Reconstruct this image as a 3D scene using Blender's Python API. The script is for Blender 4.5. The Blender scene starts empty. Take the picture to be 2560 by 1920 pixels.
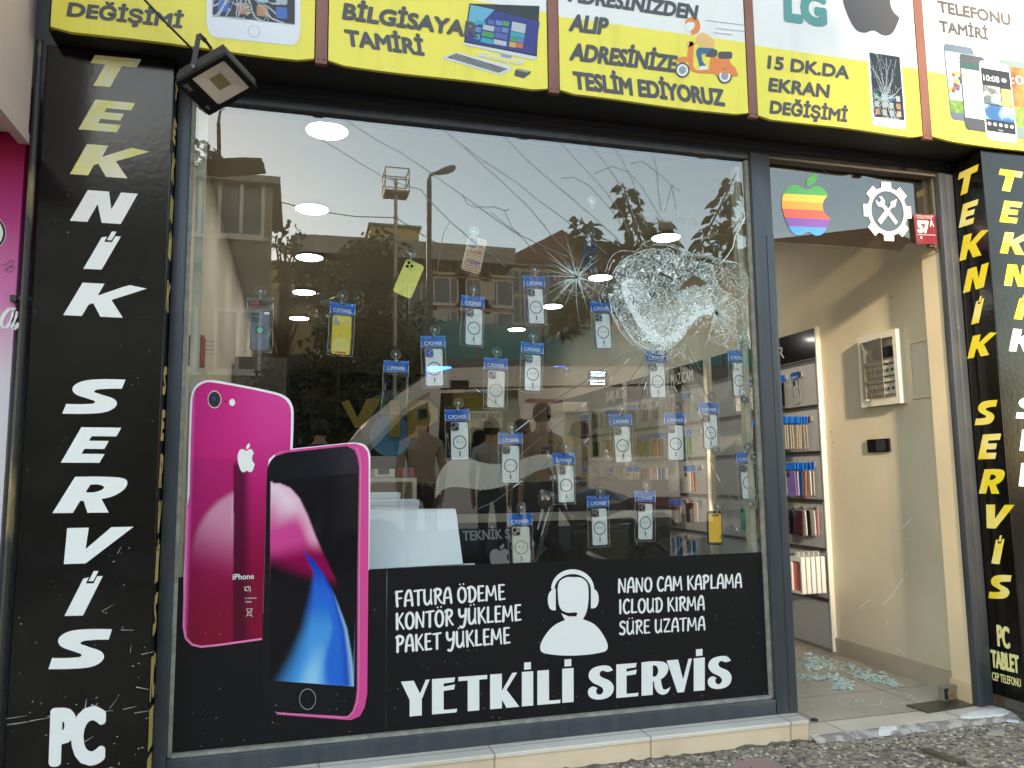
import bpy, bmesh, math, random
from mathutils import Vector, Matrix, geometry, noise
sc = bpy.context.scene
COL = sc.collection
rnd = random.Random(7)
# ------------------------------------------------------------------ camera
CW, CH, FPX = 2560, 1920, 1939.77
YAW, PITCH, ROLL = math.radians(15.39377), math.radians(6.54527), math.radians(0.63674)
CAM = Vector((0, -3.0, 1.098))
_f = Vector((math.sin(YAW)*math.cos(PITCH), math.cos(YAW)*math.cos(PITCH), math.sin(PITCH)))
_r = Vector((math.cos(YAW), -math.sin(YAW), 0)); _d = _f.cross(_r)
RT = _r*math.cos(ROLL)+_d*math.sin(ROLL); DN = _d*math.cos(ROLL)-_r*math.sin(ROLL); FW = _f
cd = bpy.data.cameras.new('camera'); cam = bpy.data.objects.new('camera', cd); COL.objects.link(cam)
cd.sensor_width = 36; cd.lens = FPX*36/CW; cd.clip_start = 0.05; cd.clip_end = 500
cam.matrix_world = Matrix(((RT.x, -DN.x, -FW.x, CAM.x), (RT.y, -DN.y, -FW.y, CAM.y), (RT.z, -DN.z, -FW.z, CAM.z), (0, 0, 0, 1)))
sc.camera = cam
# ------------------------------------------------------------------ light
SUNV = Vector((-0.22, -1.0, 0.285)).normalized()
EL = math.asin(SUNV.z); ROT = math.atan2(SUNV.x, SUNV.y)
w = bpy.data.worlds.new('World'); sc.world = w; w.use_nodes = True
nt = w.node_tree; bg = nt.nodes['Background']
sky = nt.nodes.new('ShaderNodeTexSky'); sky.sky_type = 'NISHITA'; sky.sun_disc = False
sky.sun_elevation = EL; sky.sun_rotation = ROT; sky.air_density = 1.0; sky.dust_density = .12; sky.ozone_density = 1.5
wb = nt.nodes.new('ShaderNodeMix'); wb.data_type = 'RGBA'; wb.blend_type = 'MULTIPLY'; wb.inputs[0].default_value = 1; wb.inputs[7].default_value = (1.0, .81, .60, 1)   # the camera's white balance for shade
nt.links.new(sky.outputs[0], wb.inputs[6]); nt.links.new(wb.outputs[2], bg.inputs[0]); bg.inputs[1].default_value = 0.14
sl = bpy.data.lights.new('sun', 'SUN'); sl.energy = 2.4; sl.angle = math.radians(4.0); sl.color = (1.0, 0.80, 0.55)
so = bpy.data.objects.new('sun', sl); COL.objects.link(so); so.location = SUNV*40
so.rotation_euler = SUNV.to_track_quat('Z', 'Y').to_euler()
sc.view_settings.view_transform = 'Standard'; sc.view_settings.look = 'None'
sc.view_settings.gamma = 1; sc.view_settings.exposure = 2.9
sc.cycles.use_denoising = True; sc.cycles.max_bounces = 7; sc.cycles.transparent_max_bounces = 24
sc.cycles.diffuse_bounces = 4; sc.cycles.glossy_bounces = 4; sc.cycles.sample_clamp_indirect = 6
sc.cycles.caustics_reflective = False; sc.cycles.caustics_refractive = False

# ------------------------------------------------------------------ pixel -> plane
def at(p, Y=None, X=None, Z=None):
    d = RT*(p[0]-CW/2)+DN*(p[1]-CH/2)+FW*FPX
    t = (Y-CAM.y)/d.y if Y is not None else (X-CAM.x)/d.x if X is not None else (Z-CAM.z)/d.z
    return CAM+d*t
ORG = dict(A=(0, 0), B=(800, 0), C=(1660, 0), D=(0, 600), E=(800, 600), F=(1660, 600), G=(0, 1245), H=(800, 1245), I=(1660, 1245))
def px(reg, x, y):
    if reg == 'S': return (x*1.15732, y*1.15732)
    if reg == 'K': return (1400+x*.27125, 450+y*.27125)
    if reg == 'Z1': return (2200+x*.16275, 300+y*.16275)
    if reg == 'Z2': return (2200+x*.16275, 1600+y*.16275)
    if reg == 'L': return (350+x*.13562, 100+y*.13562)
    if reg == 'M': return (1300+x*.27125, 800+y*.27125)
    if reg == 'W': return (1900+x*.20492, 780+y*.20492)
    if reg == 'V': return (800+x*.27125, 850+y*.27125)
    o = ORG[reg]; return (o[0]+x*.40687, o[1]+y*.40687)
def pp(reg, x, y, **k): return at(px(reg, x, y), **k)

# ------------------------------------------------------------------ materials
def _set(b, n, v):
    if n in b.inputs: b.inputs[n].default_value = v
MATS = {}
def mat(name, col, rough=.5, metal=0., col2=None, nscale=8., nlo=.4, nhi=.65, bump=None, spec=.5, coat=0., emit=0., alpha=1., detail=6., trans=0., stretch=None, coatr=.05):
    if name in MATS: return MATS[name]
    m = bpy.data.materials.new(name); m.use_nodes = True; t = m.node_tree; b = t.nodes['Principled BSDF']; MATS[name] = m
    c = (*col, 1); b.inputs['Base Color'].default_value = c
    _set(b, 'Roughness', rough); _set(b, 'Metallic', metal); _set(b, 'Specular IOR Level', spec); _set(b, 'Coat Weight', coat); _set(b, 'Coat Roughness', coatr); _set(b, 'Alpha', alpha); _set(b, 'Transmission Weight', trans)
    if emit: _set(b, 'Emission Color', c); _set(b, 'Emission Strength', emit)
    def co():
        tc = t.nodes.new('ShaderNodeTexCoord')
        if not stretch: return tc.outputs['Object']
        mp = t.nodes.new('ShaderNodeMapping'); mp.inputs['Scale'].default_value = stretch; t.links.new(tc.outputs['Object'], mp.inputs[0]); return mp.outputs[0]
    if col2:
        n = t.nodes.new('ShaderNodeTexNoise'); n.inputs['Scale'].default_value = nscale; n.inputs['Detail'].default_value = detail
        t.links.new(co(), n.inputs['Vector'])
        r = t.nodes.new('ShaderNodeValToRGB'); r.color_ramp.elements[0].position = nlo; r.color_ramp.elements[1].position = nhi
        r.color_ramp.elements[0].color = c; r.color_ramp.elements[1].color = (*col2, 1)
        t.links.new(n.outputs[0], r.inputs[0]); t.links.new(r.outputs[0], b.inputs['Base Color'])
    if bump:
        n = t.nodes.new('ShaderNodeTexNoise'); n.inputs['Scale'].default_value = bump[0]; n.inputs['Detail'].default_value = 4
        t.links.new(co(), n.inputs['Vector'])
        bp = t.nodes.new('ShaderNodeBump'); bp.inputs['Strength'].default_value = bump[1]; bp.inputs['Distance'].default_value = .004
        t.links.new(n.outputs[0], bp.inputs['Height']); t.links.new(bp.outputs[0], b.inputs['Normal'])
        if coat: t.links.new(bp.outputs[0], b.inputs['Coat Normal'])
    return m
def glassy(name, tint=(.93, .96, .95), boost=2.0, ior=1.52, rough=0., base=0.):
    if name in MATS: return MATS[name]
    m = bpy.data.materials.new(name); m.use_nodes = True; t = m.node_tree; t.nodes.clear(); MATS[name] = m
    o = t.nodes.new('ShaderNodeOutputMaterial'); mx = t.nodes.new('ShaderNodeMixShader'); tr = t.nodes.new('ShaderNodeBsdfTransparent'); gl = t.nodes.new('ShaderNodeBsdfGlossy')
    lw = t.nodes.new('ShaderNodeLayerWeight'); lw.inputs[0].default_value = .5; pw = t.nodes.new('ShaderNodeMath'); pw.operation = 'POWER'; pw.inputs[1].default_value = 5; t.links.new(lw.outputs['Facing'], pw.inputs[0])
    f0 = ((ior-1)/(ior+1))**2; fr = t.nodes.new('ShaderNodeMath'); fr.operation = 'MULTIPLY_ADD'; fr.inputs[1].default_value = 1-f0; fr.inputs[2].default_value = f0; t.links.new(pw.outputs[0], fr.inputs[0]); ma = t.nodes.new('ShaderNodeMath'); ma.operation = 'MULTIPLY_ADD'; ma.use_clamp = True
    ma.inputs[1].default_value = boost; ma.inputs[2].default_value = base
    tr.inputs[0].default_value = (*tint, 1); gl.inputs[0].default_value = (1, 1, 1, 1); gl.inputs['Roughness'].default_value = rough
    t.links.new(fr.outputs[0], ma.inputs[0]); t.links.new(ma.outputs[0], mx.inputs[0]); t.links.new(tr.outputs[0], mx.inputs[1]); t.links.new(gl.outputs[0], mx.inputs[2]); t.links.new(mx.outputs[0], o.inputs[0])
    return m
def vcol(name, rough=.35, coat=0.):
    """printed picture: colours come from a colour attribute"""
    if name in MATS: return MATS[name]
    m = mat(name, (1, 1, 1), rough=rough, coat=coat, spec=.25); t = m.node_tree
    a = t.nodes.new('ShaderNodeVertexColor'); a.layer_name = 'print'; t.links.new(a.outputs[0], t.nodes['Principled BSDF'].inputs['Base Color'])
    return m

# ------------------------------------------------------------------ mesh builder
class MB:
    def __init__(s): s.v = []; s.f = []; s.m = []
    def add(s, vs, fs, mi=0):
        n = len(s.v); s.v += [tuple(v) for v in vs]; s.f += [tuple(i+n for i in f) for f in fs]; s.m += [mi]*len(fs)
    def box(s, a, b, mi=0, M=None):
        x0, y0, z0 = a; x1, y1, z1 = b
        v = [Vector(q) for q in ((x0, y0, z0), (x1, y0, z0), (x1, y1, z0), (x0, y1, z0), (x0, y0, z1), (x1, y0, z1), (x1, y1, z1), (x0, y1, z1))]
        if M: v = [M @ q for q in v]
        s.add(v, [(0, 3, 2, 1), (4, 5, 6, 7), (0, 1, 5, 4), (1, 2, 6, 5), (2, 3, 7, 6), (3, 0, 4, 7)], mi)
    def rbox(s, a, b, r, mi=0, M=None, seg=2):
        bm = bmesh.new(); bmesh.ops.create_cube(bm, size=1)
        for v in bm.verts:
            v.co = Vector([(a[i]+b[i])/2+v.co[i]*(b[i]-a[i]) for i in range(3)])
        bmesh.ops.bevel(bm, geom=bm.edges[:], offset=r, segments=seg, affect='EDGES', profile=.5)
        bm.verts.index_update()
        s.add([(M @ v.co if M else v.co) for v in bm.verts], [[v.index for v in f.verts] for f in bm.faces], mi); bm.free()
    def tube(s, pts, r, n=8, mi=0, cap=True):
        pts = [Vector(p) for p in pts]; rr = r if isinstance(r, (list, tuple)) else [r]*len(pts); vs = []
        up = None
        for i, p in enumerate(pts):
            d = (pts[min(i+1, len(pts)-1)]-pts[max(i-1, 0)]).normalized()
            if up is None: up = d.orthogonal().normalized()
            up = (up-d*up.dot(d)); up = up.normalized() if up.length > 1e-6 else d.orthogonal().normalized()
            q = d.cross(up)
            for k in range(n):
                a = 2*math.pi*k/n; vs.append(p+(up*math.cos(a)+q*math.sin(a))*rr[i])
        fs = [(i*n+k, i*n+(k+1) % n, (i+1)*n+(k+1) % n, (i+1)*n+k) for i in range(len(pts)-1) for k in range(n)]
        if cap: fs += [tuple(range(n-1, -1, -1)), tuple(range((len(pts)-1)*n, len(pts)*n))]
        s.add(vs, fs, mi)
    def lathe(s, prof, M, n=20, mi=0):
        vs = []
        for r, h in prof:
            for k in range(n):
                a = 2*math.pi*k/n; vs.append(M @ Vector((r*math.cos(a), r*math.sin(a), h)))
        fs = [(i*n+k, i*n+(k+1) % n, (i+1)*n+(k+1) % n, (i+1)*n+k) for i in range(len(prof)-1) for k in range(n)]
        if prof[0][0] > 1e-6: fs.append(tuple(range(n-1, -1, -1)))
        if prof[-1][0] > 1e-6: fs.append(tuple(range((len(prof)-1)*n, len(prof)*n)))
        s.add(vs, fs, mi)
    def poly(s, loops, fn, d0=0., d1=None, mi=0, ms=None):
        """flat shape with holes on plane fn(a,b,w); d1 gives it thickness from d0 out to d1"""
        fl = [q for l in loops for q in l]
        tri = geometry.tessellate_polygon([[Vector((a, b, 0)) for a, b in l] for l in loops])
        top = d0 if d1 is None else d1
        s.add([fn(a, b, top) for a, b in fl], tri, mi)
        if d1 is not None:
            for l in loops:
                n = len(l); s.add([fn(a, b, d0) for a, b in l]+[fn(a, b, d1) for a, b in l], [(i, (i+1) % n, n+(i+1) % n, n+i) for i in range(n)], mi if ms is None else ms)
    def grid(s, fn, nu, nv, mi=0):
        s.add([fn(i/nu, j/nv) for j in range(nv+1) for i in range(nu+1)], [(j*(nu+1)+i, j*(nu+1)+i+1, (j+1)*(nu+1)+i+1, (j+1)*(nu+1)+i) for j in range(nv) for i in range(nu)], mi)
    def build(s, name, mats, parent=None, smooth=False, recalc=True, auto=None):
        me = bpy.data.meshes.new(name); o = bpy.data.objects.new(name, me); COL.objects.link(o)
        v = s.v
        if parent is not None:
            inv = parent.matrix_basis.inverted() if parent.parent is None else (parent.parent.matrix_basis @ parent.matrix_basis).inverted()
            v = [inv @ Vector(q) for q in v]
            o.parent = parent
        me.from_pydata([tuple(q) for q in v], [], s.f)
        for m in (mats if isinstance(mats, (list, tuple)) else [mats]): me.materials.append(m)
        me.polygons.foreach_set('material_index', s.m)
        if recalc:
            bm = bmesh.new(); bm.from_mesh(me); bmesh.ops.recalc_face_normals(bm, faces=bm.faces); bm.to_mesh(me); bm.free()
        if smooth:
            me.polygons.foreach_set('use_smooth', [True]*len(me.polygons))
            if auto:
                bm = bmesh.new(); bm.from_mesh(me)
                for e in bm.edges:
                    if len(e.link_faces) == 2 and e.calc_face_angle(0) > math.radians(auto): e.smooth = False
                bm.to_mesh(me); bm.free()
        me.update()
        return o
def tag(o, label=None, cat=None, group=None, kind=None):
    if label: o['label'] = label
    if cat: o['category'] = cat
    if group: o['group'] = group
    if kind: o['kind'] = kind
    return o
def thing(name, loc, label, cat, group=None, M=None):
    o = bpy.data.objects.new(name, None); COL.objects.link(o); o.empty_display_size = .05
    o.matrix_basis = M if M else Matrix.Translation(Vector(loc))
    return tag(o, label, cat, group)
def dup(root, M, label=None, group=None):
    r = root.copy(); COL.objects.link(r); r.matrix_basis = M
    if label: r['label'] = label
    if group: r['group'] = group
    for ch in list(root.children):
        c = ch.copy(); COL.objects.link(c); c.parent = r
        for g in ch.children:
            d = g.copy(); COL.objects.link(d); d.parent = c
    return r
FY = lambda y: (lambda a, b, w: Vector((a, y-w, b)))       # facade-parallel plane, w towards the street
FX = lambda x: (lambda a, b, w: Vector((x-w, a, b)))       # plane seen from -x side (right wall)
FXl = lambda x: (lambda a, b, w: Vector((x+w, a, b)))      # plane seen from +x side
def aff(TL, BL, BR, N):
    O = Vector(BL); U = Vector(BR)-O; V = Vector(TL)-O; N = Vector(N)
    return lambda a, b, w: O+U*a+V*b+N*w
def curve(pts, seg=6):
    n = len(pts); out = []
    P = [Vector((p[0], p[1])) for p in pts]; S = [len(p) > 2 for p in pts]
    for i in range(n):
        j = (i+1) % n; a, b = P[i], P[j]; out.append((a.x, a.y))
        if not S[i] and not S[j]: continue
        L = (b-a).length
        def tan(k):
            t = P[(k+1) % n]-P[k-1]; return t.normalized()*L if t.length else Vector((0, 0))
        ta = tan(i) if S[i] else None; tb = tan(j) if S[j] else None
        if ta is None: ta = (b-a)*1.5-(tb*.5)
        if tb is None: tb = (b-a)*1.5-(ta*.5)
        for k in range(1, seg):
            t = k/seg; t2 = t*t; t3 = t2*t
            q = a*(2*t3-3*t2+1)+ta*(t3-2*t2+t)+b*(-2*t3+3*t2)+tb*(t3-t2); out.append((q.x, q.y))
    return out
def ocurve(pts, seg=6):
    n = len(pts); P = [Vector(p[:2]) for p in pts]; S = [len(p) > 2 for p in pts]; out = []
    for i in range(n-1):
        a, b = P[i], P[i+1]; L = (b-a).length; out.append((a.x, a.y))
        if not S[i] and not S[i+1]: continue
        ta = (P[i+1]-P[i-1]).normalized()*L if S[i] and i > 0 else None; tb = (P[i+2]-P[i]).normalized()*L if S[i+1] and i+2 < n else None
        if ta is None: ta = (b-a)*1.5-(tb*.5 if tb else (b-a)*.5)
        if tb is None: tb = (b-a)*1.5-ta*.5
        for k in range(1, seg):
            t = k/seg; t2 = t*t; t3 = t2*t; q = a*(2*t3-3*t2+1)+ta*(t3-2*t2+t)+b*(-2*t3+3*t2)+tb*(t3-t2); out.append((q.x, q.y))
    out.append((P[-1].x, P[-1].y)); return out
def circ(cx, cy, r, n=28, ry=None, a0=0., a1=360.):
    full = abs(a1-a0) >= 360; m = n if full else n+1
    return [(cx+r*math.cos(math.radians(a0+(a1-a0)*k/n)), cy+(ry or r)*math.sin(math.radians(a0+(a1-a0)*k/n))) for k in range(m)]
def rrect(x0, y0, x1, y1, r, n=5):
    out = []
    for cx, cy, a in ((x1-r, y1-r, 0), (x0+r, y1-r, 90), (x0+r, y0+r, 180), (x1-r, y0+r, 270)):
        out += [(cx+r*math.cos(math.radians(a+90*k/n)), cy+r*math.sin(math.radians(a+90*k/n))) for k in range(n+1)]
    return out
TXT = {}
def text2d(s, off=.0):
    """outline of a line of writing as 2-D triangles in a unit box"""
    k = (s, off)
    if k in TXT: return TXT[k]
    cu = bpy.data.curves.new('t', 'FONT'); cu.body = s; cu.offset = off; cu.resolution_u = 4
    o = bpy.data.objects.new('t', cu); COL.objects.link(o); dg = bpy.context.evaluated_depsgraph_get()
    me = bpy.data.meshes.new_from_object(o.evaluated_get(dg)); vs = [(v.co.x, v.co.y) for v in me.vertices]; fs = [tuple(p.vertices) for p in me.polygons]
    bpy.data.objects.remove(o); bpy.data.curves.remove(cu); bpy.data.meshes.remove(me)
    x0 = min(v[0] for v in vs); x1 = max(v[0] for v in vs)
    asp = (x1-x0)/.73                                   # width over cap height
    vs = [((x-x0)/(x1-x0), y/.73) for x, y in vs]       # b=0 baseline, b=1 cap height
    TXT[k] = (vs, fs, asp); return TXT[k]
def text_on(mb, s, fn, w=.001, off=.012, mi=0):
    vs, fs, asp = text2d(s); o = max(0, off-.004)*1.3; O = fn(0, 0, 0); k = (fn(1, 0, 0)-O).length/max(1e-9, (fn(0, 1, 0)-O).length)
    N = 20 if o > .002 else 0                            # strokes are thickened with shifted copies, each a hair further out
    for i in range(N+1):
        dx, dy = (0, 0) if i == N else (o*math.cos(i*2*math.pi/N), o*math.sin(i*2*math.pi/N))
        mb.add([fn(a*(1-2*o/k)+o/k+dx/k, b*(1-2*o)+o+dy, w+.00002*i) for a, b in vs], fs, mi)
def text_px(mb, s, reg, tl, bl, br, N, plane, w=.001, off=.012, mi=0):
    P = lambda q: pp(reg, *q, **plane)
    text_on(mb, s, aff(P(tl), P(bl), P(br), N), w, off, mi)
# ------------------------------------------------------------------ colours
BLACK = mat('glossy black vinyl', (.012, .011, .012), rough=.32, bump=(14, .06), spec=.22)
BLACKM = mat('dark soffit paint', (.008, .007, .007), rough=.65)
WHITE = mat('white vinyl lettering', (.86, .85, .85), rough=.4)
AGED = mat('white vinyl with yellow wear', (.80, .79, .74), rough=.45, col2=(.80, .72, .22), nscale=9, nlo=.32, nhi=.58)
YELL = mat('yellow vinyl lettering', (.82, .66, .03), rough=.45, col2=(.85, .78, .40), nscale=5, nlo=.45, nhi=.7)
OLDY = mat('faded ochre lettering', (.55, .43, .10), rough=.6, col2=(.45, .38, .20), nscale=30)
FRAME = mat('dark grey window frame paint', (.045, .052, .066), rough=.38, col2=(.06, .066, .078), nscale=20, stretch=(1, 1, .1))
PUTTY = mat('greyish glazing putty', (.24, .23, .20), rough=.7, col2=(.36, .34, .28), nscale=25)
SIGNY = mat('yellow sign print', (.86, .74, .075), rough=.42, col2=(.70, .58, .07), nscale=3, nlo=.5, nhi=.95, stretch=(5, 5, .5))
SIGNW = mat('white sign print', (.80, .78, .76), rough=.42, col2=(.74, .72, .70), nscale=3, nlo=.5, nhi=.8, stretch=(4, 4, .6))
INK = mat('charcoal sign ink', (.075, .072, .078), rough=.5)
RUST = mat('red brown painted steel', (.26, .105, .07), rough=.5, col2=(.20, .075, .05), nscale=18, stretch=(1, 1, .2))
CREAM = mat('cream wall plaster', (.63, .555, .42), rough=.75, col2=(.53, .46, .34), nscale=2.2, nlo=.42, nhi=.85, detail=10, bump=(40, .22))
CEIL = mat('ceiling paint', (.50, .45, .36), rough=.8)
TILE = None
CHROME = mat('polished steel', (.62, .62, .62), rough=.22, metal=1)
ALU = mat('aluminium slat rail', (.42, .42, .43), rough=.35, metal=.9)
SLATW = mat('white slat board', (.40, .405, .42), rough=.4)
DARKPL = mat('dark grey plastic', (.03, .03, .033), rough=.45)
GLASS = glassy('window glass front', tint=(.97, .985, .98), boost=3.0)
CLEARP = mat('clear pane back', (1, 1, 1))
def transparent(name, tint):
    m = bpy.data.materials.new(name); m.use_nodes = True; t = m.node_tree; t.nodes.clear()
    o = t.nodes.new('ShaderNodeOutputMaterial'); tr = t.nodes.new('ShaderNodeBsdfTransparent'); tr.inputs[0].default_value = (*tint, 1); t.links.new(tr.outputs[0], o.inputs[0]); MATS[name] = m; return m
GBACK = transparent('glass body', (.97, .985, .975))
FILM = glassy('clear plastic film', tint=(.95, .955, .96), boost=.4, ior=1.45, rough=.08, base=.0)
SUCT = glassy('clear suction cup rubber', tint=(.88, .89, .89), boost=1.2, ior=1.5, rough=.05, base=.0)
HOOKM = mat('milky hook plastic', (.84, .84, .84), rough=.25)

# ------------------------------------------------------------------ letter shapes (unit boxes)
GL = {
 'T': [[(0, 1), (1, 1), (1, .72), (.68, .72), (.68, 0), (.32, 0), (.32, .72), (0, .72)]],
 'E': [[(0, 0), (0, 1), (1.05, 1), (1.05, .75), (.40, .75), (.40, .62), (.92, .62), (.92, .39), (.40, .39), (.40, .25), (1, .25), (1, 0)]],
 'K': [[(0, 0), (0, 1), (.37, 1), (.37, .63), (.70, .93), (.80, 1.0), (1.12, .92), (.64, .52), (1, 0), (.62, 0), (.37, .40), (.31, .34), (.31, 0)]],
 'N': [[(0, 0), (0, 1), (.42, 1), (.66, .44), (.66, 1), (1, 1), (1, 0), (.62, 0), (.34, .58), (.34, 0)]],
 'i': [[(0, 0), (0, .83), (.27, .86), (.27, .72), (.70, .72), (.70, .88), (1, .88), (1, 0)], [(.36, .77), (.36, 1), (.62, 1), (.62, .77)]],
 'S': [curve([(1, 1), (1, .73), (.66, .72, 1), (.46, .66, 1), (.60, .57, 1), (.93, .42, 1), (1.02, .24, 1), (.88, .06, 1), (.55, 0, 1), (0, 0), (0, .28), (.42, .28, 1), (.56, .33, 1), (.42, .42, 1), (.10, .57, 1), (0, .76, 1), (.12, .93, 1), (.42, 1, 1)])],
 'R': [curve([(0, 0), (0, 1), (.6, 1, 1), (.94, .93, 1), (1.03, .70, 1), (.92, .48, 1), (.72, .38), (1, 0), (.62, 0), (.42, .33), (.36, .33), (.36, 0)]), curve([(.36, .57), (.36, .78), (.52, .78, 1), (.64, .69, 1), (.54, .58, 1)])],
 'V': [[(0, 1), (.36, 1), (.53, .40), (.74, 1), (1.12, 1), (.68, 0), (.32, 0)]],
}
DECO = {
 'Y': [[(0, 1), (.44, 1), (.66, .62), (.86, 1), (1, 1), (.72, .46), (.72, 0), (.30, 0), (.30, .46)]],
 'E': [[(0, 0), (0, 1), (.92, 1), (.88, .87), (.46, .85), (.46, .76), (.92, .80), (.88, .66), (.46, .64), (.46, .10), (1, .10), (.97, 0)]],
 'T': [[(0, 1), (1, 1), (1, .88), (.72, .88), (.72, 0), (.32, 0), (.32, .88), (0, .88)]],
 'K': [[(0, 0), (0, 1), (.40, 1), (.40, .50), (.76, 1), (.93, 1), (.56, .52), (1, 0), (.56, 0), (.40, .25), (.40, 0)]],
 'i': [[(0, 0), (0, 1), (1, 1), (1, 0)], [(.2, 1.06), (.2, 1.27), (.8, 1.27), (.8, 1.06)]],
 'L': [[(0, 0), (0, 1), (.5, 1), (.5, .10), (1, .10), (.98, 0)]],
 'S': [curve([(.97, .84), (.82, .97, 1), (.5, 1, 1), (.16, .92, 1), (.04, .72, 1), (.2, .52, 1), (.52, .37, 1), (.60, .25, 1), (.50, .15, 1), (.36, .18, 1), (.33, .27, 1), (.38, .34), (.18, .40, 1), (.02, .28, 1), (.12, .08, 1), (.5, 0, 1), (.88, .09, 1), (1, .32, 1), (.86, .52, 1), (.52, .67, 1), (.46, .77, 1), (.56, .85, 1), (.76, .80, 1)])],
 'R': [curve([(0, 0), (0, 1), (.60, 1, 1), (.93, .91, 1), (1, .71, 1), (.86, .52, 1), (.72, .45), (.80, .16, 1), (.92, .13, 1), (1.08, .20), (.98, .03, 1), (.76, -.02, 1), (.54, .12, 1), (.46, .40), (.42, .40), (.42, 0)]), curve([(.42, .54), (.42, .88), (.56, .85, 1), (.62, .71, 1), (.56, .57, 1)])],
 'V': [[(0, 1), (.45, 1), (.64, .38), (.86, 1), (1, 1), (.68, 0), (.42, 0)]],
}
# rounded brush capitals as strokes: (x,y) chains in a unit-height box, with advance width
BR = {
 'F': (.48, [[(.10, 1), (.09, .5), (.12, 0)], [(.02, .97), (.46, 1)], [(.1, .52), (.40, .55)]]),
 'A': (.56, [[(.04, 0), (.10, .6), (.24, .97), (.40, .97), (.48, .5), (.52, 0)], [(.08, .36), (.5, .38)]]),
 'T': (.52, [[(.27, .98), (.26, 0)], [(0, .95), (.54, 1)]]),
 'U': (.58, [[(.06, 1), (.06, .3), (.16, .04), (.32, .06), (.46, .3)], [(.50, 1), (.48, .4), (.52, 0)]]),
 'R': (.54, [[(.12, 1), (.10, 0)], [(.02, .9), (.2, 1), (.42, .94), (.46, .76), (.36, .58), (.12, .50)], [(.24, .5), (.4, .2), (.54, .02)]]),
 'O': (.60, [[(.30, 1), (.12, .86), (.05, .5), (.12, .14), (.30, 0), (.48, .14), (.55, .5), (.48, .86), (.30, 1)]]),
 'D': (.56, [[(.12, .96), (.12, .04)], [(.0, .92), (.26, 1), (.46, .82), (.52, .5), (.44, .16), (.24, 0), (.06, .04)]]),
 'E': (.48, [[(.10, 1), (.08, .5), (.10, 0)], [(.06, 1), (.44, 1)], [(.1, .52), (.38, .54)], [(.08, .02), (.46, .04)]]),
 'M': (.76, [[(.04, 0), (.10, .98)], [(.12, .98), (.36, .3), (.60, .98)], [(.62, .98), (.70, 0)]]),
 'K': (.54, [[(.08, 1), (.10, 0)], [(.48, 1), (.12, .48)], [(.20, .55), (.36, .3), (.54, 0)]]),
 'N': (.60, [[(.06, 0), (.08, .98)], [(.1, .96), (.48, .04)], [(.50, .02), (.54, 1)]]),
 'Y': (.56, [[(.04, 1), (.06, .66), (.2, .5), (.42, .6)], [(.50, 1), (.46, .3), (.32, -.14), (.10, -.12)]]),
 'L': (.46, [[(.10, 1), (.08, .03)], [(.08, .03), (.46, .06)]]),
 'P': (.52, [[(.12, 1), (.10, 0)], [(.02, .9), (.2, 1), (.42, .92), (.46, .74), (.36, .54), (.12, .46)]]),
 'C': (.52, [[(.48, .88), (.34, 1), (.16, .88), (.06, .5), (.14, .12), (.32, 0), (.50, .12)]]),
 'I': (.22, [[(.10, 1), (.11, 0)]]),
 'Z': (.54, [[(.04, .98), (.48, .98)], [(.48, .97), (.06, .04)], [(.06, .03), (.52, .04)]]),
 'S': (.48, [[(.44, .88), (.28, 1), (.10, .88), (.12, .66), (.36, .46), (.42, .22), (.28, .02), (.04, .1)]]),
}
def brush(mb, s, fn, w=.0015, th=.15, mi=0):
    """lay a line of brush capitals across a unit box (a 0..1, b 0..1); widths are measured in letter heights"""
    tot = sum(.30 if c == ' ' else BR[{'Ö': 'O', 'Ü': 'U'}.get(c, c)][0]+.09 for c in s); x = 0; n = 0
    O = fn(0, 0, 0); H = (fn(0, 1, 0)-O).length; Wd = (fn(1, 0, 0)-O).length
    kx = 1/tot; asp = (Wd*kx)/H                            # drawn width per letter-unit against height
    for c in s:
        if c == ' ': x += .30; continue
        b = {'Ö': 'O', 'Ü': 'U'}.get(c, c); wd, st = BR[b]
        st = list(st)
        if c in 'ÖÜ': st += [[(.18, 1.2), (.181, 1.22)], [(.42, 1.22), (.421, 1.24)]]
        for si, ch in enumerate(st):
            t = th if si == 0 or len(ch) > 3 else th*.72
            P = [Vector((p[0], p[1])) for p in ch]; Q = []
            for i in range(len(P)-1):                      # smooth the chain
                a, b2 = P[i], P[i+1]; ta = (P[i+1]-P[max(i-1, 0)])*.5; tb = (P[min(i+2, len(P)-1)]-P[i])*.5
                for k in range(4 if len(P) > 2 else 1):
                    u = k/4; Q.append(a*(2*u**3-3*u*u+1)+ta*(u**3-2*u*u+u)+b2*(3*u*u-2*u**3)+tb*(u**3-u*u))
            Q.append(P[-1]); L = []; R = []
            for i, q in enumerate(Q):
                d = Q[min(i+1, len(Q)-1)]-Q[max(i-1, 0)]; d = Vector((d.x*asp, d.y)); d = d.normalized() if d.length else Vector((1, 0)); nn = Vector((-d.y/asp, d.x))*t/2
                if i == 0: 
                    for a in (150, 120, 90, 60, 30)[::-1]:
                        pass
                L.append(q+nn); R.append(q-nn)
            d = (Q[-1]-Q[-2]); d = Vector((d.x*asp, d.y)).normalized(); e1 = Q[-1]+Vector((d.x/asp, d.y))*t*.45
            d = (Q[0]-Q[1]); d = Vector((d.x*asp, d.y)).normalized(); e0 = Q[0]+Vector((d.x/asp, d.y))*t*.45
            ring = [e0]+L+[e1]+R[::-1]; m = len(Q); n += 1; ww = w+.00018*(n % 7)
            vs = [fn((x+q.x)*kx, q.y, ww) for q in ring]
            fs = [(1+i, 2+i, 2*m+1-i-1, 2*m+1-i) for i in range(m-1)]+[(0, 1, 2*m+1), (m, m+1, m+2)]
            mb.add(vs, fs, mi)
        x += wd+.09
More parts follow.
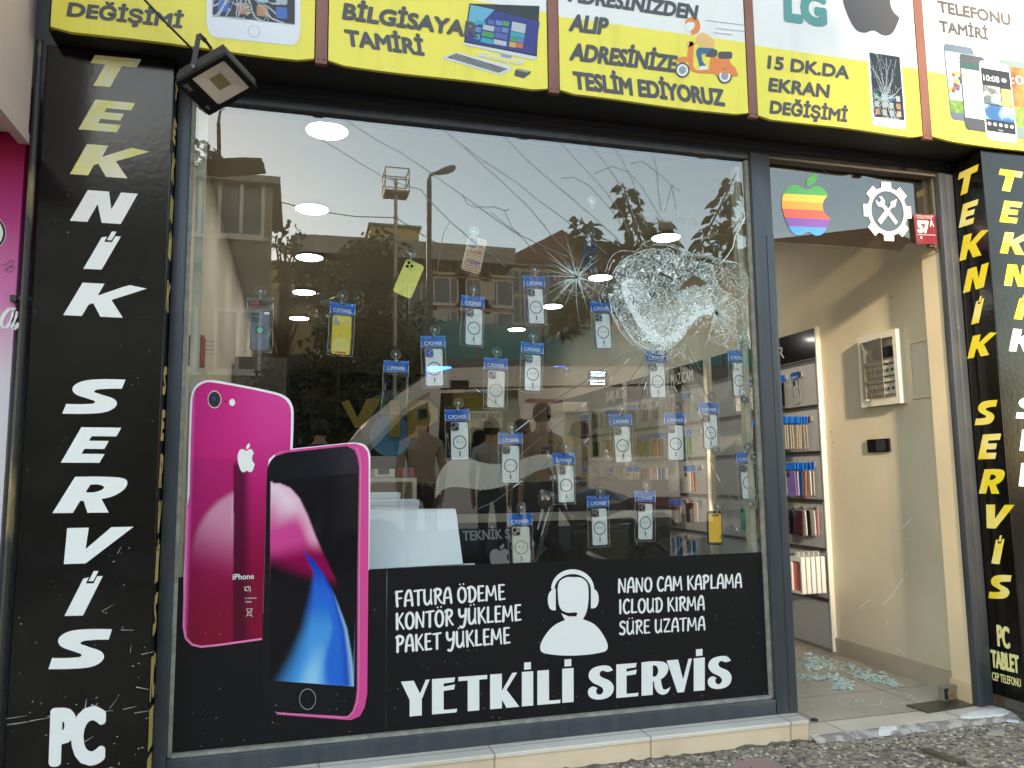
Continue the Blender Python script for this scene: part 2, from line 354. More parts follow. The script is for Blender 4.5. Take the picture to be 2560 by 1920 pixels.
def apple_loops():
    body = curve([(.50, .74, 1), (.36, .79, 1), (.20, .80, 1), (.05, .68, 1), (0, .46, 1), (.07, .22, 1), (.20, .03, 1), (.33, 0, 1), (.50, .05, 1), (.66, 0, 1), (.80, .04, 1), (.90, .18, 1), (.955, .29), (.84, .38, 1), (.81, .52, 1), (.92, .67), (.80, .79, 1), (.66, .80, 1)])
    leaf = curve([(.49, .79), (.52, .92, 1), (.70, 1.02), (.68, .88, 1)])
    return body, leaf
def clipband(loop, b0, b1):
    def cl(p, inside, cut):
        out = []
        for i in range(len(p)):
            a, b = p[i-1], p[i]
            if inside(b):
                if not inside(a): out.append(cut(a, b))
                out.append(b)
            elif inside(a): out.append(cut(a, b))
        return out
    h = lambda y: (lambda a, b: (a[0]+(b[0]-a[0])*(y-a[1])/(b[1]-a[1]), y))
    q = cl(loop, lambda p: p[1] >= b0, h(b0)); return cl(q, lambda p: p[1] <= b1, h(b1)) if q else q
# ------------------------------------------------------------------ ground, shop shell
def ground_mat():
    m = mat('exposed aggregate paving', (.2, .17, .14), rough=.85); t = m.node_tree; b = t.nodes['Principled BSDF']
    tc = t.nodes.new('ShaderNodeTexCoord'); mp = t.nodes.new('ShaderNodeMapping'); mp.inputs['Scale'].default_value = (1, 1, 1); t.links.new(tc.outputs['Object'], mp.inputs[0])
    v = t.nodes.new('ShaderNodeTexVoronoi'); v.inputs['Scale'].default_value = 62; t.links.new(mp.outputs[0], v.inputs['Vector'])
    r = t.nodes.new('ShaderNodeValToRGB'); e = r.color_ramp.elements; e[0].position = 0; e[0].color = (.08, .065, .055, 1); e[1].position = 1; e[1].color = (.72, .58, .42, 1)
    for p, c in ((.25, (.14, .105, .08, 1)), (.45, (.25, .185, .13, 1)), (.62, (.36, .27, .18, 1)), (.74, (.16, .14, .14, 1)), (.86, (.56, .46, .32, 1))):
        k = e.new(p); k.color = c
    sp = t.nodes.new('ShaderNodeSeparateColor'); t.links.new(v.outputs['Color'], sp.inputs[0]); t.links.new(sp.outputs[0], r.inputs[0])
    n = t.nodes.new('ShaderNodeTexNoise'); n.inputs['Scale'].default_value = 6; t.links.new(mp.outputs[0], n.inputs['Vector'])
    mx = t.nodes.new('ShaderNodeMix'); mx.data_type = 'RGBA'; t.links.new(r.outputs[0], mx.inputs[6]); mx.inputs[7].default_value = (.27, .20, .145, 1)
    d = t.nodes.new('ShaderNodeMath'); d.operation = 'MULTIPLY'; t.links.new(n.outputs[0], d.inputs[0]); d.inputs[1].default_value = .55; t.links.new(d.outputs[0], mx.inputs[0]); t.links.new(mx.outputs[2], b.inputs['Base Color'])
    bp = t.nodes.new('ShaderNodeBump'); bp.inputs['Strength'].default_value = .6; bp.inputs['Distance'].default_value = .005; bp.invert = True
    t.links.new(v.outputs['Distance'], bp.inputs['Height']); t.links.new(bp.outputs[0], b.inputs['Normal'])
    return m
def tile_mat(name, c, grout, sx, sy, off, rot=0., rough=.35, mortar=.004):
    m = mat(name, c, rough=rough); t = m.node_tree; b = t.nodes['Principled BSDF']
    tc = t.nodes.new('ShaderNodeTexCoord'); mp = t.nodes.new('ShaderNodeMapping'); mp.inputs['Location'].default_value = off; mp.inputs['Rotation'].default_value = (0, 0, rot)
    t.links.new(tc.outputs['Object'], mp.inputs[0]); br = t.nodes.new('ShaderNodeTexBrick'); br.offset = 0; br.inputs['Scale'].default_value = 1; br.inputs['Brick Width'].default_value = sx; br.inputs['Row Height'].default_value = sy
    br.inputs['Mortar Size'].default_value = mortar; br.inputs['Mortar Smooth'].default_value = .1; br.inputs['Color1'].default_value = (*c, 1); br.inputs['Color2'].default_value = (*[q*.94 for q in c], 1); br.inputs['Mortar'].default_value = (*grout, 1)
    t.links.new(mp.outputs[0], br.inputs['Vector'])
    n = t.nodes.new('ShaderNodeTexNoise'); n.inputs['Scale'].default_value = 4; n.inputs['Detail'].default_value = 6; t.links.new(tc.outputs['Object'], n.inputs['Vector'])
    mx = t.nodes.new('ShaderNodeMix'); mx.data_type = 'RGBA'; mx.blend_type = 'MULTIPLY'; mx.inputs[0].default_value = .6
    rp = t.nodes.new('ShaderNodeValToRGB'); rp.color_ramp.elements[0].position = .3; rp.color_ramp.elements[0].color = (.72, .70, .68, 1); rp.color_ramp.elements[1].position = .6; t.links.new(n.outputs[0], rp.inputs[0])
    t.links.new(br.outputs[0], mx.inputs[6]); t.links.new(rp.outputs[0], mx.inputs[7]); t.links.new(mx.outputs[2], b.inputs['Base Color']); return m
ASPH = mat('asphalt', (.06, .06, .06), rough=.9, col2=(.045, .045, .045), nscale=30)
g = MB(); g.add([(-60, -60, -.16), (60, -60, -.16), (60, 12, -.16), (-60, 12, -.16)], [(0, 1, 2, 3)]); tag(g.build('road', ASPH), kind='structure', label='grey asphalt street in front of the shop')
g = MB(); g.box((-20, -6.2, -.3), (20, .0, 0)); tag(g.build('sidewalk', ground_mat()), kind='structure', label='pebbly exposed aggregate pavement below the shop step')
REDP = mat('red paving slab', (.40, .22, .185), rough=.9, col2=(.34, .25, .21), nscale=60)
P = [pp('I', *q, Z=.004) for q in ((415, 1659), (430, 1625), (500, 1598), (620, 1600), (700, 1625), (740, 1659), (720, 1720), (420, 1720))]
g = MB(); g.add([(p.x, p.y, p.z) for p in P], [tuple(range(len(P)))]); tag(g.build('paving_patch', REDP), kind='structure', label='faded red patch on the pebbly pavement')
P = [pp('Z2', *q, Z=.004) for q in ((2030, 1130), (2130, 1060), (2260, 1060), (2260, 1230), (2140, 1190))]
g = MB(); g.add([(p.x, p.y, p.z) for p in P], [tuple(range(len(P)))]); tag(g.build('paving_patch', REDP), kind='structure', label='small red patch by the right pillar foot')
FLT = tile_mat('beige floor tile', (.47, .42, .35), (.16, .14, .12), .60, .33, (.22, -.01, 0))
g = MB(); g.box((-.55, .0, -.1), (3.3, 10, .021)); tag(g.build('shop_floor', FLT), kind='structure', label='beige tiled shop floor inside the open doorway')
# door threshold
THR = tile_mat('threshold tile', (.70, .61, .50), (.24, .2, .16), .60, .60, (.35, .2, 0))
TEDGE = mat('broken mortar edge', (.48, .42, .38), rough=.85, col2=(.26, .22, .20), nscale=22, nlo=.45, nhi=.55, bump=(30, .6))
t = thing('door_step', (2.55, -.06, 0), 'low tiled door step with a chipped grey mortar edge', 'step')
g = MB(); g.box((2.035, -.127, .0), (3.3, .0, .0215)); g.build('tile_slab', THR, t)
g = MB(); n = 44
vs = []
for i in range(n+1):
    x = 2.036+i*(1.2/n); vs += [(x, -.1275, .0205), (x, -.150-.012*rnd.random(), .012+.004*rnd.random()), (x, -.165-.02*rnd.random(), -.004)]
g.add(vs, [(i*3+k, i*3+3+k, i*3+4+k, i*3+1+k) for i in range(n) for k in (0, 1)]); g.build('mortar_edge', TEDGE, t)
# window ledge
LT = tile_mat('ledge top tile', (.82, .72, .62), (.42, .35, .28), .62, .4, (.09, 0, 0)); LF = tile_mat('ledge front tile', (.84, .66, .47), (.45, .35, .24), .62, .9, (.09, 0, 0))
t = thing('window_ledge', (.8, -.06, 0), 'beige tiled ledge running under the shop window', 'ledge')
g = MB(); g.rbox((-.9, -.127, .066), (2.035, .03, .082), .003); g.build('ledge_top', LT, t)
g = MB(); g.box((-.9, -.122, -.02), (2.031, .0, .0655)); g.build('ledge_front', LF, t)
# building shell
b = thing('shop_building', (1.3, 5, 0), 'ground floor shop interior with cream walls behind the front', 'building')
def part(name, m, par, *boxes, bev=0):
    g = MB()
    for a, c in boxes: (g.rbox(a, c, bev) if bev else g.box(a, c))
    return g.build(name, m, par)
part('side_wall', CREAM, b, ((3.08, .119, .021), (3.3, 10, 2.72)))
part('side_wall', CREAM, b, ((-.70, .06, .021), (-.50, 10, 2.72)))
part('wall_pier', mat('pier plaster', (.70, .58, .40), rough=.8, col2=(.64, .52, .36), nscale=3, bump=(18, .25)), b, ((2.998, .006, .021), (3.3, .118, 2.72)))
BASEB = mat('beige skirting tile', (.40, .34, .26), rough=.4, col2=(.44, .37, .28), nscale=4)
part('skirting', BASEB, b, ((3.066, .125, .0212), (3.0795, 6, .115)))
part('skirting', mat('pier skirting', (.60, .48, .31), rough=.5), b, ((2.988, .008, .0212), (2.9975, .122, .115)))
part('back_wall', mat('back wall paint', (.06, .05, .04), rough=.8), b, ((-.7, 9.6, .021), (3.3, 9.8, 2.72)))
part('ceiling', CEIL, b, ((-.7, .03, 2.72), (3.3, 9.8, 2.9)))
part('upper_wall', mat('upper facade wall', (.4, .38, .35), rough=.9), b, ((-3.0, .06, 2.9), (6, .3, 7)), ((-3.0, .06, 0), (-.72, .3, 2.9)))
part('soffit', BLACKM, b, ((-.84, -.20, 2.603), (4.3, .10, 2.66)))
part('header_beam', BLACKM, b, ((-.46, -.012, 2.535), (3.085, .10, 2.6025)))
for z in (2.555, 2.58): part('header_trim', mat('dark trim', (.02, .019, .02), rough=.4), b, ((-.46, -.018, z), (3.085, -.0125, z+.006)))
# window frame and pane
wf = thing('shop_window', (.8, 0, .08), 'large dark framed display window, smashed near its upper right', 'window')
g = MB(); y0, y1 = -.032, .045
g.rbox((-.456, y0, .083), (-.412, y1, 2.534), .004); g.rbox((-.412, y0, .083), (1.948, y1, .145), .004)
g.rbox((1.952, y0, .083), (2.05, y1, 2.534), .004); g.rbox((2.012, y0-.004, .084), (2.049, y0+.001, 2.15), .002)
g.rbox((-.412, y0+.01, 2.505), (1.948, y1, 2.534), .003)
g.build('frame', FRAME, wf, smooth=True, auto=40)
g = MB()
g.box((-.411, -.012, .146), (-.398, .006, 2.503)); g.box((1.934, -.010, .146), (1.951, .006, 2.503)); g.box((-.398, -.022, .1455), (1.934, .006, .157))
g.build('putty_bead', PUTTY, wf)
g = MB(); g.box((-.39, .02, .16), (-.36, .05, 2.50)); g.box((1.90, .02, .16), (1.925, .06, 2.50)); g.build('inner_lining', mat('yellowed inner lining', (.50, .46, .34), rough=.6, col2=(.38, .35, .27), nscale=12), wf)
g = MB(); g.box((-.39, .016, 2.484), (1.93, .022, 2.504)); g.build('inner_rail', mat('grey inner rail', (.19, .18, .165), rough=.6), wf)
# hole in the pane
HOLE = [pp('K', *q, Y=0) for q in ((1062, 1035), (1098, 1000), (1130, 968), (1128, 945), (1165, 930), (1190, 905), (1215, 890), (1250, 886), (1285, 900), (1300, 915), (1330, 930), (1362, 968), (1320, 972), (1300, 990), (1268, 978), (1245, 972), (1205, 985), (1170, 990), (1135, 1015), (1095, 1025))]
HOLE2 = [pp('K', *q, Y=0) for q in ((900, 862), (925, 845), (965, 868), (1040, 908), (1045, 928), (1010, 915), (960, 893))]
lp = [[(-.398, .157), (1.934, .157), (1.934, 2.503), (-.398, 2.503)], [(p.x, p.z) for p in HOLE], [(p.x, p.z) for p in HOLE2]]
g = MB(); g.poly(lp, FY(0), 0, 0, 0)
nf = len(g.f); g.poly(lp, FY(.006), 0, 0, 1)
for l in lp:
    n = len(l); g.add([(x, 0, z) for x, z in l]+[(x, .006, z) for x, z in l], [(i, (i+1) % n, n+(i+1) % n, n+i) for i in range(n)], 1)
pane = g.build('glass_pane', [GLASS, GBACK], wf, recalc=False)
me = pane.data
for p in me.polygons:
    if p.material_index == 0 and p.normal.y > 0: p.flip()
me.update()
# door frame and transom
df = thing('door_frame', (2.55, 0, 0), 'dark frame of the open shop doorway', 'door frame')
g = MB(); g.rbox((2.992, -.035, .022), (3.035, .004, 2.534), .004); g.rbox((3.04, -.028, .022), (3.082, .004, 2.534), .004); g.rbox((3.031, -.022, .022), (3.044, .003, 2.534), .002); g.build('jamb', FRAME, df, smooth=True, auto=40)
g = MB(); g.rbox((2.0505, -.012, 2.522), (2.994, .04, 2.534), .002); g.build('head_rail', mat('worn metal trim', (.16, .14, .12), rough=.5, metal=.4), df)
TG = glassy('transom glass', tint=(.42, .40, .36), boost=2.6)
g = MB(); l = [(2.0505, 2.141), (2.786, 2.144), (2.832, 2.186), (2.994, 2.186), (2.994, 2.515), (2.0505, 2.515)]
g.poly([l], FY(.018), 0, 0, 0); g.poly([l], FY(.026), 0, 0, 1); n = len(l)
g.add([(x, .018, z) for x, z in l]+[(x, .026, z) for x, z in l], [(i, (i+1) % n, n+(i+1) % n, n+i) for i in range(n)], 2)
tp = g.build('transom_pane', [TG, GBACK, mat('glass cut edge', (.30, .40, .37), rough=.2)], df, recalc=False)
for p in tp.data.polygons:
    if p.material_index == 0 and p.normal.y > 0: p.flip()
# rainbow apple on the transom
body, leaf = apple_loops()
F3 = lambda reg, tl, bl, br, pl, N=(0, -1, 0): aff(pp(reg, *tl, **pl), pp(reg, *bl, **pl), pp(reg, *br, **pl), N)
fn = F3('C', (720, 1058), (728, 1440), (1038, 1452), dict(Y=.016))
sx = (1032-722)/310.
cols = [((.10, .42, .12), 0.655, 1.2), ((.85, .62, .10), .535, .655), ((.80, .38, .07), .41, .535), ((.70, .13, .10), .27, .41), ((.23, .10, .42), .135, .27), ((.10, .35, .72), -.1, .135)]
for k, (c, z0, z1) in enumerate(cols):
    g = MB(); q = clipband(body, z0, z1); g.poly([q], fn, .0005, .0008)
    if k == 0: g.poly([leaf], fn, .0005, .0008)
    g.build('logo_stripe', mat('logo film %d' % k, c, rough=.4), df)
# gear emblem
fn = F3('C', (1213, 1105), (1232, 1478), (1532, 1490), dict(Y=.016))
g = MB(); gear = []
for k in range(8):
    a0 = 90-k*45
    for da, r in ((15, .405), (11.5, .50), (-11.5, .50), (-15, .405)):
        a = math.radians(a0+da); gear.append((.5+r*math.cos(a), .5+r*math.sin(a)))
g.poly([gear, circ(.5, .5, .335, 40)], fn, .0005, .0009)
def rot2(pts, ang, cx=.5, cy=.5):
    c, s_ = math.cos(math.radians(ang)), math.sin(math.radians(ang)); return [(cx+x*c-y*s_, cy+x*s_+y*c) for x, y in pts]
wr = [(-.035, -.26), (.035, -.26), (.035, .12), (.085, .17), (.085, .25), (.04, .29), (.035, .21), (-.035, .21), (-.04, .29), (-.085, .25), (-.085, .17), (-.035, .12)]
g.poly([rot2(wr, 42), ], fn, .0005, .0009)
sd = [(-.045, -.27), (.045, -.27), (.045, -.02), (.02, .02), (.02, .12), (.06, .16), (.0, .30), (-.06, .16), (-.02, .12), (-.02, .02), (-.045, -.02)]
g.poly([rot2(sd, -44)], fn, .0010, .0013)
g.build('gear_emblem', WHITE, df)
# house number plate
PL = dict(Y=-.002)
hp = thing('house_number_plate', pp('C', 1610, 1400, **PL), 'small dark red house number plate reading 57A', 'house number')
fn = F3('C', (1535, 1312), (1553, 1498), (1682, 1502), PL)
g = MB(); g.poly([rrect(0, 0, 1, 1, .05)], fn, -.004, .0); g.build('plate', mat('dark red enamel', (.20, .022, .035), rough=.3, coat=.3), hp)
g = MB(); text_on(g, '57', aff(fn(.10, .80, 0), fn(.10, .36, 0), fn(.66, .36, 0), (0, -1, 0)), .0008, .06); text_on(g, 'A', aff(fn(.70, .82, 0), fn(.70, .58, 0), fn(.90, .58, 0), (0, -1, 0)), .0008, .016)
text_on(g, '27 EYLÜL MAHALLESİ', aff(fn(.08, .955, 0), fn(.08, .905, 0), fn(.92, .905, 0), (0, -1, 0)), .0008, .01); text_on(g, 'ATATÜRK CADDESİ', aff(fn(.14, .885, 0), fn(.14, .845, 0), fn(.84, .845, 0), (0, -1, 0)), .0008, .01)
text_on(g, '8', aff(fn(.20, .26, 0), fn(.20, .17, 0), fn(.28, .17, 0), (0, -1, 0)), .0008, .016)
g.poly([rrect(.06, .30, .94, .312, .004)], fn, .0004, .0008)
g.build('lettering', WHITE, hp)
g = MB(); g.tube([fn(.85, .02, -.004), fn(.95, -.12, -.01), fn(1.05, -.2, -.02), fn(1.35, -.28, .0)], .006, 6); g.box(fn(.7, -.06, -.03), fn(1.05, .08, -.008)); g.build('bracket', mat('rusty hinge', (.16, .11, .07), rough=.7, col2=(.08, .05, .04), nscale=60), hp)

# ------------------------------------------------------------------ pillars with lettering
def letters(par, name, m, specs, plane, N, w=.0008, th=None, deco=GL):
    for ch, reg, tl, bl, br in specs:
        fn = F3(reg, tl, bl, br, plane, N); g = MB(); loops = deco[ch]
        if ch == 'i':
            for l in loops: g.poly([l], fn, w)
        else: g.poly(loops, fn, w)
        g.build(name, m(ch, reg, tl) if callable(m) else m, par)
PBL = mat('black pillar panel', (.005, .0045, .004), rough=.15, bump=(45, .07), spec=.5, col2=(.012, .011, .010), nscale=7, nlo=.5, nhi=.8)
lp_ = thing('pillar', (-.66, -.06, 0), 'left black pillar, wide face with large white and yellowed slanted letters', 'pillar')
g = MB(); g.rbox((-.872, -.12, 0), (-.459, .06, 2.598), .004); g.build('cladding', PBL, lp_)
PF = dict(Y=-.12)
letters(lp_, 'letter', lambda ch, r, tl: AGED if r == 'A' and tl[1] < 900 else WHITE, [
 ('T', 'A', (585, 338), (480, 519), (768, 544)), ('E', 'A', (587, 612), (482, 795), (718, 814)), ('K', 'A', (535, 885), (430, 1070), (785, 1097)), ('N', 'A', (540, 1168), (430, 1357), (742, 1377)),
 ('i', 'A', (648, 1420), (512, 1652), (625, 1657)), ('K', 'D', (508, 262), (388, 462), (755, 478)), ('S', 'D', (468, 855), (383, 1067), (690, 1067)), ('E', 'D', (500, 1150), (374, 1368), (612, 1369)),
 ('R', 'D', (462, 1455), (322, 1678), (668, 1675)), ('V', 'G', (413, 185), (272, 410), (644, 398)), ('i', 'G', (536, 449), (396, 725), (510, 722)), ('S', 'G', (379, 808), (298, 1051), (612, 1045))], PF, (0, -1, 0))
g = MB(); text_px(g, 'PC', 'G', (312, 1268), (298, 1652), (645, 1636), (0, -1, 0), PF, .0008, .05); g.build('lettering', WHITE, lp_)
# scratches low on the pillar
g = MB()
for k in range(60):
    x = -.86+.40*rnd.random(); z = .12+.75*rnd.random()**1.5; a = rnd.uniform(-.6, 1.6); L = rnd.choice((.002, .003, .004, .012, .02)); wd = rnd.uniform(.0006, .0016)
    if k > 50: z = .33+.02*rnd.random(); a = .08; L = .03
    d = Vector((math.cos(a), 0, math.sin(a))); q = Vector((-d.z, 0, d.x))*wd; p = Vector((x, -.1208, z))
    g.add([p-d*L+q, p+d*L+q*.3, p+d*L-q*.3, p-d*L-q], [(0, 1, 2, 3)])
for k in range(70):
    x = -.86+.40*rnd.random(); z = .3+1.8*rnd.random(); r = .0012*rnd.random()+.0005
    g.add([(x-r, -.1208, z), (x, -.1208, z-r), (x+r, -.1208, z), (x, -.1208, z+r)], [(0, 1, 2, 3)])
g.build('scratch', mat('scuffed paint chips', (.5, .48, .46), rough=.7), lp_)
# side face of the left pillar (seen as a sliver)
sf = FXl(-.459); g = MB()
zz = {}
for ch, reg, ya, yb in (('T', 'A', 440, 560), ('E', 'A', 690, 860), ('K', 'A', 930, 1130), ('N', 'A', 1215, 1385), ('i', 'A', 1440, 1630), ('K', 'D', 230, 435), ('S', 'D', 780, 960), ('E', 'D', 1050, 1240), ('R', 'D', 1320, 1520), ('V', 'G', 20, 215), ('i', 'G', 255, 510), ('S', 'G', 575, 810)):
    xx = {'A': 1060, 'D': 1020, 'G': 970}[reg]
    za = pp(reg, xx, ya, X=-.459).z; zb = pp(reg, xx, yb, X=-.459).z; h = za-zb
    f2 = lambda a, b_, w_: sf(-.105+.060*a+.016*b_, zb+h*b_, w_)
    for l in ([[q] for q in GL[ch]] if ch == 'i' else [GL[ch]]): g.poly(l, f2, .0008)
for s, ya, yb in (('PC', 960, 1240), ('TABLET', 1270, 1520), ('CEP TELEFONU', 1550, 1659)):
    za = pp('G', 930, ya, X=-.459).z; zb = pp('G', 930, yb, X=-.459).z
    text_on(g, s, aff((-.4582, -.112, za), (-.4582, -.112, zb), (-.4582, -.018, zb), (1, 0, 0)), .0, .05)
g.build('side_lettering', OLDY, lp_)
g = MB(); g.tube([(-.889, -.135, 0), (-.889, -.135, 2.6)], .011, 8); g.build('edge_tube', mat('worn dark metal edge', (.03, .028, .025), rough=.5, metal=.3, col2=(.22, .17, .08), nscale=9, nlo=.6, nhi=.7, stretch=(1, 1, .3)), lp_)

rp = thing('pillar', (3.3, -.06, 0), 'right black pillar lettered in yellow beside the doorway', 'pillar')
g = MB(); g.rbox((3.086, -.194, .03), (3.75, .10, 2.598), .004); g.build('cladding', PBL, rp)
SX = dict(X=3.0855); RF = dict(Y=-.1945)
letters(rp, 'side_letter', lambda ch, r, tl: YELL, [
 ('T', 'Z1', (1222, 812), (1147, 1200), (1439, 1075)), ('E', 'Z1', (1280, 1293), (1210, 1659), (1432, 1590)), ('K', 'C', (1842, 1448), (1815, 1605), (1952, 1568)), ('N', 'F', (1868, 180), (1838, 328), (1965, 290)),
 ('i', 'F', (1925, 350), (1888, 520), (1935, 508)), ('K', 'F', (1898, 590), (1865, 730), (1998, 706)), ('S', 'F', (1938, 992), (1910, 1138), (2020, 1132)), ('E', 'F', (1960, 1195), (1930, 1347), (2036, 1345)),
 ('R', 'F', (1970, 1410), (1935, 1558), (2062, 1560)), ('V', 'I', (1980, 40), (1936, 183), (2089, 190)), ('i', 'I', (2046, 228), (2012, 402), (2062, 407)), ('S', 'I', (2015, 472), (1995, 615), (2115, 622))], SX, (-1, 0, 0))
g = MB(); text_px(g, 'PC', 'I', (2042, 768), (2050, 910), (2130, 930), (-1, 0, 0), SX, .0008, .035); text_px(g, 'TABLET', 'Z2', (1697, 125), (1715, 415), (2150, 522), (-1, 0, 0), SX, .0008, .035); text_px(g, 'CEP TELEFONU', 'Z2', (1718, 478), (1728, 612), (2170, 728), (-1, 0, 0), SX, .0008, .02)
g.build('side_lettering', mat('pale yellow lettering', (.82, .76, .36), rough=.45), rp)
letters(rp, 'letter', lambda ch, r, tl: YELL if r in ('C', 'Z1') or tl[1] < 500 else WHITE, [
 ('T', 'Z1', (1846, 750), (1755, 1070), (2108, 1117)), ('E', 'Z1', (1910, 1238), (1830, 1565), (2095, 1590)), ('K', 'C', (2095, 1425), (2063, 1555), (2215, 1568)), ('N', 'F', (2110, 148), (2088, 280), (2225, 290)),
 ('i', 'F', (2190, 335), (2148, 485), (2200, 490)), ('K', 'F', (2145, 545), (2118, 682), (2265, 692)), ('S', 'F', (2185, 965), (2160, 1095), (2290, 1100)), ('E', 'F', (2200, 1165), (2183, 1295), (2300, 1300)), ('R', 'F', (2195, 1370), (2178, 1512), (2310, 1520))], RF, (0, -1, 0))
g = MB(); g.rbox((3.072, -.196, .0), (3.76, -.02, .029), .004); g.rbox((3.076, -.197, .0292), (3.0855, -.02, .075), .003); g.build('base_trim', mat('greenish grey metal base', (.12, .125, .11), rough=.5, metal=.5, col2=(.12, .07, .04), nscale=25), rp)
# ------------------------------------------------------------------ fascia signs
FS = dict(Y=-.222); ZB, ZT = 2.601, 3.62
xs = [pp('A', 310, 160, **FS).x, pp('A', 1930, 370, **FS).x, pp('B', 50, 385, **FS).x, pp('B', 1400, 565, **FS).x, pp('B', 1475, 575, **FS).x, pp('C', 520, 720, **FS).x, pp('C', 580, 725, **FS).x, pp('C', 1590, 848, **FS).x, pp('C', 1650, 855, **FS).x, 4.3]
N_ = (0, -1, 0)
def P2(reg, pts, pl=FS): return [(q.x, q.z) for q in (pp(reg, *p[:2], **pl) for p in pts)]
def zl(reg, p, q, x):   # height of the line through two photo points at facade coordinate x
    a = pp(reg, *p, **FS); b_ = pp(reg, *q, **FS); return a.z+(b_.z-a.z)*(x-a.x)/(b_.x-a.x)
sf = FY(-.2225)
def sign(i, label, split):
    x0, x1 = xs[2*i], xs[2*i+1]; t = thing('shop_sign', ((x0+x1)/2, -.21, ZB), label, 'sign')
    g = MB()
    nseg = 14
    def zb(x): return ZB+.0025*math.sin(x*9+i*2)                           # slightly wavy lower edge of the stretched vinyl
    X = [x0+(x1-x0)*k/nseg for k in range(nseg+1)]
    if split is None: sa = sb = ZT
    else: sa, sb = split
    S = lambda x: sa+(sb-sa)*(x-x0)/(x1-x0)
    r = .012
    low = [(x, zb(x)+(r if k in (0, nseg) else 0)) for k, x in enumerate(X)]
    g.poly([low+[(x1, S(x1)), (x0, S(x0))]], FY(-.206), 0, .016, 0)
    if split: g.poly([[(x0, S(x0)), (x1, S(x1)), (x1, ZT), (x0, ZT)]], FY(-.206), 0, .016, 1)
    g.build('sign_face', [SIGNY, SIGNW], t); return t
s1 = sign(0, 'yellow sign panel with a cracked white phone, far left above the window', None)
s2 = sign(1, 'yellow sign panel advertising computer repair with a monitor and keyboard', (zl('B', (300, -110), (1400, 78), xs[2]), zl('B', (870, -12), (1400, 78), xs[3])))
s3 = sign(2, 'yellow and white sign panel with an orange delivery scooter', (zl('B', (1460, 100), (1900, 160), xs[4]), zl('C', (0, 195), (510, 262), xs[5])))
s4 = sign(3, 'yellow and white sign panel offering screen replacement, dark fruit logo above', (zl('C', (565, 280), (1570, 425), xs[6]), zl('C', (565, 280), (1570, 425), xs[7])))
s5 = sign(4, 'yellow and white sign panel showing a row of smartphones, far right', (zl('C', (1610, 435), (1720, 450), xs[8]), zl('C', (1610, 435), (1720, 450), xs[8])-.02))
for k, (a, b_) in enumerate(((1, 2), (3, 4), (5, 6), (7, 8))):
    lab = ['red brown steel strip between the phone sign and the computer sign', 'red brown steel strip between the computer sign and the scooter sign', 'red brown steel strip between the scooter sign and the screen sign', 'red brown steel strip between the screen sign and the smartphone sign'][k]
    t = thing('sign_divider', ((xs[a]+xs[b_])/2, -.21, ZB), lab, 'sign divider', 'steel strips between the sign panels')
    g = MB(); x0, x1 = xs[a]+.004, xs[b_]-.004
    g.rbox((x0, -.226, ZB-.006), (x1, -.205, ZT), .002); g.build('strip', RUST, t)
    g = MB()
    for q in (.25, .75): g.lathe([(.0, .003), (.003, .002), (.004, 0)], Matrix.Translation((x0+(x1-x0)*q, -.226, ZB+.012)) @ Matrix.Rotation(math.pi/2, 4, 'X'), 8)
    g.build('screw', mat('rusty screw', (.12, .06, .04), rough=.7), t)
bx = thing('sign_box', (1.7, -.1, ZB), 'black box frame carrying the row of sign panels', 'sign frame')
g = MB(); g.box((xs[0]-.01, -.2055, ZB+.003), (4.3, -.001, ZT)); g.build('frame', BLACKM, bx)
def txt(par, s, reg, tl, bl, br, off=.046, m=INK, w=.0015):
    g = MB(); text_px(g, s, reg, tl, bl, br, N_, FS, w, off); g.build('lettering', m, par)
txt(s1, 'DEĞİŞİMİ', 'A', (425, 8), (408, 100), (1118, 175))
txt(s2, 'BİLGİSAYAR', 'B', (150, 12), (133, 118), (968, 238), .046, w=.0026); txt(s2, 'TAMİRİ', 'B', (145, 172), (158, 283), (645, 345))
txt(s3, 'ADRESİNİZDEN', 'B', (1540, -90), (1520, 10), (2312, 124)); txt(s3, 'ALIP', 'B', (1545, 78), (1525, 192), (1762, 218)); txt(s3, 'ADRESİNİZE', 'B', (1550, 255), (1530, 370), (2185, 448)); txt(s3, 'TESLİM EDİYORUZ', 'B', (1548, 430), (1560, 548), (2490, 655))
txt(s4, 'LG', 'C', (730, -90), (735, 132), (1003, 170), .06, mat('teal print', (.10, .30, .28), rough=.45))
txt(s4, '15 DK.DA', 'C', (640, 335), (632, 422), (1135, 488)); txt(s4, 'EKRAN', 'C', (648, 472), (638, 562), (1012, 604)); txt(s4, 'DEĞİŞİMİ', 'C', (655, 612), (646, 697), (1124, 752))
txt(s5, 'TELEFONU', 'C', (1675, -5), (1683, 75), (2132, 160)); txt(s5, 'TAMİRİ', 'C', (1684, 118), (1692, 195), (1995, 248))
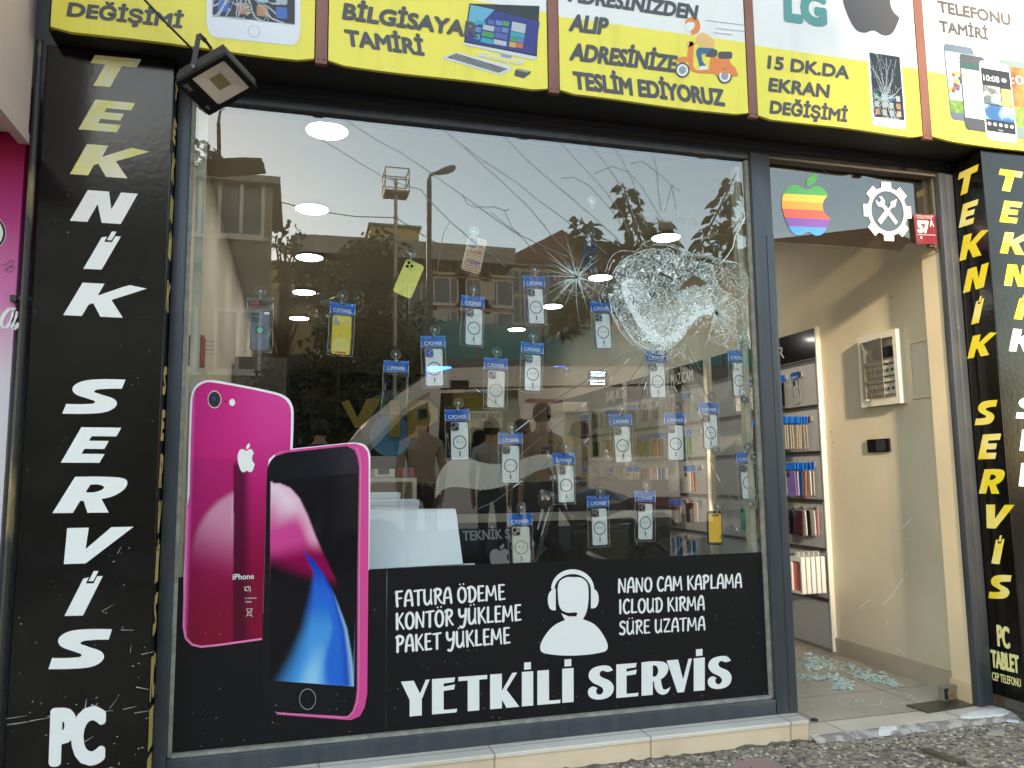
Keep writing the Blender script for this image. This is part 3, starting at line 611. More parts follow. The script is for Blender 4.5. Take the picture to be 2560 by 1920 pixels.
# dark fruit logo
g = MB(); fn = F3('C', (1085, -250), (1105, 185), (1470, 235), FS); g.poly([body], fn, .0015); g.poly([leaf], fn, .0015); g.build('fruit_logo', INK, s4)
PH_W = mat('white printed phone', (.76, .76, .80), rough=.4); PH_K = mat('black printed screen', (.015, .016, .02), rough=.4); GREYP = mat('mid grey print', (.30, .31, .33), rough=.4)
def flat(par, name, m, reg, loops, w, pl=FS):
    g = MB()
    for l in (loops if isinstance(loops[0], list) else [loops]): g.poly([P2(reg, l, pl)], FY(pl['Y']), w)
    return g.build(name, m, par)
def boxpx(fn, x0, y0, x1, y1): return [fn(x0, y0, 0), fn(x1, y0, 0), fn(x1, y1, 0), fn(x0, y1, 0)]
def local(par, name, m, fn, loops, w):
    g = MB()
    for l in loops: g.poly([l], fn, w)
    return g.build(name, m, par)
def cracked(par, fn, x0, y0, x1, y1, cx, cy, seed, icons=0):
    r = random.Random(seed); local(par, 'screen_print', PH_K, fn, [[(x0, y0), (x1, y0), (x1, y1), (x0, y1)]], .0016)
    cs = [mat('icon print %d' % k, c, rough=.4) for k, c in enumerate(((.03, .35, .10), (.05, .12, .45), (.5, .42, .30), (.30, .5, .62), (.45, .2, .1), (.4, .42, .45)))]
    n = 0
    for k in range(icons):
        a = x0+(x1-x0)*(.06+.235*(k % 4)); b_ = y0+(y1-y0)*(.04+.12*(k//4)); s_ = (x1-x0)*.14
        local(par, 'app_icon', cs[r.randrange(6)], fn, [rrect(a, b_, a+s_, b_+s_*.55*((x1-x0)/(y1-y0)), .02*(x1-x0))], .0018)
    g = MB()
    cl = lambda p: (min(max(p[0], x0), x1), min(max(p[1], y0), y1))
    asp = (x1-x0)/(y1-y0)
    for k in range(46):
        a = r.uniform(0, 2*math.pi); p = [cx, cy]; L = r.uniform(.15, .95)*(x1-x0); st = 5
        for i in range(st):
            q = [p[0]+math.cos(a)*L/st, p[1]+math.sin(a)*L/st/max(.5, asp)]; a += r.uniform(-.45, .45)
            A, B = cl(p), cl(q); d = Vector((B[0]-A[0], B[1]-A[1]))
            if d.length > 1e-4:
                nn = Vector((-d.y, d.x)).normalized()*r.uniform(.0012, .0045)*(x1-x0)/.6; ww = .0020+.00001*(k % 40)
                g.add([fn(A[0]+nn.x, A[1]+nn.y, ww), fn(B[0]+nn.x, B[1]+nn.y, ww), fn(B[0]-nn.x, B[1]-nn.y, ww), fn(A[0]-nn.x, A[1]-nn.y, ww)], [(0, 1, 2, 3)])
            p = q
    for k in range(150):
        a = r.uniform(0, 2*math.pi); R = (r.random()**1.3)*.5*(x1-x0); A = cl((cx+math.cos(a)*R, cy+math.sin(a)*R*1.6)); b_ = a+math.pi/2+r.uniform(-.7, .7); L = r.uniform(.02, .09)*(x1-x0); B = cl((A[0]+math.cos(b_)*L, A[1]+math.sin(b_)*L)); d = Vector((B[0]-A[0], B[1]-A[1]))
        if d.length > 1e-4:
            nn = Vector((-d.y, d.x)).normalized()*r.uniform(.001, .003)*(x1-x0)/.6; ww = .0024+.00001*(k % 40)
            g.add([fn(A[0]+nn.x, A[1]+nn.y, ww), fn(B[0]+nn.x, B[1]+nn.y, ww), fn(B[0]-nn.x, B[1]-nn.y, ww), fn(A[0]-nn.x, A[1]-nn.y, ww)], [(0, 1, 2, 3)])
    g.build('printed_crack', mat('pale crack print', (.42, .48, .50), rough=.4), par)
# phone on the first sign: lower end visible
fn = F3('A', (1282, -700), (1268, 225), (1845, 285), FS)
local(s1, 'printed_phone', PH_W, fn, [rrect(0, 0, 1, 1, .10)], .0012); cracked(s1, fn, .06, .14, .94, .92, .35, .40, 3, 12)
local(s1, 'home_button', GREYP, fn, [circ(.5, .065, .065, 24, .040)], .0016); local(s1, 'home_button_face', PH_W, fn, [circ(.5, .065, .060, 24, .037)], .0018)
# phone on the fourth sign
fn = F3('C', (1245, 290), (1280, 772), (1490, 797), FS)
local(s4, 'printed_phone', PH_W, fn, [rrect(0, 0, 1, 1.02, .08)], .0012); cracked(s4, fn, .06, .115, .955, .935, .45, .36, 5, 12)
local(s4, 'home_button', GREYP, fn, [circ(.5, .058, .07, 20, .033)], .0016); local(s4, 'home_button_face', PH_W, fn, [circ(.5, .058, .062, 20, .029)], .0018); local(s4, 'ear_piece', GREYP, fn, [rrect(.40, .97, .58, .978, .004), circ(.34, .975, .012, 8, .006), circ(.48, 1.0, .012, 8, .006)], .0016)
# computer on the second sign
MON = [(918, 22), (1348, 38), (1330, 360), (1310, 368), (880, 272), (882, 255)]
flat(s2, 'printed_monitor', PH_K, 'B', [[(918, 22), (1348, 38), (1332, 350), (884, 262)]], .0012)
fn = F3('B', (925, 30), (893, 252), (1323, 338), FS)
NAVY = mat('navy screen print', (.020, .022, .20), rough=.4); local(s2, 'monitor_screen', NAVY, fn, [[(0, 0), (1, 0), (1, .93), (0, 1)]], .0015)
local(s2, 'screen_glare', mat('light blue screen print', (.12, .38, .55), rough=.4), fn, [[(0, .35), (.18, .55), (.34, 1), (0, 1)]], .0017)
tc = [(.05, .30, .07), (.10, .22, .45), (.03, .33, .40), (.6, .35, .05), (.55, .12, .05), (.45, .48, .5), (.08, .10, .35)]
tm = [mat('tile print %d' % k, c, rough=.4) for k, c in enumerate(tc)]
k = 0
for (a, b_, w_, h_, c) in ((.27, .58, .09, .12, 6), (.38, .60, .09, .13, 1), (.48, .62, .09, .13, 0), (.21, .40, .16, .14, 5), (.38, .42, .09, .13, 6), (.48, .44, .09, .13, 1), (.21, .22, .17, .14, 0), (.39, .25, .18, .14, 6), (.21, .05, .17, .13, 2), (.39, .07, .18, .13, 5), (.61, .52, .20, .26, 5), (.61, .38, .20, .12, 2), (.61, .24, .095, .13, 0), (.71, .26, .095, .13, 1), (.61, .08, .095, .14, 3), (.71, .10, .095, .14, 4), (.10, .10, .09, .14, 2), (.10, .3, .09, .14, 1), (.10, .52, .14, .10, 2)):
    local(s2, 'screen_tile', tm[c], fn, [[(a, b_), (a+w_, b_), (a+w_, b_+h_), (a, b_+h_)]], .0019)
SILV = mat('silver print', (.62, .64, .66), rough=.4)
flat(s2, 'monitor_base', SILV, 'B', [[(884, 262), (1332, 350), (1326, 366), (1308, 370), (880, 276)], [(966, 332), (1000, 322), (1255, 375), (1250, 390), (1215, 400), (970, 345)]], .0016)
flat(s2, 'base_gap', SIGNY, 'B', [[(1000, 336), (1225, 378), (1205, 388), (995, 344)]], .0019); flat(s2, 'monitor_neck', GREYP, 'B', [[(1112, 328), (1180, 342), (1172, 362), (1108, 350)]], .0021)
flat(s2, 'printed_keyboard', SILV, 'B', [[(755, 352), (838, 322), (1178, 408), (1172, 432), (1110, 462), (1095, 460), (758, 362)]], .0012)
fn = F3('B', (838, 326), (772, 354), (1100, 452), FS); g = MB()
for j in range(5):
    for i in range(22):
        a, b_ = .01+i*.0445, .06+j*.18; ww = .038 if (i*7+j*3) % 11 else .075
        g.poly([[(a, b_), (a+ww, b_), (a+ww, b_+.14), (a, b_+.14)]], fn, .0016)
g.build('key_rows', INK, s2)
flat(s2, 'printed_mouse', INK, 'B', [[(1192, 465), (1200, 430), (1220, 422), (1296, 440), (1290, 455), (1250, 482)]], .0012); flat(s2, 'mouse_highlight', GREYP, 'B', [[(1205, 430), (1222, 424), (1290, 441), (1270, 448)]], .0016)
# scooter on the third sign (C pixel frame)
OR = mat('orange print', (.78, .22, .04), rough=.45); OR2 = mat('pale orange print', (.80, .48, .16), rough=.45); JEAN = mat('denim print', (.03, .13, .24), rough=.45); SKN = mat('pale skin print', (.80, .60, .42), rough=.45)
flat(s3, 'speed_line', GREYP, 'C', [[(260, 124), (490, 154), (490, 157), (260, 127)], [(318, 172), (508, 195), (508, 198), (318, 175)], [(305, 200), (420, 213), (420, 217), (305, 203)]], .0015)
flat(s3, 'helmet', OR, 'C', [curve([(128, 150, 1), (150, 112, 1), (200, 112, 1), (220, 150, 1), (212, 195, 1), (170, 218), (165, 190), (186, 165, 1), (182, 140, 1), (150, 138, 1)])], .0013); flat(s3, 'helmet_visor', SIGNW, 'C', [curve([(130, 155, 1), (150, 138, 1), (185, 142, 1), (183, 170, 1), (160, 192, 1), (140, 190, 1)])], .0016)
flat(s3, 'rider_jacket', OR2, 'C', [curve([(205, 215, 1), (240, 202, 1), (285, 225, 1), (310, 262), (300, 300), (215, 300), (208, 290), (232, 265), (200, 262), (150, 290, 1), (138, 270, 1), (150, 255, 1), (195, 255)])], .0014)
flat(s3, 'rider_legs', JEAN, 'C', [curve([(205, 300, 1), (230, 293), (305, 298), (315, 335, 1), (250, 330, 1), (232, 335, 1), (238, 380), (258, 405), (235, 420), (218, 410), (205, 360, 1), (196, 325, 1)])], .0015)
flat(s3, 'rider_shoe', SIGNW, 'C', [[(215, 412), (238, 405), (262, 408), (265, 428), (210, 432)]], .0016)
flat(s3, 'scooter_seat', INK, 'C', [rrect(332, 318, 418, 362, 14), curve([(300, 305, 1), (325, 312, 1), (322, 345, 1), (300, 352, 1), (250, 345), (262, 332)])], .0016)
flat(s3, 'scooter_body', OR, 'C', [curve([(158, 255), (175, 258), (182, 275, 1), (180, 330, 1), (178, 405), (205, 432, 1), (275, 428), (285, 360, 1), (300, 354), (400, 362), (410, 390, 1), (440, 420), (455, 465), (390, 462), (370, 455, 1), (340, 452), (190, 445, 1), (150, 420), (150, 380), (70, 372, 1), (110, 350, 1), (142, 352), (148, 300, 1)])], .0014)
for c in ((112, 432), (372, 468)):
    flat(s3, 'scooter_wheel', INK, 'C', [circ(c[0], c[1], 45, 28, 47)], .0017); flat(s3, 'wheel_rim', SIGNW, 'C', [circ(c[0], c[1], 35, 24, 37)], .0019); flat(s3, 'wheel_hub', GREYP, 'C', [circ(c[0], c[1], 22, 20, 24)], .0021)
flat(s3, 'scooter_fender', OR, 'C', [[(300, 440), (330, 425), (420, 425), (455, 465), (415, 470), (405, 455), (345, 448), (325, 470)]], .0022)
# smartphones on the fifth sign
def phone5(tl, bl, br, body_m, scr_m, scr, w, rad=.10):
    fn = F3('C', tl, bl, br, FS); local(s5, 'printed_phone', body_m, fn, [rrect(0, 0, 1, 1, rad)], w); local(s5, 'phone_screen', scr_m, fn, [[(scr[0], scr[1]), (scr[2], scr[1]), (scr[2], scr[3]), (scr[0], scr[3])]], w+.0002); return fn
SKYP = mat('pale blue picture print', (.30, .48, .62), rough=.4, col2=(.50, .62, .66), nscale=6); DKB = mat('steel blue print', (.10, .14, .20), rough=.4)
fn = phone5((1712, 265), (1760, 735), (1950, 760), DKB, SKYP, (.04, .10, .98, .90), .0012)
local(s5, 'grass_print', mat('grass picture print', (.10, .22, .04), rough=.4, col2=(.25, .36, .06), nscale=40), fn, [[(.04, .10), (.98, .10), (.98, .26), (.04, .26)]], .0016)
fr = random.Random(2)
for k in range(16): local(s5, 'flower_print', [mat('flower red', (.55, .10, .03)), mat('flower yellow', (.7, .5, .05)), mat('flower blue', (.03, .08, .22))][k % 3], fn, [circ(fr.uniform(.08, .5), fr.uniform(.38, .62), .07, 10, .028)], .0018+.00003*k)
g = MB(); text_on(g, 'Life co', aff(fn(.12, .83, 0), fn(.12, .795, 0), fn(.5, .795, 0), N_), .0022, .01); g.build('lettering', PH_W, s5)
fn = phone5((1808, 328), (1848, 795), (2010, 818), mat('graphite print', (.06, .065, .075), rough=.4), PH_W, (.05, .16, 1, .88), .0024)
local(s5, 'search_bar', mat('dark teal print', (.03, .08, .08), rough=.4), fn, [[(.05, .80), (1, .80), (1, .88), (.05, .88)]], .0027); local(s5, 'green_line', mat('olive line print', (.2, .28, .06)), fn, [[(.05, .695), (.6, .67), (.6, .685), (.05, .715)]], .0027)
fn = phone5((2050, 362), (2090, 840), (2330, 868), mat('grey teal print', (.14, .20, .21), rough=.4), mat('red picture print', (.42, .05, .02), rough=.4, col2=(.55, .2, .05), nscale=9), (.03, .14, .97, .92), .0030)
local(s5, 'grass_print', mat('grass picture print', (.1, .2, .04)), fn, [[(.03, .14), (.97, .14), (.97, .40), (.03, .40)]], .0033)
g = MB(); text_on(g, ':00', aff(fn(.30, .82, 0), fn(.30, .70, 0), fn(.85, .70, 0), N_), .0036, .006); text_on(g, 'LG', aff(fn(.5, .06, 0), fn(.5, .025, 0), fn(.62, .025, 0), N_), .0036, .01); g.build('lettering', PH_W, s5)
fn = phone5((1928, 372), (1978, 858), (2170, 885), PH_W, PH_K, (.04, .11, .97, .91), .0040)
local(s5, 'picture_block', mat('pale photo print', (.42, .46, .46), rough=.4, col2=(.10, .12, .13), nscale=18, nlo=.5, nhi=.6), fn, [[(.06, .46), (.60, .46), (.60, .69), (.06, .69)]], .0043); local(s5, 'picture_block', mat('ochre photo print', (.55, .42, .12), rough=.4, col2=(.12, .09, .03), nscale=18, nlo=.5, nhi=.6), fn, [[(.63, .44), (.96, .44), (.96, .68), (.63, .68)]], .0043); local(s5, 'picture_block', mat('blue photo print', (.03, .10, .28), rough=.4, col2=(.25, .45, .6), nscale=12, nlo=.5, nhi=.62), fn, [[(.06, .26), (.96, .26), (.96, .44), (.06, .45)]], .0043)
g = MB(); text_on(g, '10:08', aff(fn(.10, .83, 0), fn(.10, .75, 0), fn(.60, .75, 0), N_), .0045, -.004); text_on(g, 'htc', aff(fn(.42, .15, 0), fn(.42, .13, 0), fn(.56, .13, 0), N_), .0045, .006)
for k in range(5): g.poly([circ(.14+.18*k, .205, .055, 10, .022)], fn, .0045)
g.poly([circ(.76, .79, .08, 12, .026)], fn, .0045); g.build('lettering', PH_W, s5)

# ------------------------------------------------------------------ black vinyl on the lower window and the phone poster
VY = dict(Y=-.001)
vp = thing('window_vinyl', (.9, -.001, .16), 'black lower window vinyl with white service lettering and headset figure', 'window sticker')
tl_, tr_ = at((922, 1424), **VY), at((1909, 1381), **VY); zt = (tl_.z+tr_.z)/2; zst = pp('G', 1090, 487, **VY).z
g = MB(); xm = pp('H', 405, 1000, **VY).x
g.poly([[(-.398, .1575), (xm, .1575), (xm, zt), (tl_.x, zt), (tl_.x, zst), (-.398, zst)]], FY(-.0006), 0, .0008)
g.poly([[(xm+.0025, .1575), (1.932, .1575), (1.932, zt+.002), (xm+.0025, zt)]], FY(-.0006), 0, .0008)
g.build('backing', BLACK, vp)
VP2 = dict(Y=-.0015)
for s, reg, tl, bl, br in (('FATURA ÖDEME', 'H', (462, 575), (464, 668), (1146, 622)), ('KONTÖR YÜKLEME', 'H', (465, 710), (465, 808), (1244, 750)), ('PAKET YÜKLEME', 'H', (466, 850), (467, 948), (1176, 890)),
                          ('NANO CAM KAPLAMA', 'H', (1832, 497), (1832, 582), (2597, 548)), ('ICLOUD KIRMA', 'H', (1836, 626), (1836, 710), (2368, 685)), ('SÜRE UZATMA', 'H', (1838, 760), (1838, 840), (2372, 808))):
    g = MB(); brush(g, s, F3(reg, tl, bl, br, VP2), .0006, .17); g.build('lettering', WHITE, vp)
B0, B1 = Vector((497, 1347)), Vector((2529, 1166)); T0, T1 = Vector((497, 1128)), Vector((2529, 966))
for ch, a, b_ in (('Y', 497, 675), ('E', 688, 843), ('T', 850, 1028), ('K', 1045, 1225), ('i', 1240, 1310), ('L', 1335, 1478), ('i', 1488, 1558), ('S', 1643, 1805), ('E', 1820, 1957), ('R', 1975, 2140), ('V', 2130, 2286), ('i', 2296, 2364), ('S', 2379, 2529)):
    q = lambda L0, L1, x: tuple(L0+(L1-L0)*((x-L0.x)/(L1.x-L0.x)))
    fn = F3('H', q(T0, T1, a), q(B0, B1, a), q(B0, B1, b_), VP2); g = MB(); loops = DECO[ch]
    for l in ([[z] for z in loops] if ch == 'i' else [loops]): g.poly(l, fn, .0007)
    g.build('big_letter', WHITE, vp)
g = MB()
g.poly([P2('H', curve([(1462, 600, 1), (1468, 520, 1), (1510, 488, 1), (1556, 486, 1), (1605, 490, 1), (1642, 525, 1), (1650, 600, 1), (1640, 690, 1), (1615, 745), (1690, 780, 1), (1745, 850, 1), (1768, 915, 1), (1745, 945, 1), (1560, 968, 1), (1400, 958, 1), (1355, 935, 1), (1368, 870, 1), (1430, 790, 1), (1505, 750), (1482, 708), (1530, 728), (1575, 726), (1582, 708), (1570, 702), (1525, 706), (1478, 680, 1)]), VP2)], FY(-.0015), .0006)
out = [(1448, 690)]+[(1428, 620), (1426, 545)]+circ(1556, 545, 130, 20, 108, 180, 360)[1:]+[(1684, 620), (1664, 678)]
outer = P2('H', [(1420, 560)]+[(q[0], q[1]) for q in circ(1552, 560, 132, 24, 122, 180, 360)]+[(1672, 560)]+[(q[0], q[1]) for q in circ(1552, 565, 112, 24, 98, 360, 180)], VP2)
g.poly([outer], FY(-.0015), .0006)
for l in (curve([(1448, 556), (1448, 690), (1418, 684, 1), (1402, 650, 1), (1402, 600, 1), (1420, 568, 1)]), curve([(1664, 560), (1686, 560, 1), (1708, 590, 1), (1710, 640, 1), (1694, 672, 1), (1664, 678)])): g.poly([P2('H', l, VP2)], FY(-.0015), .0009)
g.build('headset_figure', WHITE, vp)

# the pink phone poster
PO = dict(Y=-.003)
po = thing('phone_poster', at((700, 1500), **PO), 'cut out poster of a pink phone back and a black phone front', 'poster')
OUT = [(1150, 1659)]
def join(*segs): return [q for s_ in segs for q in s_]
def gp(reg, pts): return [px(reg, *p[:2]) for p in pts]
border = gp('D', ocurve([(1152, 1560), (1165, 1080, 1), (1172, 970, 1), (1192, 910, 1), (1235, 872, 1), (1295, 860, 1), (1380, 872, 1), (1690, 935, 1), (1765, 968, 1), (1798, 1020, 1), (1804, 1090, 1), (1798, 1282), (2130, 1247), (2185, 1245, 1), (2240, 1258, 1), (2268, 1295, 1), (2276, 1340, 1), (2268, 2026)]))+gp('G', [(2180, 600), (1125, 800), (1128, 480)])
g = MB(); g.poly([[(q.x, q.z) for q in (at(p, **PO) for p in border)]], FY(-.003), 0); g.build('white_border', WHITE, po)
def printed(name, par, reg_pts, colfn, w, plane_y, nu=48, nv=90, rough=.3, coat=.3):
    """a printed picture: regular grid of points clipped to the outline, coloured point by point"""
    Q = [at(p, Y=plane_y) for p in reg_pts]; L = [(q.x, q.z) for q in Q]
    x0, x1 = min(q[0] for q in L), max(q[0] for q in L); z0, z1 = min(q[1] for q in L), max(q[1] for q in L)
    pts = []; edges = []; n = len(L)
    def inside(x, z):
        c = False
        for i in range(n):
            a, b_ = L[i], L[i-1]
            if (a[1] > z) != (b_[1] > z) and x < (b_[0]-a[0])*(z-a[1])/(b_[1]-a[1])+a[0]: c = not c
        return c
    co = [Vector(q) for q in L]
    for j in range(1, nv):
        for i in range(1, nu):
            x = x0+(x1-x0)*i/nu; z = z0+(z1-z0)*j/nv
            if inside(x, z) and all(((Vector((x, z))-q).length > (x1-x0)/nu*.35) for q in co[:n]): co.append(Vector((x, z)))
    r = geometry.delaunay_2d_cdt(co, [(i, (i+1) % n) for i in range(n)], [list(range(n))], 1, 1e-6)
    me = bpy.data.meshes.new(name); o = bpy.data.objects.new(name, me); COL.objects.link(o); o.parent = par
    inv = par.matrix_basis.inverted()
    me.from_pydata([inv @ Vector((v.x, plane_y-w, v.y)) for v in r[0]], [], [tuple(f) for f in r[2]])
    ca = me.color_attributes.new('print', 'FLOAT_COLOR', 'POINT')
    for i, v in enumerate(r[0]):
        p = Vector((v.x, plane_y, v.y))-CAM; d = p.dot(FW)
        ca.data[i].color = (*colfn((v.x-x0)/(x1-x0), (v.y-z0)/(z1-z0), CW/2+FPX*p.dot(RT)/d, CH/2+FPX*p.dot(DN)/d), 1)
    me.materials.append(vcol('printed poster picture', rough, coat)); me.update(); return o
def lerp(a, b_, t): t = min(max(t, 0), 1); return tuple(x+(y-x)*t for x, y in zip(a, b_))
def sst(a, b_, x): t = min(max((x-a)/(b_-a), 0), 1); return t*t*(3-2*t)
PINK, CRIM, PALE = (.60, .020, .21), (.22, .002, .030), (.84, .52, .66)
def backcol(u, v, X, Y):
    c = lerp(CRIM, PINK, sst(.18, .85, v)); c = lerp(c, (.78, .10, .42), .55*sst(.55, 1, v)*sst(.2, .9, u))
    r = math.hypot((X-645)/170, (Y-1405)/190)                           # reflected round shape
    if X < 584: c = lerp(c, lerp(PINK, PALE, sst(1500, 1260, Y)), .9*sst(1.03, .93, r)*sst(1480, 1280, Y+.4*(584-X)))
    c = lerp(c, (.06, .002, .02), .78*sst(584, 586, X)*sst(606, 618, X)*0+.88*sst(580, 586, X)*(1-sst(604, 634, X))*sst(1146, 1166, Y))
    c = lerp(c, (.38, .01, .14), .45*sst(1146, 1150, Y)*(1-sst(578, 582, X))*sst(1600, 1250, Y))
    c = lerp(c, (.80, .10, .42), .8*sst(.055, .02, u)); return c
backo = gp('D', ocurve([(1165, 1560), (1182, 1000, 1), (1198, 925, 1), (1240, 885, 1), (1300, 874, 1), (1685, 948, 1), (1752, 980, 1), (1783, 1030, 1), (1788, 1090, 1), (1783, 1290), (1700, 1310, 1), (1650, 1350, 1)]))+gp('G', [(1634, 60), (1612, 868)])+gp('G', ocurve([(1612, 868), (1320, 908, 1), (1235, 916, 1), (1180, 905, 1), (1140, 865, 1), (1126, 790, 1), (1150, 60)])[1:])
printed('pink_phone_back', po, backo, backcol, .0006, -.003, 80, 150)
g = MB(); RIM = mat('bright pink rim print', (.85, .22, .48), rough=.3); 
def ribbon(mb, pts, wd, y, mi=0):
    P = [at(p, Y=y) for p in pts]
    for i in range(len(P)-1):
        d = (P[i+1]-P[i]); n_ = Vector((-d.z, 0, d.x)).normalized()*wd/2; mb.add([P[i]+n_, P[i+1]+n_, P[i+1]-n_, P[i]-n_], [(0, 1, 2, 3)], mi)
ribbon(g, gp('G', [(1150, 60), (1128, 790), (1142, 862), (1182, 902), (1236, 914), (1320, 906), (1610, 866)]), .007, -.0040); g.build('pink_rim', RIM, po)
frontcol = lambda u, v, X, Y: lerp((.008, .008, .011), (.022, .02, .028), sst(.6, 1, v)*sst(.3, 1, u))
fronto = gp('D', ocurve([(1640, 1450), (1650, 1385, 1), (1690, 1330, 1), (1760, 1305, 1), (2130, 1266, 1), (2190, 1270, 1), (2212, 1310, 1)]))+gp('E', ocurve([(245, 1300), (250, 1400, 1), (240, 1659)])[1:])+gp('H', [(232, 700), (228, 1200)])+gp('H', ocurve([(228, 1200), (215, 1290, 1), (190, 1335, 1)])[1:])+gp('G', ocurve([(2120, 1340), (1720, 1310, 1), (1650, 1285, 1), (1612, 1230, 1), (1606, 1150)]))
printed('phone_front', po, fronto, frontcol, .0012, -.003, 30, 60)
def blob(X, Y):  # pink sphere picture upper, blue sphere lower, clipped by the round edge
    e = math.hypot((X-645)/230., (Y-1480)/275.) if Y < 1500 else 0
    return e
def itp(T, v):
    if v <= T[0][0]: return T[0][1]
    for a, b_ in zip(T, T[1:]):
        if v <= b_[0]: return a[1]+(b_[1]-a[1])*(v-a[0])/(b_[0]-a[0])
    return T[-1][1]
PEDGE = [(1204, 660), (1208, 700), (1220, 727), (1245, 749), (1286, 769), (1339, 789), (1395, 814), (1444, 838), (1480, 852)]; BEDGE = [(1366, 748), (1371, 757), (1400, 784), (1436, 810), (1489, 838), (1570, 867), (1640, 879), (1713, 888)]; BLEFT = [(1371, 752), (1430, 782), (1473, 774), (1570, 752), (1640, 722), (1713, 682)]
def scrcol(u, v, X, Y):
    base = (.005, .004, .007); c = base
    if 1202 < Y < 1480:
        pe = itp(PEDGE, Y); dist = pe-X; t = (Y-1206)/150.
        pk = lerp((.86, .66, .76), (.62, .06, .28), sst(.35, 1.0, t+.25*math.sin((X-640)/38.)+.12*math.sin(X/17.+Y/40.))); pk = lerp(pk, (.26, .0, .07), sst(.95, 1.3, t+.0016*(X-740))); pk = lerp(pk, (.82, .40, .56), .6*sst(40, 6, dist)*sst(1.25, .8, t))
        pk = lerp(pk, base, sst(1.16, 1.5, t-.0026*(X-690))); c = lerp(base, pk, sst(-3, 5, dist)*sst(1480, 1430, Y))
    if Y > 1366:
        be, le = itp(BEDGE, Y), itp(BLEFT, Y); q = (be-X)/max(8, be-le)
        bl = lerp((.004, .035, .42), (.02, .14, .66), sst(.02, .2, q)*sst(1390, 1500, Y)); bl = lerp(bl, (.06, .30, .74), sst(.30, .42, q+.05*math.sin(Y/30.))*sst(1500, 1580, Y)); bl = lerp(bl, (.34, .66, .90), .8*sst(.34, .50, q-.03*math.sin(Y/50.))*sst(.78, .56, q)*sst(1580, 1700, Y)); bl = lerp(bl, (.40, .68, .88), .75*sst(.10, .01, q)*sst(1450, 1560, Y))
        c = lerp(c, bl, sst(-.02, .02, q)*sst(1.08, .72, q)*sst(1368, 1400, Y))
    return c
scro = gp('D', [(1660, 1480), (2200, 1430)])+gp('H', [(218, 600), (208, 1158)])+gp('G', [(2176, 1158), (1658, 1120)])
printed('phone_screen', po, scro, scrcol, .0018, -.003, 70, 120)
g = MB(); ribbon(g, gp('E', [(225, 1275), (245, 1330), (251, 1400), (247, 1659)])+gp('H', [(243, 440), (238, 1180), (228, 1255), (205, 1315), (170, 1345)])+gp('G', [(2110, 1350), (1720, 1322), (1690, 1314)]), .0016, -.0049); g.build('screen_edge_line', mat('pale edge print', (.45, .55, .65), rough=.3), po)
rimo = gp('D', [(1690, 1314), (1760, 1292), (2130, 1252), (2190, 1252), (2232, 1268), (2258, 1300)])+gp('E', [(298, 1350), (299, 1659)])+gp('H', [(297, 440), (290, 1200), (275, 1285), (245, 1340), (190, 1364)])+gp('G', [(2120, 1362), (1700, 1330)])
rimi = gp('G', [(1700, 1316), (2120, 1340)])+gp('H', [(174, 1338), (200, 1305), (218, 1250), (226, 1180), (230, 440)])+gp('E', [(236, 1659), (240, 1400)])+gp('D', [(2196, 1335), (2178, 1290), (2130, 1266), (1760, 1306), (1690, 1330)])
g = MB(); g.poly([[(q.x, q.z) for q in (at(p_, **PO) for p_ in rimo+rimi)]], FY(-.003), .0015); g.build('pink_rim', mat('deep pink rim print', (.70, .07, .30), rough=.3), po)
def circpx(reg, cx, cy, r, y, w, ry=None): return [(q.x, q.z) for q in (pp(reg, *p, Y=y) for p in circ(cx, cy, r, 28, ry))]
for nm, c, r, ry, m, w in (('camera_ring', (1318, 980), 42, 55, mat('pale pink ring print', (.80, .55, .62), rough=.3), .0012), ('camera_lens', (1318, 980), 37, 48, PH_K, .0016), ('lens_glint', (1316, 976), 10, 14, mat('blue glint print', (.02, .06, .22), rough=.3), .0020), ('flash', (1427, 998), 18, 22, WHITE, .0012), ('microphone_dot', (1385, 992), 6, 7, PH_K, .0012)):
    g = MB(); g.poly([circpx('D', *c, r, -.003, 0, ry)], FY(-.003), w); g.build(nm, m, po)
fn = F3('D', (1458, 1250), (1462, 1427), (1572, 1427), PO); g = MB(); g.poly([body], fn, .0014); g.poly([leaf], fn, .0014); g.build('fruit_logo', WHITE, po)
g = MB(); text_px(g, 'iPhone', 'G', (1430, 465), (1430, 502), (1560, 497), N_, PO, .0014, .015); text_px(g, 'ICT)', 'G', (1503, 542), (1503, 572), (1540, 570), N_, PO, .0014, .01); text_px(g, 'in California', 'G', (1508, 610), (1508, 620), (1576, 618), N_, PO, .0014); text_px(g, 'China', 'G', (1508, 632), (1508, 643), (1546, 641), N_, PO, .0014)
ribbon(g, gp('G', [(1512, 680), (1552, 730)]), .0012, -.0044); ribbon(g, gp('G', [(1552, 678), (1510, 730)]), .0012, -.0045); ribbon(g, gp('G', [(1518, 680), (1548, 680), (1542, 722), (1522, 722), (1518, 680)]), .001, -.0046); g.build('lettering', WHITE, po)
g = MB(); l1 = circpx('G', 1890, 1235, 52, -.003, 0, 66); l2 = circpx('G', 1890, 1235, 47, -.003, 0, 60); g.poly([l1, l2], FY(-.003), .0022); g.build('home_button_ring', mat('grey ring print', (.22, .25, .26), rough=.3), po)
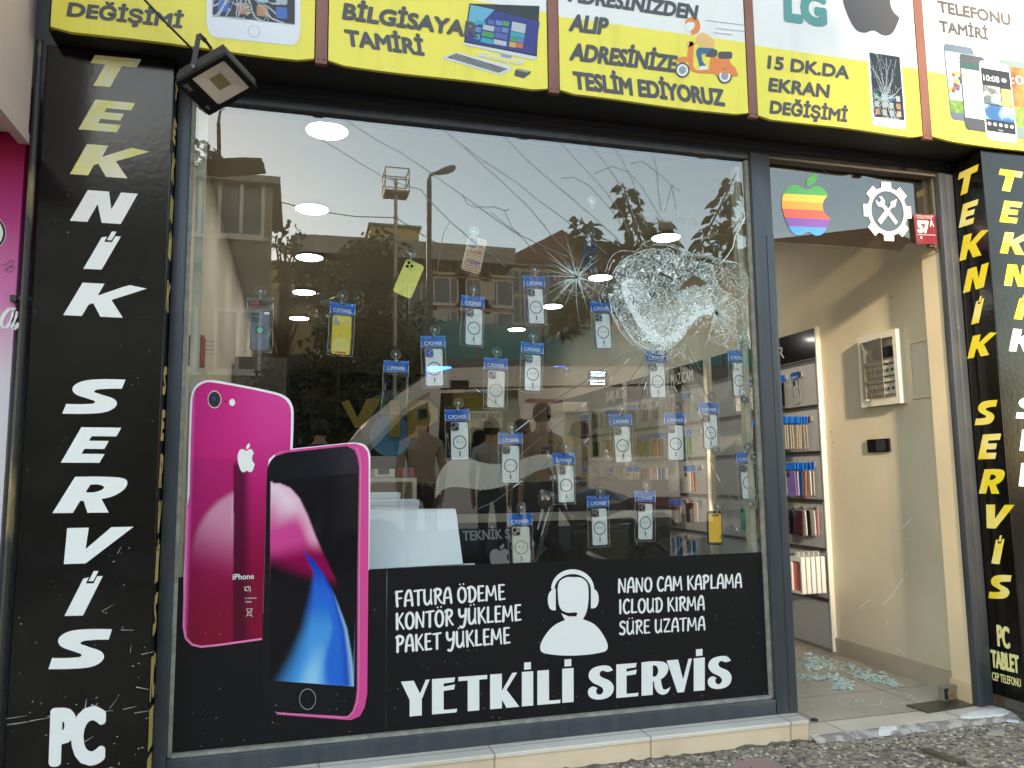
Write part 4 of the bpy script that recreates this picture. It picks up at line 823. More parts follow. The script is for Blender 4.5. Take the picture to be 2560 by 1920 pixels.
# ------------------------------------------------------------------ hooks and phone case packs behind the glass
BLUEH = mat('blue header card', (.006, .115, .50), rough=.35, coat=.3); HW = mat('header white print', (.72, .74, .78), rough=.4)
CARD = mat('milky case back', (.86, .86, .86), rough=.3, coat=.3, col2=(.78, .78, .79), nscale=18); CARDB = mat('warm clear case back', (.80, .76, .67), rough=.3, coat=.3)
GREYR = mat('dark grey ring', (.10, .10, .105), rough=.4); LIGHTR = mat('pale grey ring', (.34, .33, .31), rough=.4); LENS = mat('camera lens black', (.01, .01, .012), rough=.08, coat=1)
RIMS = dict(grey=mat('grey case rim', (.09, .09, .095), rough=.3), black=mat('black case rim', (.02, .02, .022), rough=.3), beige=mat('champagne case rim', (.36, .31, .25), rough=.25, metal=.4))
def make_hook():
    t = thing('suction_hook', (0, 0, 0), 'clear suction hook with milky hook on the glass', 'suction hook', 'loose hooks')
    M = Matrix.Rotation(math.pi/2, 4, 'X'); g = MB()
    g.lathe([(.0205, -.001), (.0195, .002), (.015, .0035), (.0145, .0065), (.009, .007), (.0085, .0045), (.004, .0055), (0, .006)], M, 24)
    g.build('suction_cup', SUCT, t, smooth=True, auto=30)
    g = MB()
    for r in (.0195, .0150, .0088):
        g.tube([M @ Vector((r*math.cos(a*math.pi/14), r*math.sin(a*math.pi/14), .003)) for a in range(29)], .0012, 5, cap=False)
    g.build('cup_rim', mat('grey rubber edge', (.16, .165, .17), rough=.25), t, smooth=True)
    g = MB(); g.lathe([(.0048, .004), (.0052, .010), (.003, .0125), (0, .013)], M, 12)
    g.tube([(0, -.010, 0), (.0005, -.014, -.004), (0, -.013, -.014), (-.002, -.012, -.020), (-.0025, -.015, -.0255), (.0015, -.019, -.0275), (.005, -.021, -.024), (.0055, -.022, -.021)], .0021, 8); g.build('hook', HOOKM, t, smooth=True)
    return t
HOOKP = make_hook()
# the hook faces into the shop: local -y of the prototype points to +y
hook_used = [False]
def place_hook(p, rot, label, group='hooks carrying phone cases'):
    M = Matrix.Translation(Vector((p.x, .007, p.z))) @ Matrix.Rotation(math.radians(rot), 4, 'Y') @ Matrix.Scale(-1, 4, (0, 1, 0))
    if not hook_used[0]:
        hook_used[0] = True; HOOKP.matrix_basis = M; HOOKP['label'] = label; HOOKP['group'] = group; return HOOKP
    return dup(HOOKP, M, label, group)
def film_mesh(mb, x0, x1, z0, z1, th, seed, y0=0.):
    r = random.Random(seed); nu, nv = 7, 12
    hh = [[r.uniform(-1, 1) for _ in range(nu+1)] for _ in range(nv+1)]
    for sgn in (-1, 1):
        def fn(u, v):
            e = min(u, 1-u, v, 1-v); k = min(1, e*7); i, j = round(u*nu), round(v*nv)
            wob = .0022*math.sin(v*9+seed)*(1 if u in (0, 1) else 0)
            return Vector((x0+(x1-x0)*u+wob, y0+sgn*(.0006+th*k)+hh[j][i]*.0016*(.3+k), z0+(z1-z0)*v))
        mb.grid(fn, nu, nv)
def make_pack(kind, seed):
    rim, lenses, text, body_m = dict(pro=('grey', 3, 'IP 13 Pro', CARD), problack=('black', 3, 'IP 12 Pro', CARD), ip13=('black', 2, 'IP 13', CARD), ip15=('black', 2, 'IP 15', CARD), ip14=('beige', 2, 'IP 14', CARDB), ip15beige=('beige', 2, 'IP 15', CARDB), empty=(None, 0, '', None), yellow=(None, 0, '', None), ring=(None, 0, '', None))[kind]
    t = thing('phone_case_pack', (0, 0, 0), 'phone case pack', 'phone case')
    W, H = .049, .044                                                   # half width, header height; origin at header top centre, -y is the street side
    r = random.Random(seed)
    g = MB()
    def hfn(u, v): return Vector((-W+2*W*u, -.0045-.0022*math.sin(u*5+seed)-.001*math.sin(v*6), -H*v))
    g.grid(hfn, 8, 5)
    def hfn2(u, v): q = hfn(u, v); q.y = .004-.001*math.sin(u*5); return q
    g.grid(hfn2, 8, 5); hd = g.build('header_card', [mat('black header card', (.012, .012, .014), rough=.3, coat=.3)] if kind == 'ring' else [BLUEH], t, recalc=False)
    g = MB(); fnh = lambda a, b_, w_: hfn(.14+.72*a, .86-.36*b_)+Vector((0, -w_, 0))
    if kind == 'ring':
        REDH = mat('red header print', (.42, .03, .06), rough=.4); fnh = lambda a, b_, w_: hfn(.08+.64*a, .92-.30*b_)+Vector((0, -w_, 0)); text_on(g, 'LMCstar', fnh, .0008, .02); g.poly([[(.05, 1.2), (.25, 2.2), (.35, 1.6), (.5, 2.3), (.62, 1.2)]], fnh, .0008); g.build('header_lettering', REDH, hd)
    else:
        text_on(g, 'C.POWER', fnh, .0008, .02); g.build('header_lettering', HW, hd)
    g = MB()
    for s_ in (-1, 1):
        g.add([hfn(.5+s_*.5, v)+Vector((-s_*q, -.0004, 0)) for v in (0, .5, 1) for q in (0, .0022)], [(0, 1, 3, 2), (2, 3, 5, 4)])
    g.build('header_edge', HW, hd)
    g = MB(); g.add([hfn(.5+a, v)+Vector((0, -.0006, 0)) for a, v in ((-.07, .02), (.07, .02), (.05, .20), (-.05, .20))], [(0, 1, 2, 3)]); g.build('hang_hole', BLACKM, hd)
    zb = -.208; g = MB(); film_mesh(g, -W-.001, W+.001, zb, -H+.004, .0055, seed); bag = g.build('bag', FILM, t, smooth=True, recalc=False)
    g = MB()
    for x in (-W, W): g.tube([(x+.001*math.sin(k*1.7+seed), -.002, -H-(k/6)*(-zb-H)) for k in range(7)], .0009, 5)
    g.tube([(-W+2*W*k/6, -.002+.0008*math.sin(k*2+seed), -H-.001) for k in range(7)], .0011, 5); g.tube([(-W+2*W*k/6, -.002, zb+.001*math.sin(k*2+seed)) for k in range(7)], .0008, 5)
    g.build('bag_seam', mat('shiny film seam', (.45, .46, .47), rough=.15, alpha=.75, coat=.5), t, smooth=True)
    # highlights come from small creases in the film
    g = MB()
    for k in range(6):
        x = r.choice((-W+.006, W-.006, -W+.012, W-.012)); z = r.uniform(zb+.01, -H-.02); L = r.uniform(.008, .028); g.tube([(x, -.008, z), (x+r.uniform(-.003, .003), -.0095, z-L*.5), (x+r.uniform(-.004, .004), -.008, z-L)], .0007, 4)
    g.build('film_crease', mat('film crease', (.6, .62, .64), rough=.1, alpha=.7, coat=1), t)
    if kind == 'empty': return t
    cx_ = r.uniform(-.004, .004)+.004; cw, chh = .0365, .152; z1 = -H-.006; z0 = z1-chh; tilt = r.uniform(-1.2, 1.2)
    Mc = Matrix.Translation((cx_, 0, (z0+z1)/2)) @ Matrix.Rotation(math.radians(tilt), 4, 'Y')
    fc = lambda a, b_, w_: Mc @ Vector((a, -w_, b_))
    if kind in ('yellow', 'ring'):
        bm_ = mat('lemon yellow case', (.80, .60, .03), rough=.35) if kind == 'yellow' else mat('slate blue case', (.10, .125, .20), rough=.35)
        rm_ = bm_ if kind == 'yellow' else mat('dark green case rim', (.018, .05, .05), rough=.3)
        g = MB(); g.poly([rrect(-cw, -chh/2, cw, chh/2, .010)], fc, -.004, .0035); c = g.build('case_back', rm_, t)
        if kind == 'ring':
            g = MB(); g.poly([rrect(-cw+.004, -chh/2+.004, cw-.004, chh/2-.004, .008)], fc, .0037); g.build('case_panel', bm_, t)
            g = MB(); g.poly([rrect(-cw+.001, chh/2-.046, -cw+.034, chh/2-.001, .010)], fc, .003, .0055); cb = g.build('camera_bump', rm_, t)
            for q in ((-.024, .064), (-.012, .064), (-.024, .046), (-.012, .044)):
                g = MB(); g.poly([circ(q[0], q[1], .005, 16)], fc, .0050, .0062); g.build('lens', LENS, cb)
            g = MB(); g.poly([circ(0, .002, .0175, 28), circ(0, .002, .012, 28)], fc, .0035, .006); g.build('finger_ring', rm_, t)
            g = MB(); g.poly([circ(0, .002, .0119, 24)], fc, .0035, .005); g.build('ring_disc', mat('teal metal disc', (.10, .45, .40), rough=.2, metal=.8), t)
            g = MB(); g.poly([rrect(.012, chh/2-.013, .031, chh/2-.004, .002)], fc, .0040); g.build('price_tag', WHITE, t)
        else:
            g = MB(); g.poly([rrect(-cw+.005, chh/2-.036, -cw+.017, chh/2-.005, .004)], fc, .0037); g.poly([rrect(-cw+.012, chh/2-.038, -cw+.026, chh/2-.022, .004)], fc, .0039); g.build('camera_cutout', mat('pale cutout', (.35, .35, .42), rough=.4), t)
            g = MB(); g.poly([curve([(.018, .042), (.012, .050, 1), (.018, .052, 1), (.020, .048), (.026, .056, 1), (.028, .048, 1)])], fc, .0040); g.build('heart_print', mat('pale pink print', (.75, .55, .55)), t)
            g = MB(); g.poly([curve([(-.030, -.060), (-.030, -.035, 1), (-.015, -.012, 1), (.012, -.012, 1), (.028, -.032, 1), (.030, -.060), (.02, -.072), (-.02, -.072)])], fc, .0038); g.build('pale_print', mat('pale yellow print', (.80, .66, .16), rough=.35), t)
            g = MB(); g.poly([[(-.020, -.066), (.020, -.066), (.024, -.073), (-.024, -.073)]], fc, .0041); g.build('red_print', mat('red orange print', (.60, .12, .05), rough=.35), t)
        return t
    rimm = RIMS[rim]; beige = rim == 'beige'
    g = MB(); o_, i_ = rrect(-cw, -chh/2, cw, chh/2, .010), rrect(-cw+.0022, -chh/2+.0022, cw-.0022, chh/2-.0022, .008); g.poly([o_, i_], fc, -.004, .004); g.build('case_rim', rimm, t)
    g = MB(); g.poly([i_], fc, .0025); g.poly([i_], fc, -.0035); g.build('case_back', body_m, t, recalc=False)
    g = MB(); g.poly([rrect(-cw+.0035, chh/2-.036, -cw+.0345, chh/2-.004, .008)], fc, .002, .0048); cb = g.build('camera_bump', rimm if not beige else RIMS['beige'], t)
    g = MB(); g.poly([rrect(-cw+.0055, chh/2-.034, -cw+.0325, chh/2-.006, .007)], fc, .005); g.build('bump_face', mat('smoky bump', (.16, .16, .17), rough=.25, coat=.5) if not beige else mat('champagne bump', (.33, .29, .24), rough=.25), cb)
    ls = [(-cw+.012, chh/2-.012), (-cw+.012, chh/2-.027), (-cw+.0265, chh/2-.0195)] if lenses == 3 else [(-cw+.0125, chh/2-.0125), (-cw+.0255, chh/2-.0275)]
    for q in ls:
        g = MB(); g.poly([circ(q[0], q[1], .0068, 20)], fc, .005, .0068); g.build('lens', LENS, cb)
        g = MB(); g.poly([circ(q[0], q[1], .0070, 20), circ(q[0], q[1], .0057, 20)], fc, .0069, .0074); g.build('lens_ring', CHROME, cb)
    rmm = LIGHTR if beige else GREYR
    g = MB(); zc = -.006; g.poly([circ(0, zc, .0275, 36), circ(0, zc, .0235, 36)], fc, .0033); g.build('magnet_ring', rmm, t)
    g = MB(); g.poly([rrect(-.0028, zc-.054, .0028, zc-.034, .0025)], fc, .0033); g.build('magnet_bar', rmm, t)
    g = MB(); text_on(g, text, aff(fc(-.013, zc+.005, 0), fc(-.013, zc-.001, 0), fc(.013, zc-.001, 0), (0, -1, 0)), .0034, .01)
    for k in (-1, 0, 1): g.poly([circ(k*.008, -chh/2+.010, .0017, 8)], fc, .0034)
    for k in range(3): g.poly([circ(cw-.007, chh/2-.010-.007*k, .0014, 8)], fc, .0034)
    g.build('case_print', rmm, t); return t
PROTO = {}
HP = dict(Y=.03)
PACKS = [  # kind, header top centre, hook centre, label of the pack
 ('ring', ('D', 1603, 357), ('D', 1602, 322), 'slate blue phone case with green finger ring under a black and red header card', 'hook above the slate blue ring case'),
 ('yellow', ('E', 140, 388), ('E', 138, 350), 'yellow printed phone case in a bag under a blue header', 'hook above the bagged yellow phone case'),
 ('empty', ('E', 470, 742), ('E', 462, 706), 'empty clear bag with only its blue header left, no phone case inside', 'hook holding the empty clear bag'),
 ('pro', ('E', 693, 590), ('E', 702, 556), 'bagged clear case hanging just left of the blue flashing light reflection', 'hook above the clear case beside the blue light reflection'),
 ('pro', ('E', 940, 346), ('E', 941, 312), 'bagged clear case hanging straight below the striped case', 'hook directly below the striped case'),
 ('ip15beige', ('E', 1080, 727), ('E', 1081, 693), 'bagged clear case with champagne rim and pale ring, two lenses, middle of the window', 'hook above the champagne rimmed case in mid window'),
 ('pro', ('E', 1313, 224), ('E', 1314, 190), 'bagged clear case hanging left of the small star shaped impact crack', 'hook above the case left of the star shaped crack'),
 ('ip13', ('E', 1303, 630), ('E', 1303, 597), 'bagged clear case with black ring marked IP 13', 'hook above the case marked IP 13'),
 ('ip15', ('E', 841, 1040), ('E', 846, 1003), 'bagged black rimmed clear case marked IP 15, lower left of the hanging rows', 'hook above the black rimmed case marked IP 15'),
 ('pro', ('E', 1170, 1185), ('E', 1171, 1152), 'bagged clear case overlapping the upper edge of the white wave panel', 'hook above the case overlapping the wave panel'),
 ('pro', ('E', 1496, 1308), ('E', 1503, 1272), 'bagged clear case at the right end of the white wave panel', 'hook above the case at the right end of the wave panel'),
 ('pro', ('E', 1725, 380), ('E', 1740, 345), 'bagged clear case touching the left rim of the big shattered area', 'hook above the case at the left rim of the shattered area'),
 ('pro', ('E', 2062, 684), ('E', 2064, 648), 'bagged clear case hanging right under the bottom of the big shattered area', 'hook hidden behind the bottom of the shattered area'),
 ('pro', ('F', 445, 684), ('F', 450, 648), 'bagged clear case by the right frame under the lower right cracks', 'hook behind the cracks by the right frame'),
 ('pro', ('E', 1845, 1072), ('E', 1846, 1040), 'bagged clear case with a hook hanging upside down at its lower left', 'hook above the case with an upside down hook at its left'),
 ('pro', ('F', 65, 1064), ('F', 68, 1028), 'bagged clear case third from the right in the upper middle row, with grey rim', 'hook between two long diagonal cracks, right of centre'),
 ('problack', ('F', 273, 1000), ('F', 278, 965), 'bagged clear case raised between its neighbours, a loose hook under its bag', 'hook above the raised case on the right'),
 ('pro', ('F', 498, 1305), ('F', 500, 1272), 'bagged clear case lowest by the right frame, header half covered by a hook', 'hook above the lowest case by the right frame'),
 ('ip14', ('H', 1227, 97), ('H', 1230, 57), 'bagged champagne case marked IP 14 just above the black vinyl', 'hook above the case marked IP 14'),
 ('problack', ('E', 1706, 1572), ('E', 1713, 1545), 'bagged black rimmed clear case above the headset figure', 'hook above the black rimmed case over the headset figure'),
 ('problack', ('E', 1995, 1542), ('E', 1998, 1508), 'bagged clear case above the words NANO CAM, left of the orange case', 'hook above the case over NANO CAM'),
]
for i, (kind, hd, hk, lab, hlab) in enumerate(PACKS):
    p = pp(*hd, **HP); M = Matrix.Translation(Vector((p.x, .030, p.z))) @ Matrix.Rotation(math.radians(rnd.uniform(-2.6, 2.6)), 4, 'Y') @ Matrix.Rotation(math.radians(rnd.uniform(-13, 13)), 4, 'Z')
    grp = 'bagged phone cases hanging in the window'
    key = kind if kind not in ('pro', 'problack') else kind+str(i % 3)
    if key in PROTO: dup(PROTO[key], M, lab, grp)
    else:
        o = make_pack(kind, i+1); PROTO[key] = o; o.matrix_basis = M; o['label'] = lab; o['group'] = grp
    place_hook(pp(*hk, **HP), rnd.uniform(-12, 12), 'clear '+hlab)
for hk, rot, lab in ((('E', 1507, 795), 0, 'empty suction hook alone in the middle of the window'), (('E', 1760, 1332), 178, 'empty suction hook turned upside down left of a bagged case'), (('B', 1658, 1245), -20, 'empty suction hook high in the sky reflection'), (('F', 478, 980), 0, 'empty suction hook under the case by the right frame cracks'),
                     (('F', 303, 1295), 10, 'empty suction hook under the raised bagged case'), (('F', 515, 1620), 5, 'empty suction hook near the right frame, low down'), (('F', 540, 1335), 170, 'upside down hook covering a blue header by the right frame'), (('K', 1662, 285), 30, 'hook near the right frame above the shattered area'), (('K', 1415, 605), 10, 'hook upper right beside the shattered area'), (('K', 272, 500), 5, 'hook holding the dark case in the cracked zone'), (('K', 270, 720), 0, 'hook lying over the dark case')):
    place_hook(pp(*hk, **HP), rot, lab, 'hooks without a case')
# loose cases
def loose_case(name, label, fn, w, h, body_m, rim_m, build, r=.010):
    g0 = Vector(fn(0, 0, 0)); t = thing(name, g0, label, 'phone case')
    g = MB(); g.poly([rrect(-w/2, -h/2, w/2, h/2, r)], fn, -.005, .0035); g.build('case_back', rim_m, t)
    g = MB(); g.poly([rrect(-w/2+.003, -h/2+.003, w/2-.003, h/2-.003, r-.002)], fn, .0038); g.build('case_panel', body_m, t)
    build(t, fn); return t
def lens_set(t, fn, pos, bump, m):
    g = MB(); g.poly([rrect(*bump, .008)], fn, .003, .0055); cb = g.build('camera_bump', m, t)
    for q in pos:
        g = MB(); g.poly([circ(q[0], q[1], q[2], 20)], fn, .0056, .0060); g.build('lens_opening', LENS, cb)
LEM = mat('pastel yellow silicone', (.74, .70, .16), rough=.5)
c = pp('E', 545, 237, Y=.03); Mr = Matrix.Translation((c.x, .034, c.z)) @ Matrix.Rotation(math.radians(22), 4, 'Y'); fn = lambda a, b_, w_: Mr @ Vector((a, -w_, b_))
loose_case('phone_case', 'plain pastel yellow case tilted on its hook, high in the window', fn, .078, .148, LEM, LEM, lambda t, f: lens_set(t, f, [(-.024, .060, .0062), (-.024, .044, .0068), (-.008, .052, .0065), (-.009, .064, .002), (-.010, .040, .0025)], (-.036, .034, .0, .071), LEM), .012)
place_hook(pp('E', 552, 94, **HP), -8, 'clear hook above the tilted pastel yellow case')
KR = mat('kraft case', (.62, .50, .34), rough=.5)
c = pp('B', 948, 1565, Y=.03); Mr2 = Matrix.Translation((c.x, .034, c.z)) @ Matrix.Rotation(math.radians(13), 4, 'Y'); fn2 = lambda a, b_, w_: Mr2 @ Vector((a, -w_, b_))
def stripes(t, f):
    g = MB()
    for k in range(15):
        z = -.070+k*.0095; 
        if k >= 9: g.poly([[(.008, z), (.035, z), (.035, z+.0045), (.008, z+.0045)]], f, .0041)
        else: g.poly([[(-.035, z), (.035, z), (.035, z+.0045), (-.035, z+.0045)]], f, .0041)
    g.build('stripe', mat('brown stripe print', (.30, .10, .06), rough=.5), t)
    for s_, z, m in (('TIME', .008, mat('dark red print', (.35, .02, .05))), ('OF', -.014, mat('mustard print', (.5, .40, .05))), ('ACTION', -.036, mat('denim blue print', (.05, .10, .30)))):
        g = MB(); text_on(g, s_, aff(f(-.024, z+.013, 0), f(-.024, z, 0), f((.030 if s_ != 'OF' else 0), z, 0), (0, -1, 0)), .0046, .025); g.build('lettering', m, t)
    g = MB(); g.poly([rrect(-.036, .026, .002, .070, .012)], f, .0046); g.build('camera_cutout', mat('window shade', (.15, .14, .14), rough=.3), t)
loose_case('phone_case', 'kraft coloured case with brown stripes and slogan print', fn2, .078, .150, KR, KR, stripes, .012)
place_hook(pp('B', 941, 1430, **HP), -5, 'clear hook above the brown striped case'); 
ORC = mat('orange shell', (.90, .50, .03), rough=.4)
c = pp('I', 314, 185, Y=.03); Mr3 = Matrix.Translation((c.x, .034, c.z)) @ Matrix.Rotation(math.radians(1.5), 4, 'Y'); fn3 = lambda a, b_, w_: Mr3 @ Vector((a, -w_, b_))
def orange(t, f):
    g = MB()
    g.poly([rrect(-.030, -.060, .030, .062, .006), ], f, .0042); g.build('raised_panel', ORC, t)
    for x in (-.012, .0, .013): g = MB(); g.poly([rrect(x-.004, .049, x+.004, .058, .002)], f, .0046); g.build('camera_hole', DARKPL, t)
    g = MB(); g.poly([[(.022, -.048), (.025, -.048), (.025, -.026), (.022, -.026)]], f, .0046); g.build('side_print', DARKPL, t)
loose_case('phone_case', 'orange shell case with dark ends hanging above KAPLAMA', fn3, .070, .146, DARKPL, DARKPL, orange, .014)
place_hook(pp('I', 318, 52, **HP), 0, 'clear hook above the orange shell case')
DKC = mat('charcoal case', (.035, .04, .05), rough=.4)
c = pp('K', 270, 690, Y=.03); Mr4 = Matrix.Translation((c.x, .036, c.z)) @ Matrix.Rotation(math.radians(10), 4, 'Y'); fn4 = lambda a, b_, w_: Mr4 @ Vector((a, -w_, b_))
loose_case('phone_case', 'charcoal grey case hanging behind the star shaped impact crack', fn4, .060, .145, DKC, DKC, lambda t, f: lens_set(t, f, [(.0, .05, .005), (.01, .04, .005)], (-.02, .03, .02, .065), DKC), .010)

# ------------------------------------------------------------------ cracked glass (parts of the pane's window)
CRW = mat('fracture edge white', (.90, .96, .94), rough=.25, coat=.6); CRG = mat('fracture edge green', (.50, .66, .60), rough=.2, coat=.6); CRD = mat('fine crack line', (.16, .17, .17), rough=.3, alpha=.8)
def facet_mat(name, a, c=(.66, .72, .72)):
    m = bpy.data.materials.new(name); m.use_nodes = True; t = m.node_tree; t.nodes.clear(); o = t.nodes.new('ShaderNodeOutputMaterial'); mx = t.nodes.new('ShaderNodeMixShader'); tr = t.nodes.new('ShaderNodeBsdfTransparent'); p = t.nodes.new('ShaderNodeBsdfPrincipled'); p.inputs['Base Color'].default_value = (*c, 1); p.inputs['Roughness'].default_value = .18; p.inputs['Coat Weight'].default_value = .5
    mx.inputs[0].default_value = a; t.links.new(tr.outputs[0], mx.inputs[1]); t.links.new(p.outputs[0], mx.inputs[2]); t.links.new(mx.outputs[0], o.inputs[0]); return m
FAC = [facet_mat('crazed facet clear', .10), facet_mat('crazed facet hazy', .22), facet_mat('crazed facet milky', .55, (.80, .86, .86)), facet_mat('crazed facet white', .88, (.90, .93, .93))]
CY = -.0035
def ribw(mb, a, b_, wa, wb, y=CY, mi=0, jit=.0):
    d = Vector((b_[0]-a[0], b_[1]-a[1]))
    if d.length < 1e-5: return
    n_ = Vector((-d.y, d.x)).normalized()
    y1, y2 = y+rnd.uniform(-jit, jit), y+rnd.uniform(-jit, jit)
    mb.add([(a[0]+n_.x*wa, y, a[1]+n_.y*wa), (b_[0]+n_.x*wb, y1, b_[1]+n_.y*wb), (b_[0]-n_.x*wb, y2, b_[1]-n_.y*wb), (a[0]-n_.x*wa, y, a[1]-n_.y*wa)], [(0, 1, 2, 3)], mi)
def KP(x, y): q = pp('K', x, y, Y=0); return (q.x, q.z)
def inpoly(p, L):
    c = False
    for i in range(len(L)):
        a, b_ = L[i], L[i-1]
        if (a[1] > p[1]) != (b_[1] > p[1]) and p[0] < (b_[0]-a[0])*(p[1]-a[1])/(b_[1]-a[1])+a[0]: c = not c
    return c
RIMB = [KP(*q) for q in curve([(505, 900, 1), (545, 800, 1), (610, 742, 1), (740, 738, 1), (800, 680, 1), (900, 648, 1), (1040, 668, 1), (1180, 740, 1), (1300, 748, 1), (1410, 790, 1), (1440, 900, 1), (1480, 990, 1), (1560, 1060, 1), (1450, 1180, 1), (1400, 1260, 1), (1270, 1290, 1), (1200, 1370, 1), (1120, 1470, 1), (1020, 1560, 1), (900, 1585, 1), (790, 1545, 1), (650, 1440, 1), (560, 1300, 1), (500, 1180, 1), (460, 1080, 1), (495, 1000, 1)], 4)]
CORE = [KP(*q) for q in curve([(560, 960, 1), (640, 900, 1), (760, 960, 1), (820, 1100, 1), (960, 1200, 1), (1060, 1130, 1), (1080, 1060, 1), (1200, 1000, 1), (1340, 1010, 1), (1400, 1120, 1), (1420, 1220, 1), (1290, 1260, 1), (1180, 1370, 1), (1080, 1480, 1), (950, 1545, 1), (830, 1500, 1), (740, 1390, 1), (660, 1250, 1), (590, 1110, 1)], 4)]
OUTR = [KP(*q) for q in curve([(440, 1010, 1), (520, 780, 1), (790, 640, 1), (1060, 640, 1), (1300, 690, 1), (1500, 740, 1), (1690, 800, 1), (1735, 1000, 1), (1720, 1300, 1), (1745, 1560, 1), (1500, 1540, 1), (1350, 1470, 1), (1180, 1400, 1), (1040, 1580, 1), (880, 1610, 1), (620, 1470, 1), (480, 1250, 1)], 4)]
BAND = []
_bp = [KP(*q) for q in ((600, 930), (610, 1080), (690, 1250), (820, 1400), (950, 1490), (1080, 1430), (1180, 1320), (1300, 1235), (1410, 1215))]
for a, b_ in zip(_bp, _bp[1:]): BAND += [(a[0]+(b_[0]-a[0])*k/8, a[1]+(b_[1]-a[1])*k/8) for k in range(8)]
HL = [(p.x, p.z) for p in HOLE]; HL2 = [(p.x, p.z) for p in HOLE2]
r = random.Random(11); pts = []
def addp(p, dmin):
    for q in pts:
        if (q[0]-p[0])**2+(q[1]-p[1])**2 < dmin*dmin: return False
    pts.append(p); return True
xs_ = [p[0] for p in OUTR]; zs_ = [p[1] for p in OUTR]
for h in HL: pts.append(h)
for h in HL2: pts.append(h)
for k in range(24000):
    p = (r.uniform(min(xs_), max(xs_)), r.uniform(min(zs_), max(zs_)))
    if not inpoly(p, OUTR) or inpoly(p, HL) or inpoly(p, HL2): continue
    addp(p, .0065 if inpoly(p, CORE) else .0118 if inpoly(p, RIMB) else .0150 if p[0] > KP(1440, 1200)[0] else .0175)
nH = len(HL); nH2 = len(HL2)
tri = geometry.delaunay_2d_cdt([Vector(p) for p in pts], [(i, (i+1) % nH) for i in range(nH)]+[(nH+i, nH+(i+1) % nH2) for i in range(nH2)], [], 0, 1e-6)
V, E_, F_ = tri[0], tri[1], tri[2]
fac = MB(); edg = MB(); cc = KP(1180, 980)
bulge = {}
for i, v in enumerate(V):
    p = (v.x, v.y); inn = inpoly(p, RIMB)
    bulge[i] = CY+(r.uniform(-.004, .001) if inn else 0)
for f in F_:
    c = (sum(V[i].x for i in f)/3, sum(V[i].y for i in f)/3)
    if inpoly(c, HL) or inpoly(c, HL2) or not inpoly(c, OUTR): continue
    inn, core = inpoly(c, RIMB), inpoly(c, CORE); u = r.random()
    bd = min(math.hypot(c[0]-q_[0], c[1]-q_[1]) for q_ in BAND); bw = math.exp(-(bd/.030)**2)
    nz = noise.noise(Vector((c[0]*34, c[1]*34, 1.3)))+.5*noise.noise(Vector((c[0]*90, c[1]*90, 4.1)))
    if core: mi = 3 if u+nz*.7 < 1.15*bw else 2 if u+nz*.7 < .25+.8*bw else 1 if u+nz < .75 else 0
    elif inn: mi = 3 if u+nz*.6 > 1.12 else 2 if u+nz*.6 > .98 else 1 if u+nz > .6 else 0
    else:
        if u > .10: continue
        mi = 0 if u < .06 else 1
    s_ = .93; fac.add([(c[0]+(V[i].x-c[0])*s_, bulge[i], c[1]+(V[i].y-c[1])*s_) for i in f], [(0, 1, 2)], mi)
for a, b_ in E_:
    m_ = ((V[a].x+V[b_].x)/2, (V[a].y+V[b_].y)/2)
    if not inpoly(m_, OUTR) or inpoly(m_, HL) or inpoly(m_, HL2): continue
    inn, core = inpoly(m_, RIMB), inpoly(m_, CORE); u = r.random()
    if not inn and u > .70+.9*noise.noise(Vector((m_[0]*12, m_[1]*12, 7))): continue
    if inn and not core and u > .80+.5*noise.noise(Vector((m_[0]*18, m_[1]*18, 2))): continue
    wd = (r.uniform(.0004, .0011) if core else r.uniform(.0005, .0015)) if inn else r.uniform(.0004, .0012)
    ribw(edg, (V[a].x, V[a].y), (V[b_].x, V[b_].y), wd, wd*r.uniform(.3, 1), CY-.0015, 0 if r.random() < (.75 if core else .55) else 1, .003)
# concentric and radial strands around the bowl
for k in range(34):
    s_ = r.uniform(.66, 1.22); ph = r.randrange(len(RIMB)); n_ = r.randrange(6, 26); prev = None; cx_, cz_ = KP(950, 1150)
    for j in range(n_):
        q = RIMB[(ph+j) % len(RIMB)]; q = (cx_+(q[0]-cx_)*s_+r.uniform(-.002, .002), cz_+(q[1]-cz_)*s_+r.uniform(-.002, .002))
        if prev and not inpoly(q, HL): wd = r.uniform(.0003, .0010); ribw(edg, prev, q, wd, wd, CY-.003, r.randrange(2), .001)
        prev = q
# star shaped impact
sc_ = KP(150, 895)
for k in range(64):
    a = r.uniform(0, 2*math.pi); L = r.choice((.05, .07, .09, .12, .16))*r.uniform(.7, 1.25); p = sc_; a2 = a; wd = r.uniform(.0005, .0014)
    for j in range(4):
        q = (p[0]+math.cos(a2)*L/4, p[1]+math.sin(a2)*L/4); ribw(edg, p, q, wd*(1-j/4.5), wd*(1-(j+1)/4.5), CY-.002, r.randrange(2)); p = q; a2 += r.uniform(-.12, .12)
for k in range(70):
    R = .018+.085*r.random(); a = r.uniform(math.pi*.95, 2.1*math.pi) if R > .05 else r.uniform(0, 2*math.pi); da = r.uniform(.1, .45); p = (sc_[0]+R*math.cos(a), sc_[1]+R*math.sin(a)); q = (sc_[0]+R*math.cos(a+da), sc_[1]+R*math.sin(a+da)); wd = r.uniform(.0002, .0006); ribw(edg, p, q, wd, wd, CY-.0025, r.randrange(2))
sp = [(sc_[0]+.034*math.sqrt(r.random())*math.cos(a), sc_[1]+.034*math.sqrt(r.random())*math.sin(a)) for a in (r.uniform(0, 6.28) for _ in range(90))]
t2 = geometry.delaunay_2d_cdt([Vector(p) for p in sp], [], [], 0, 1e-6)
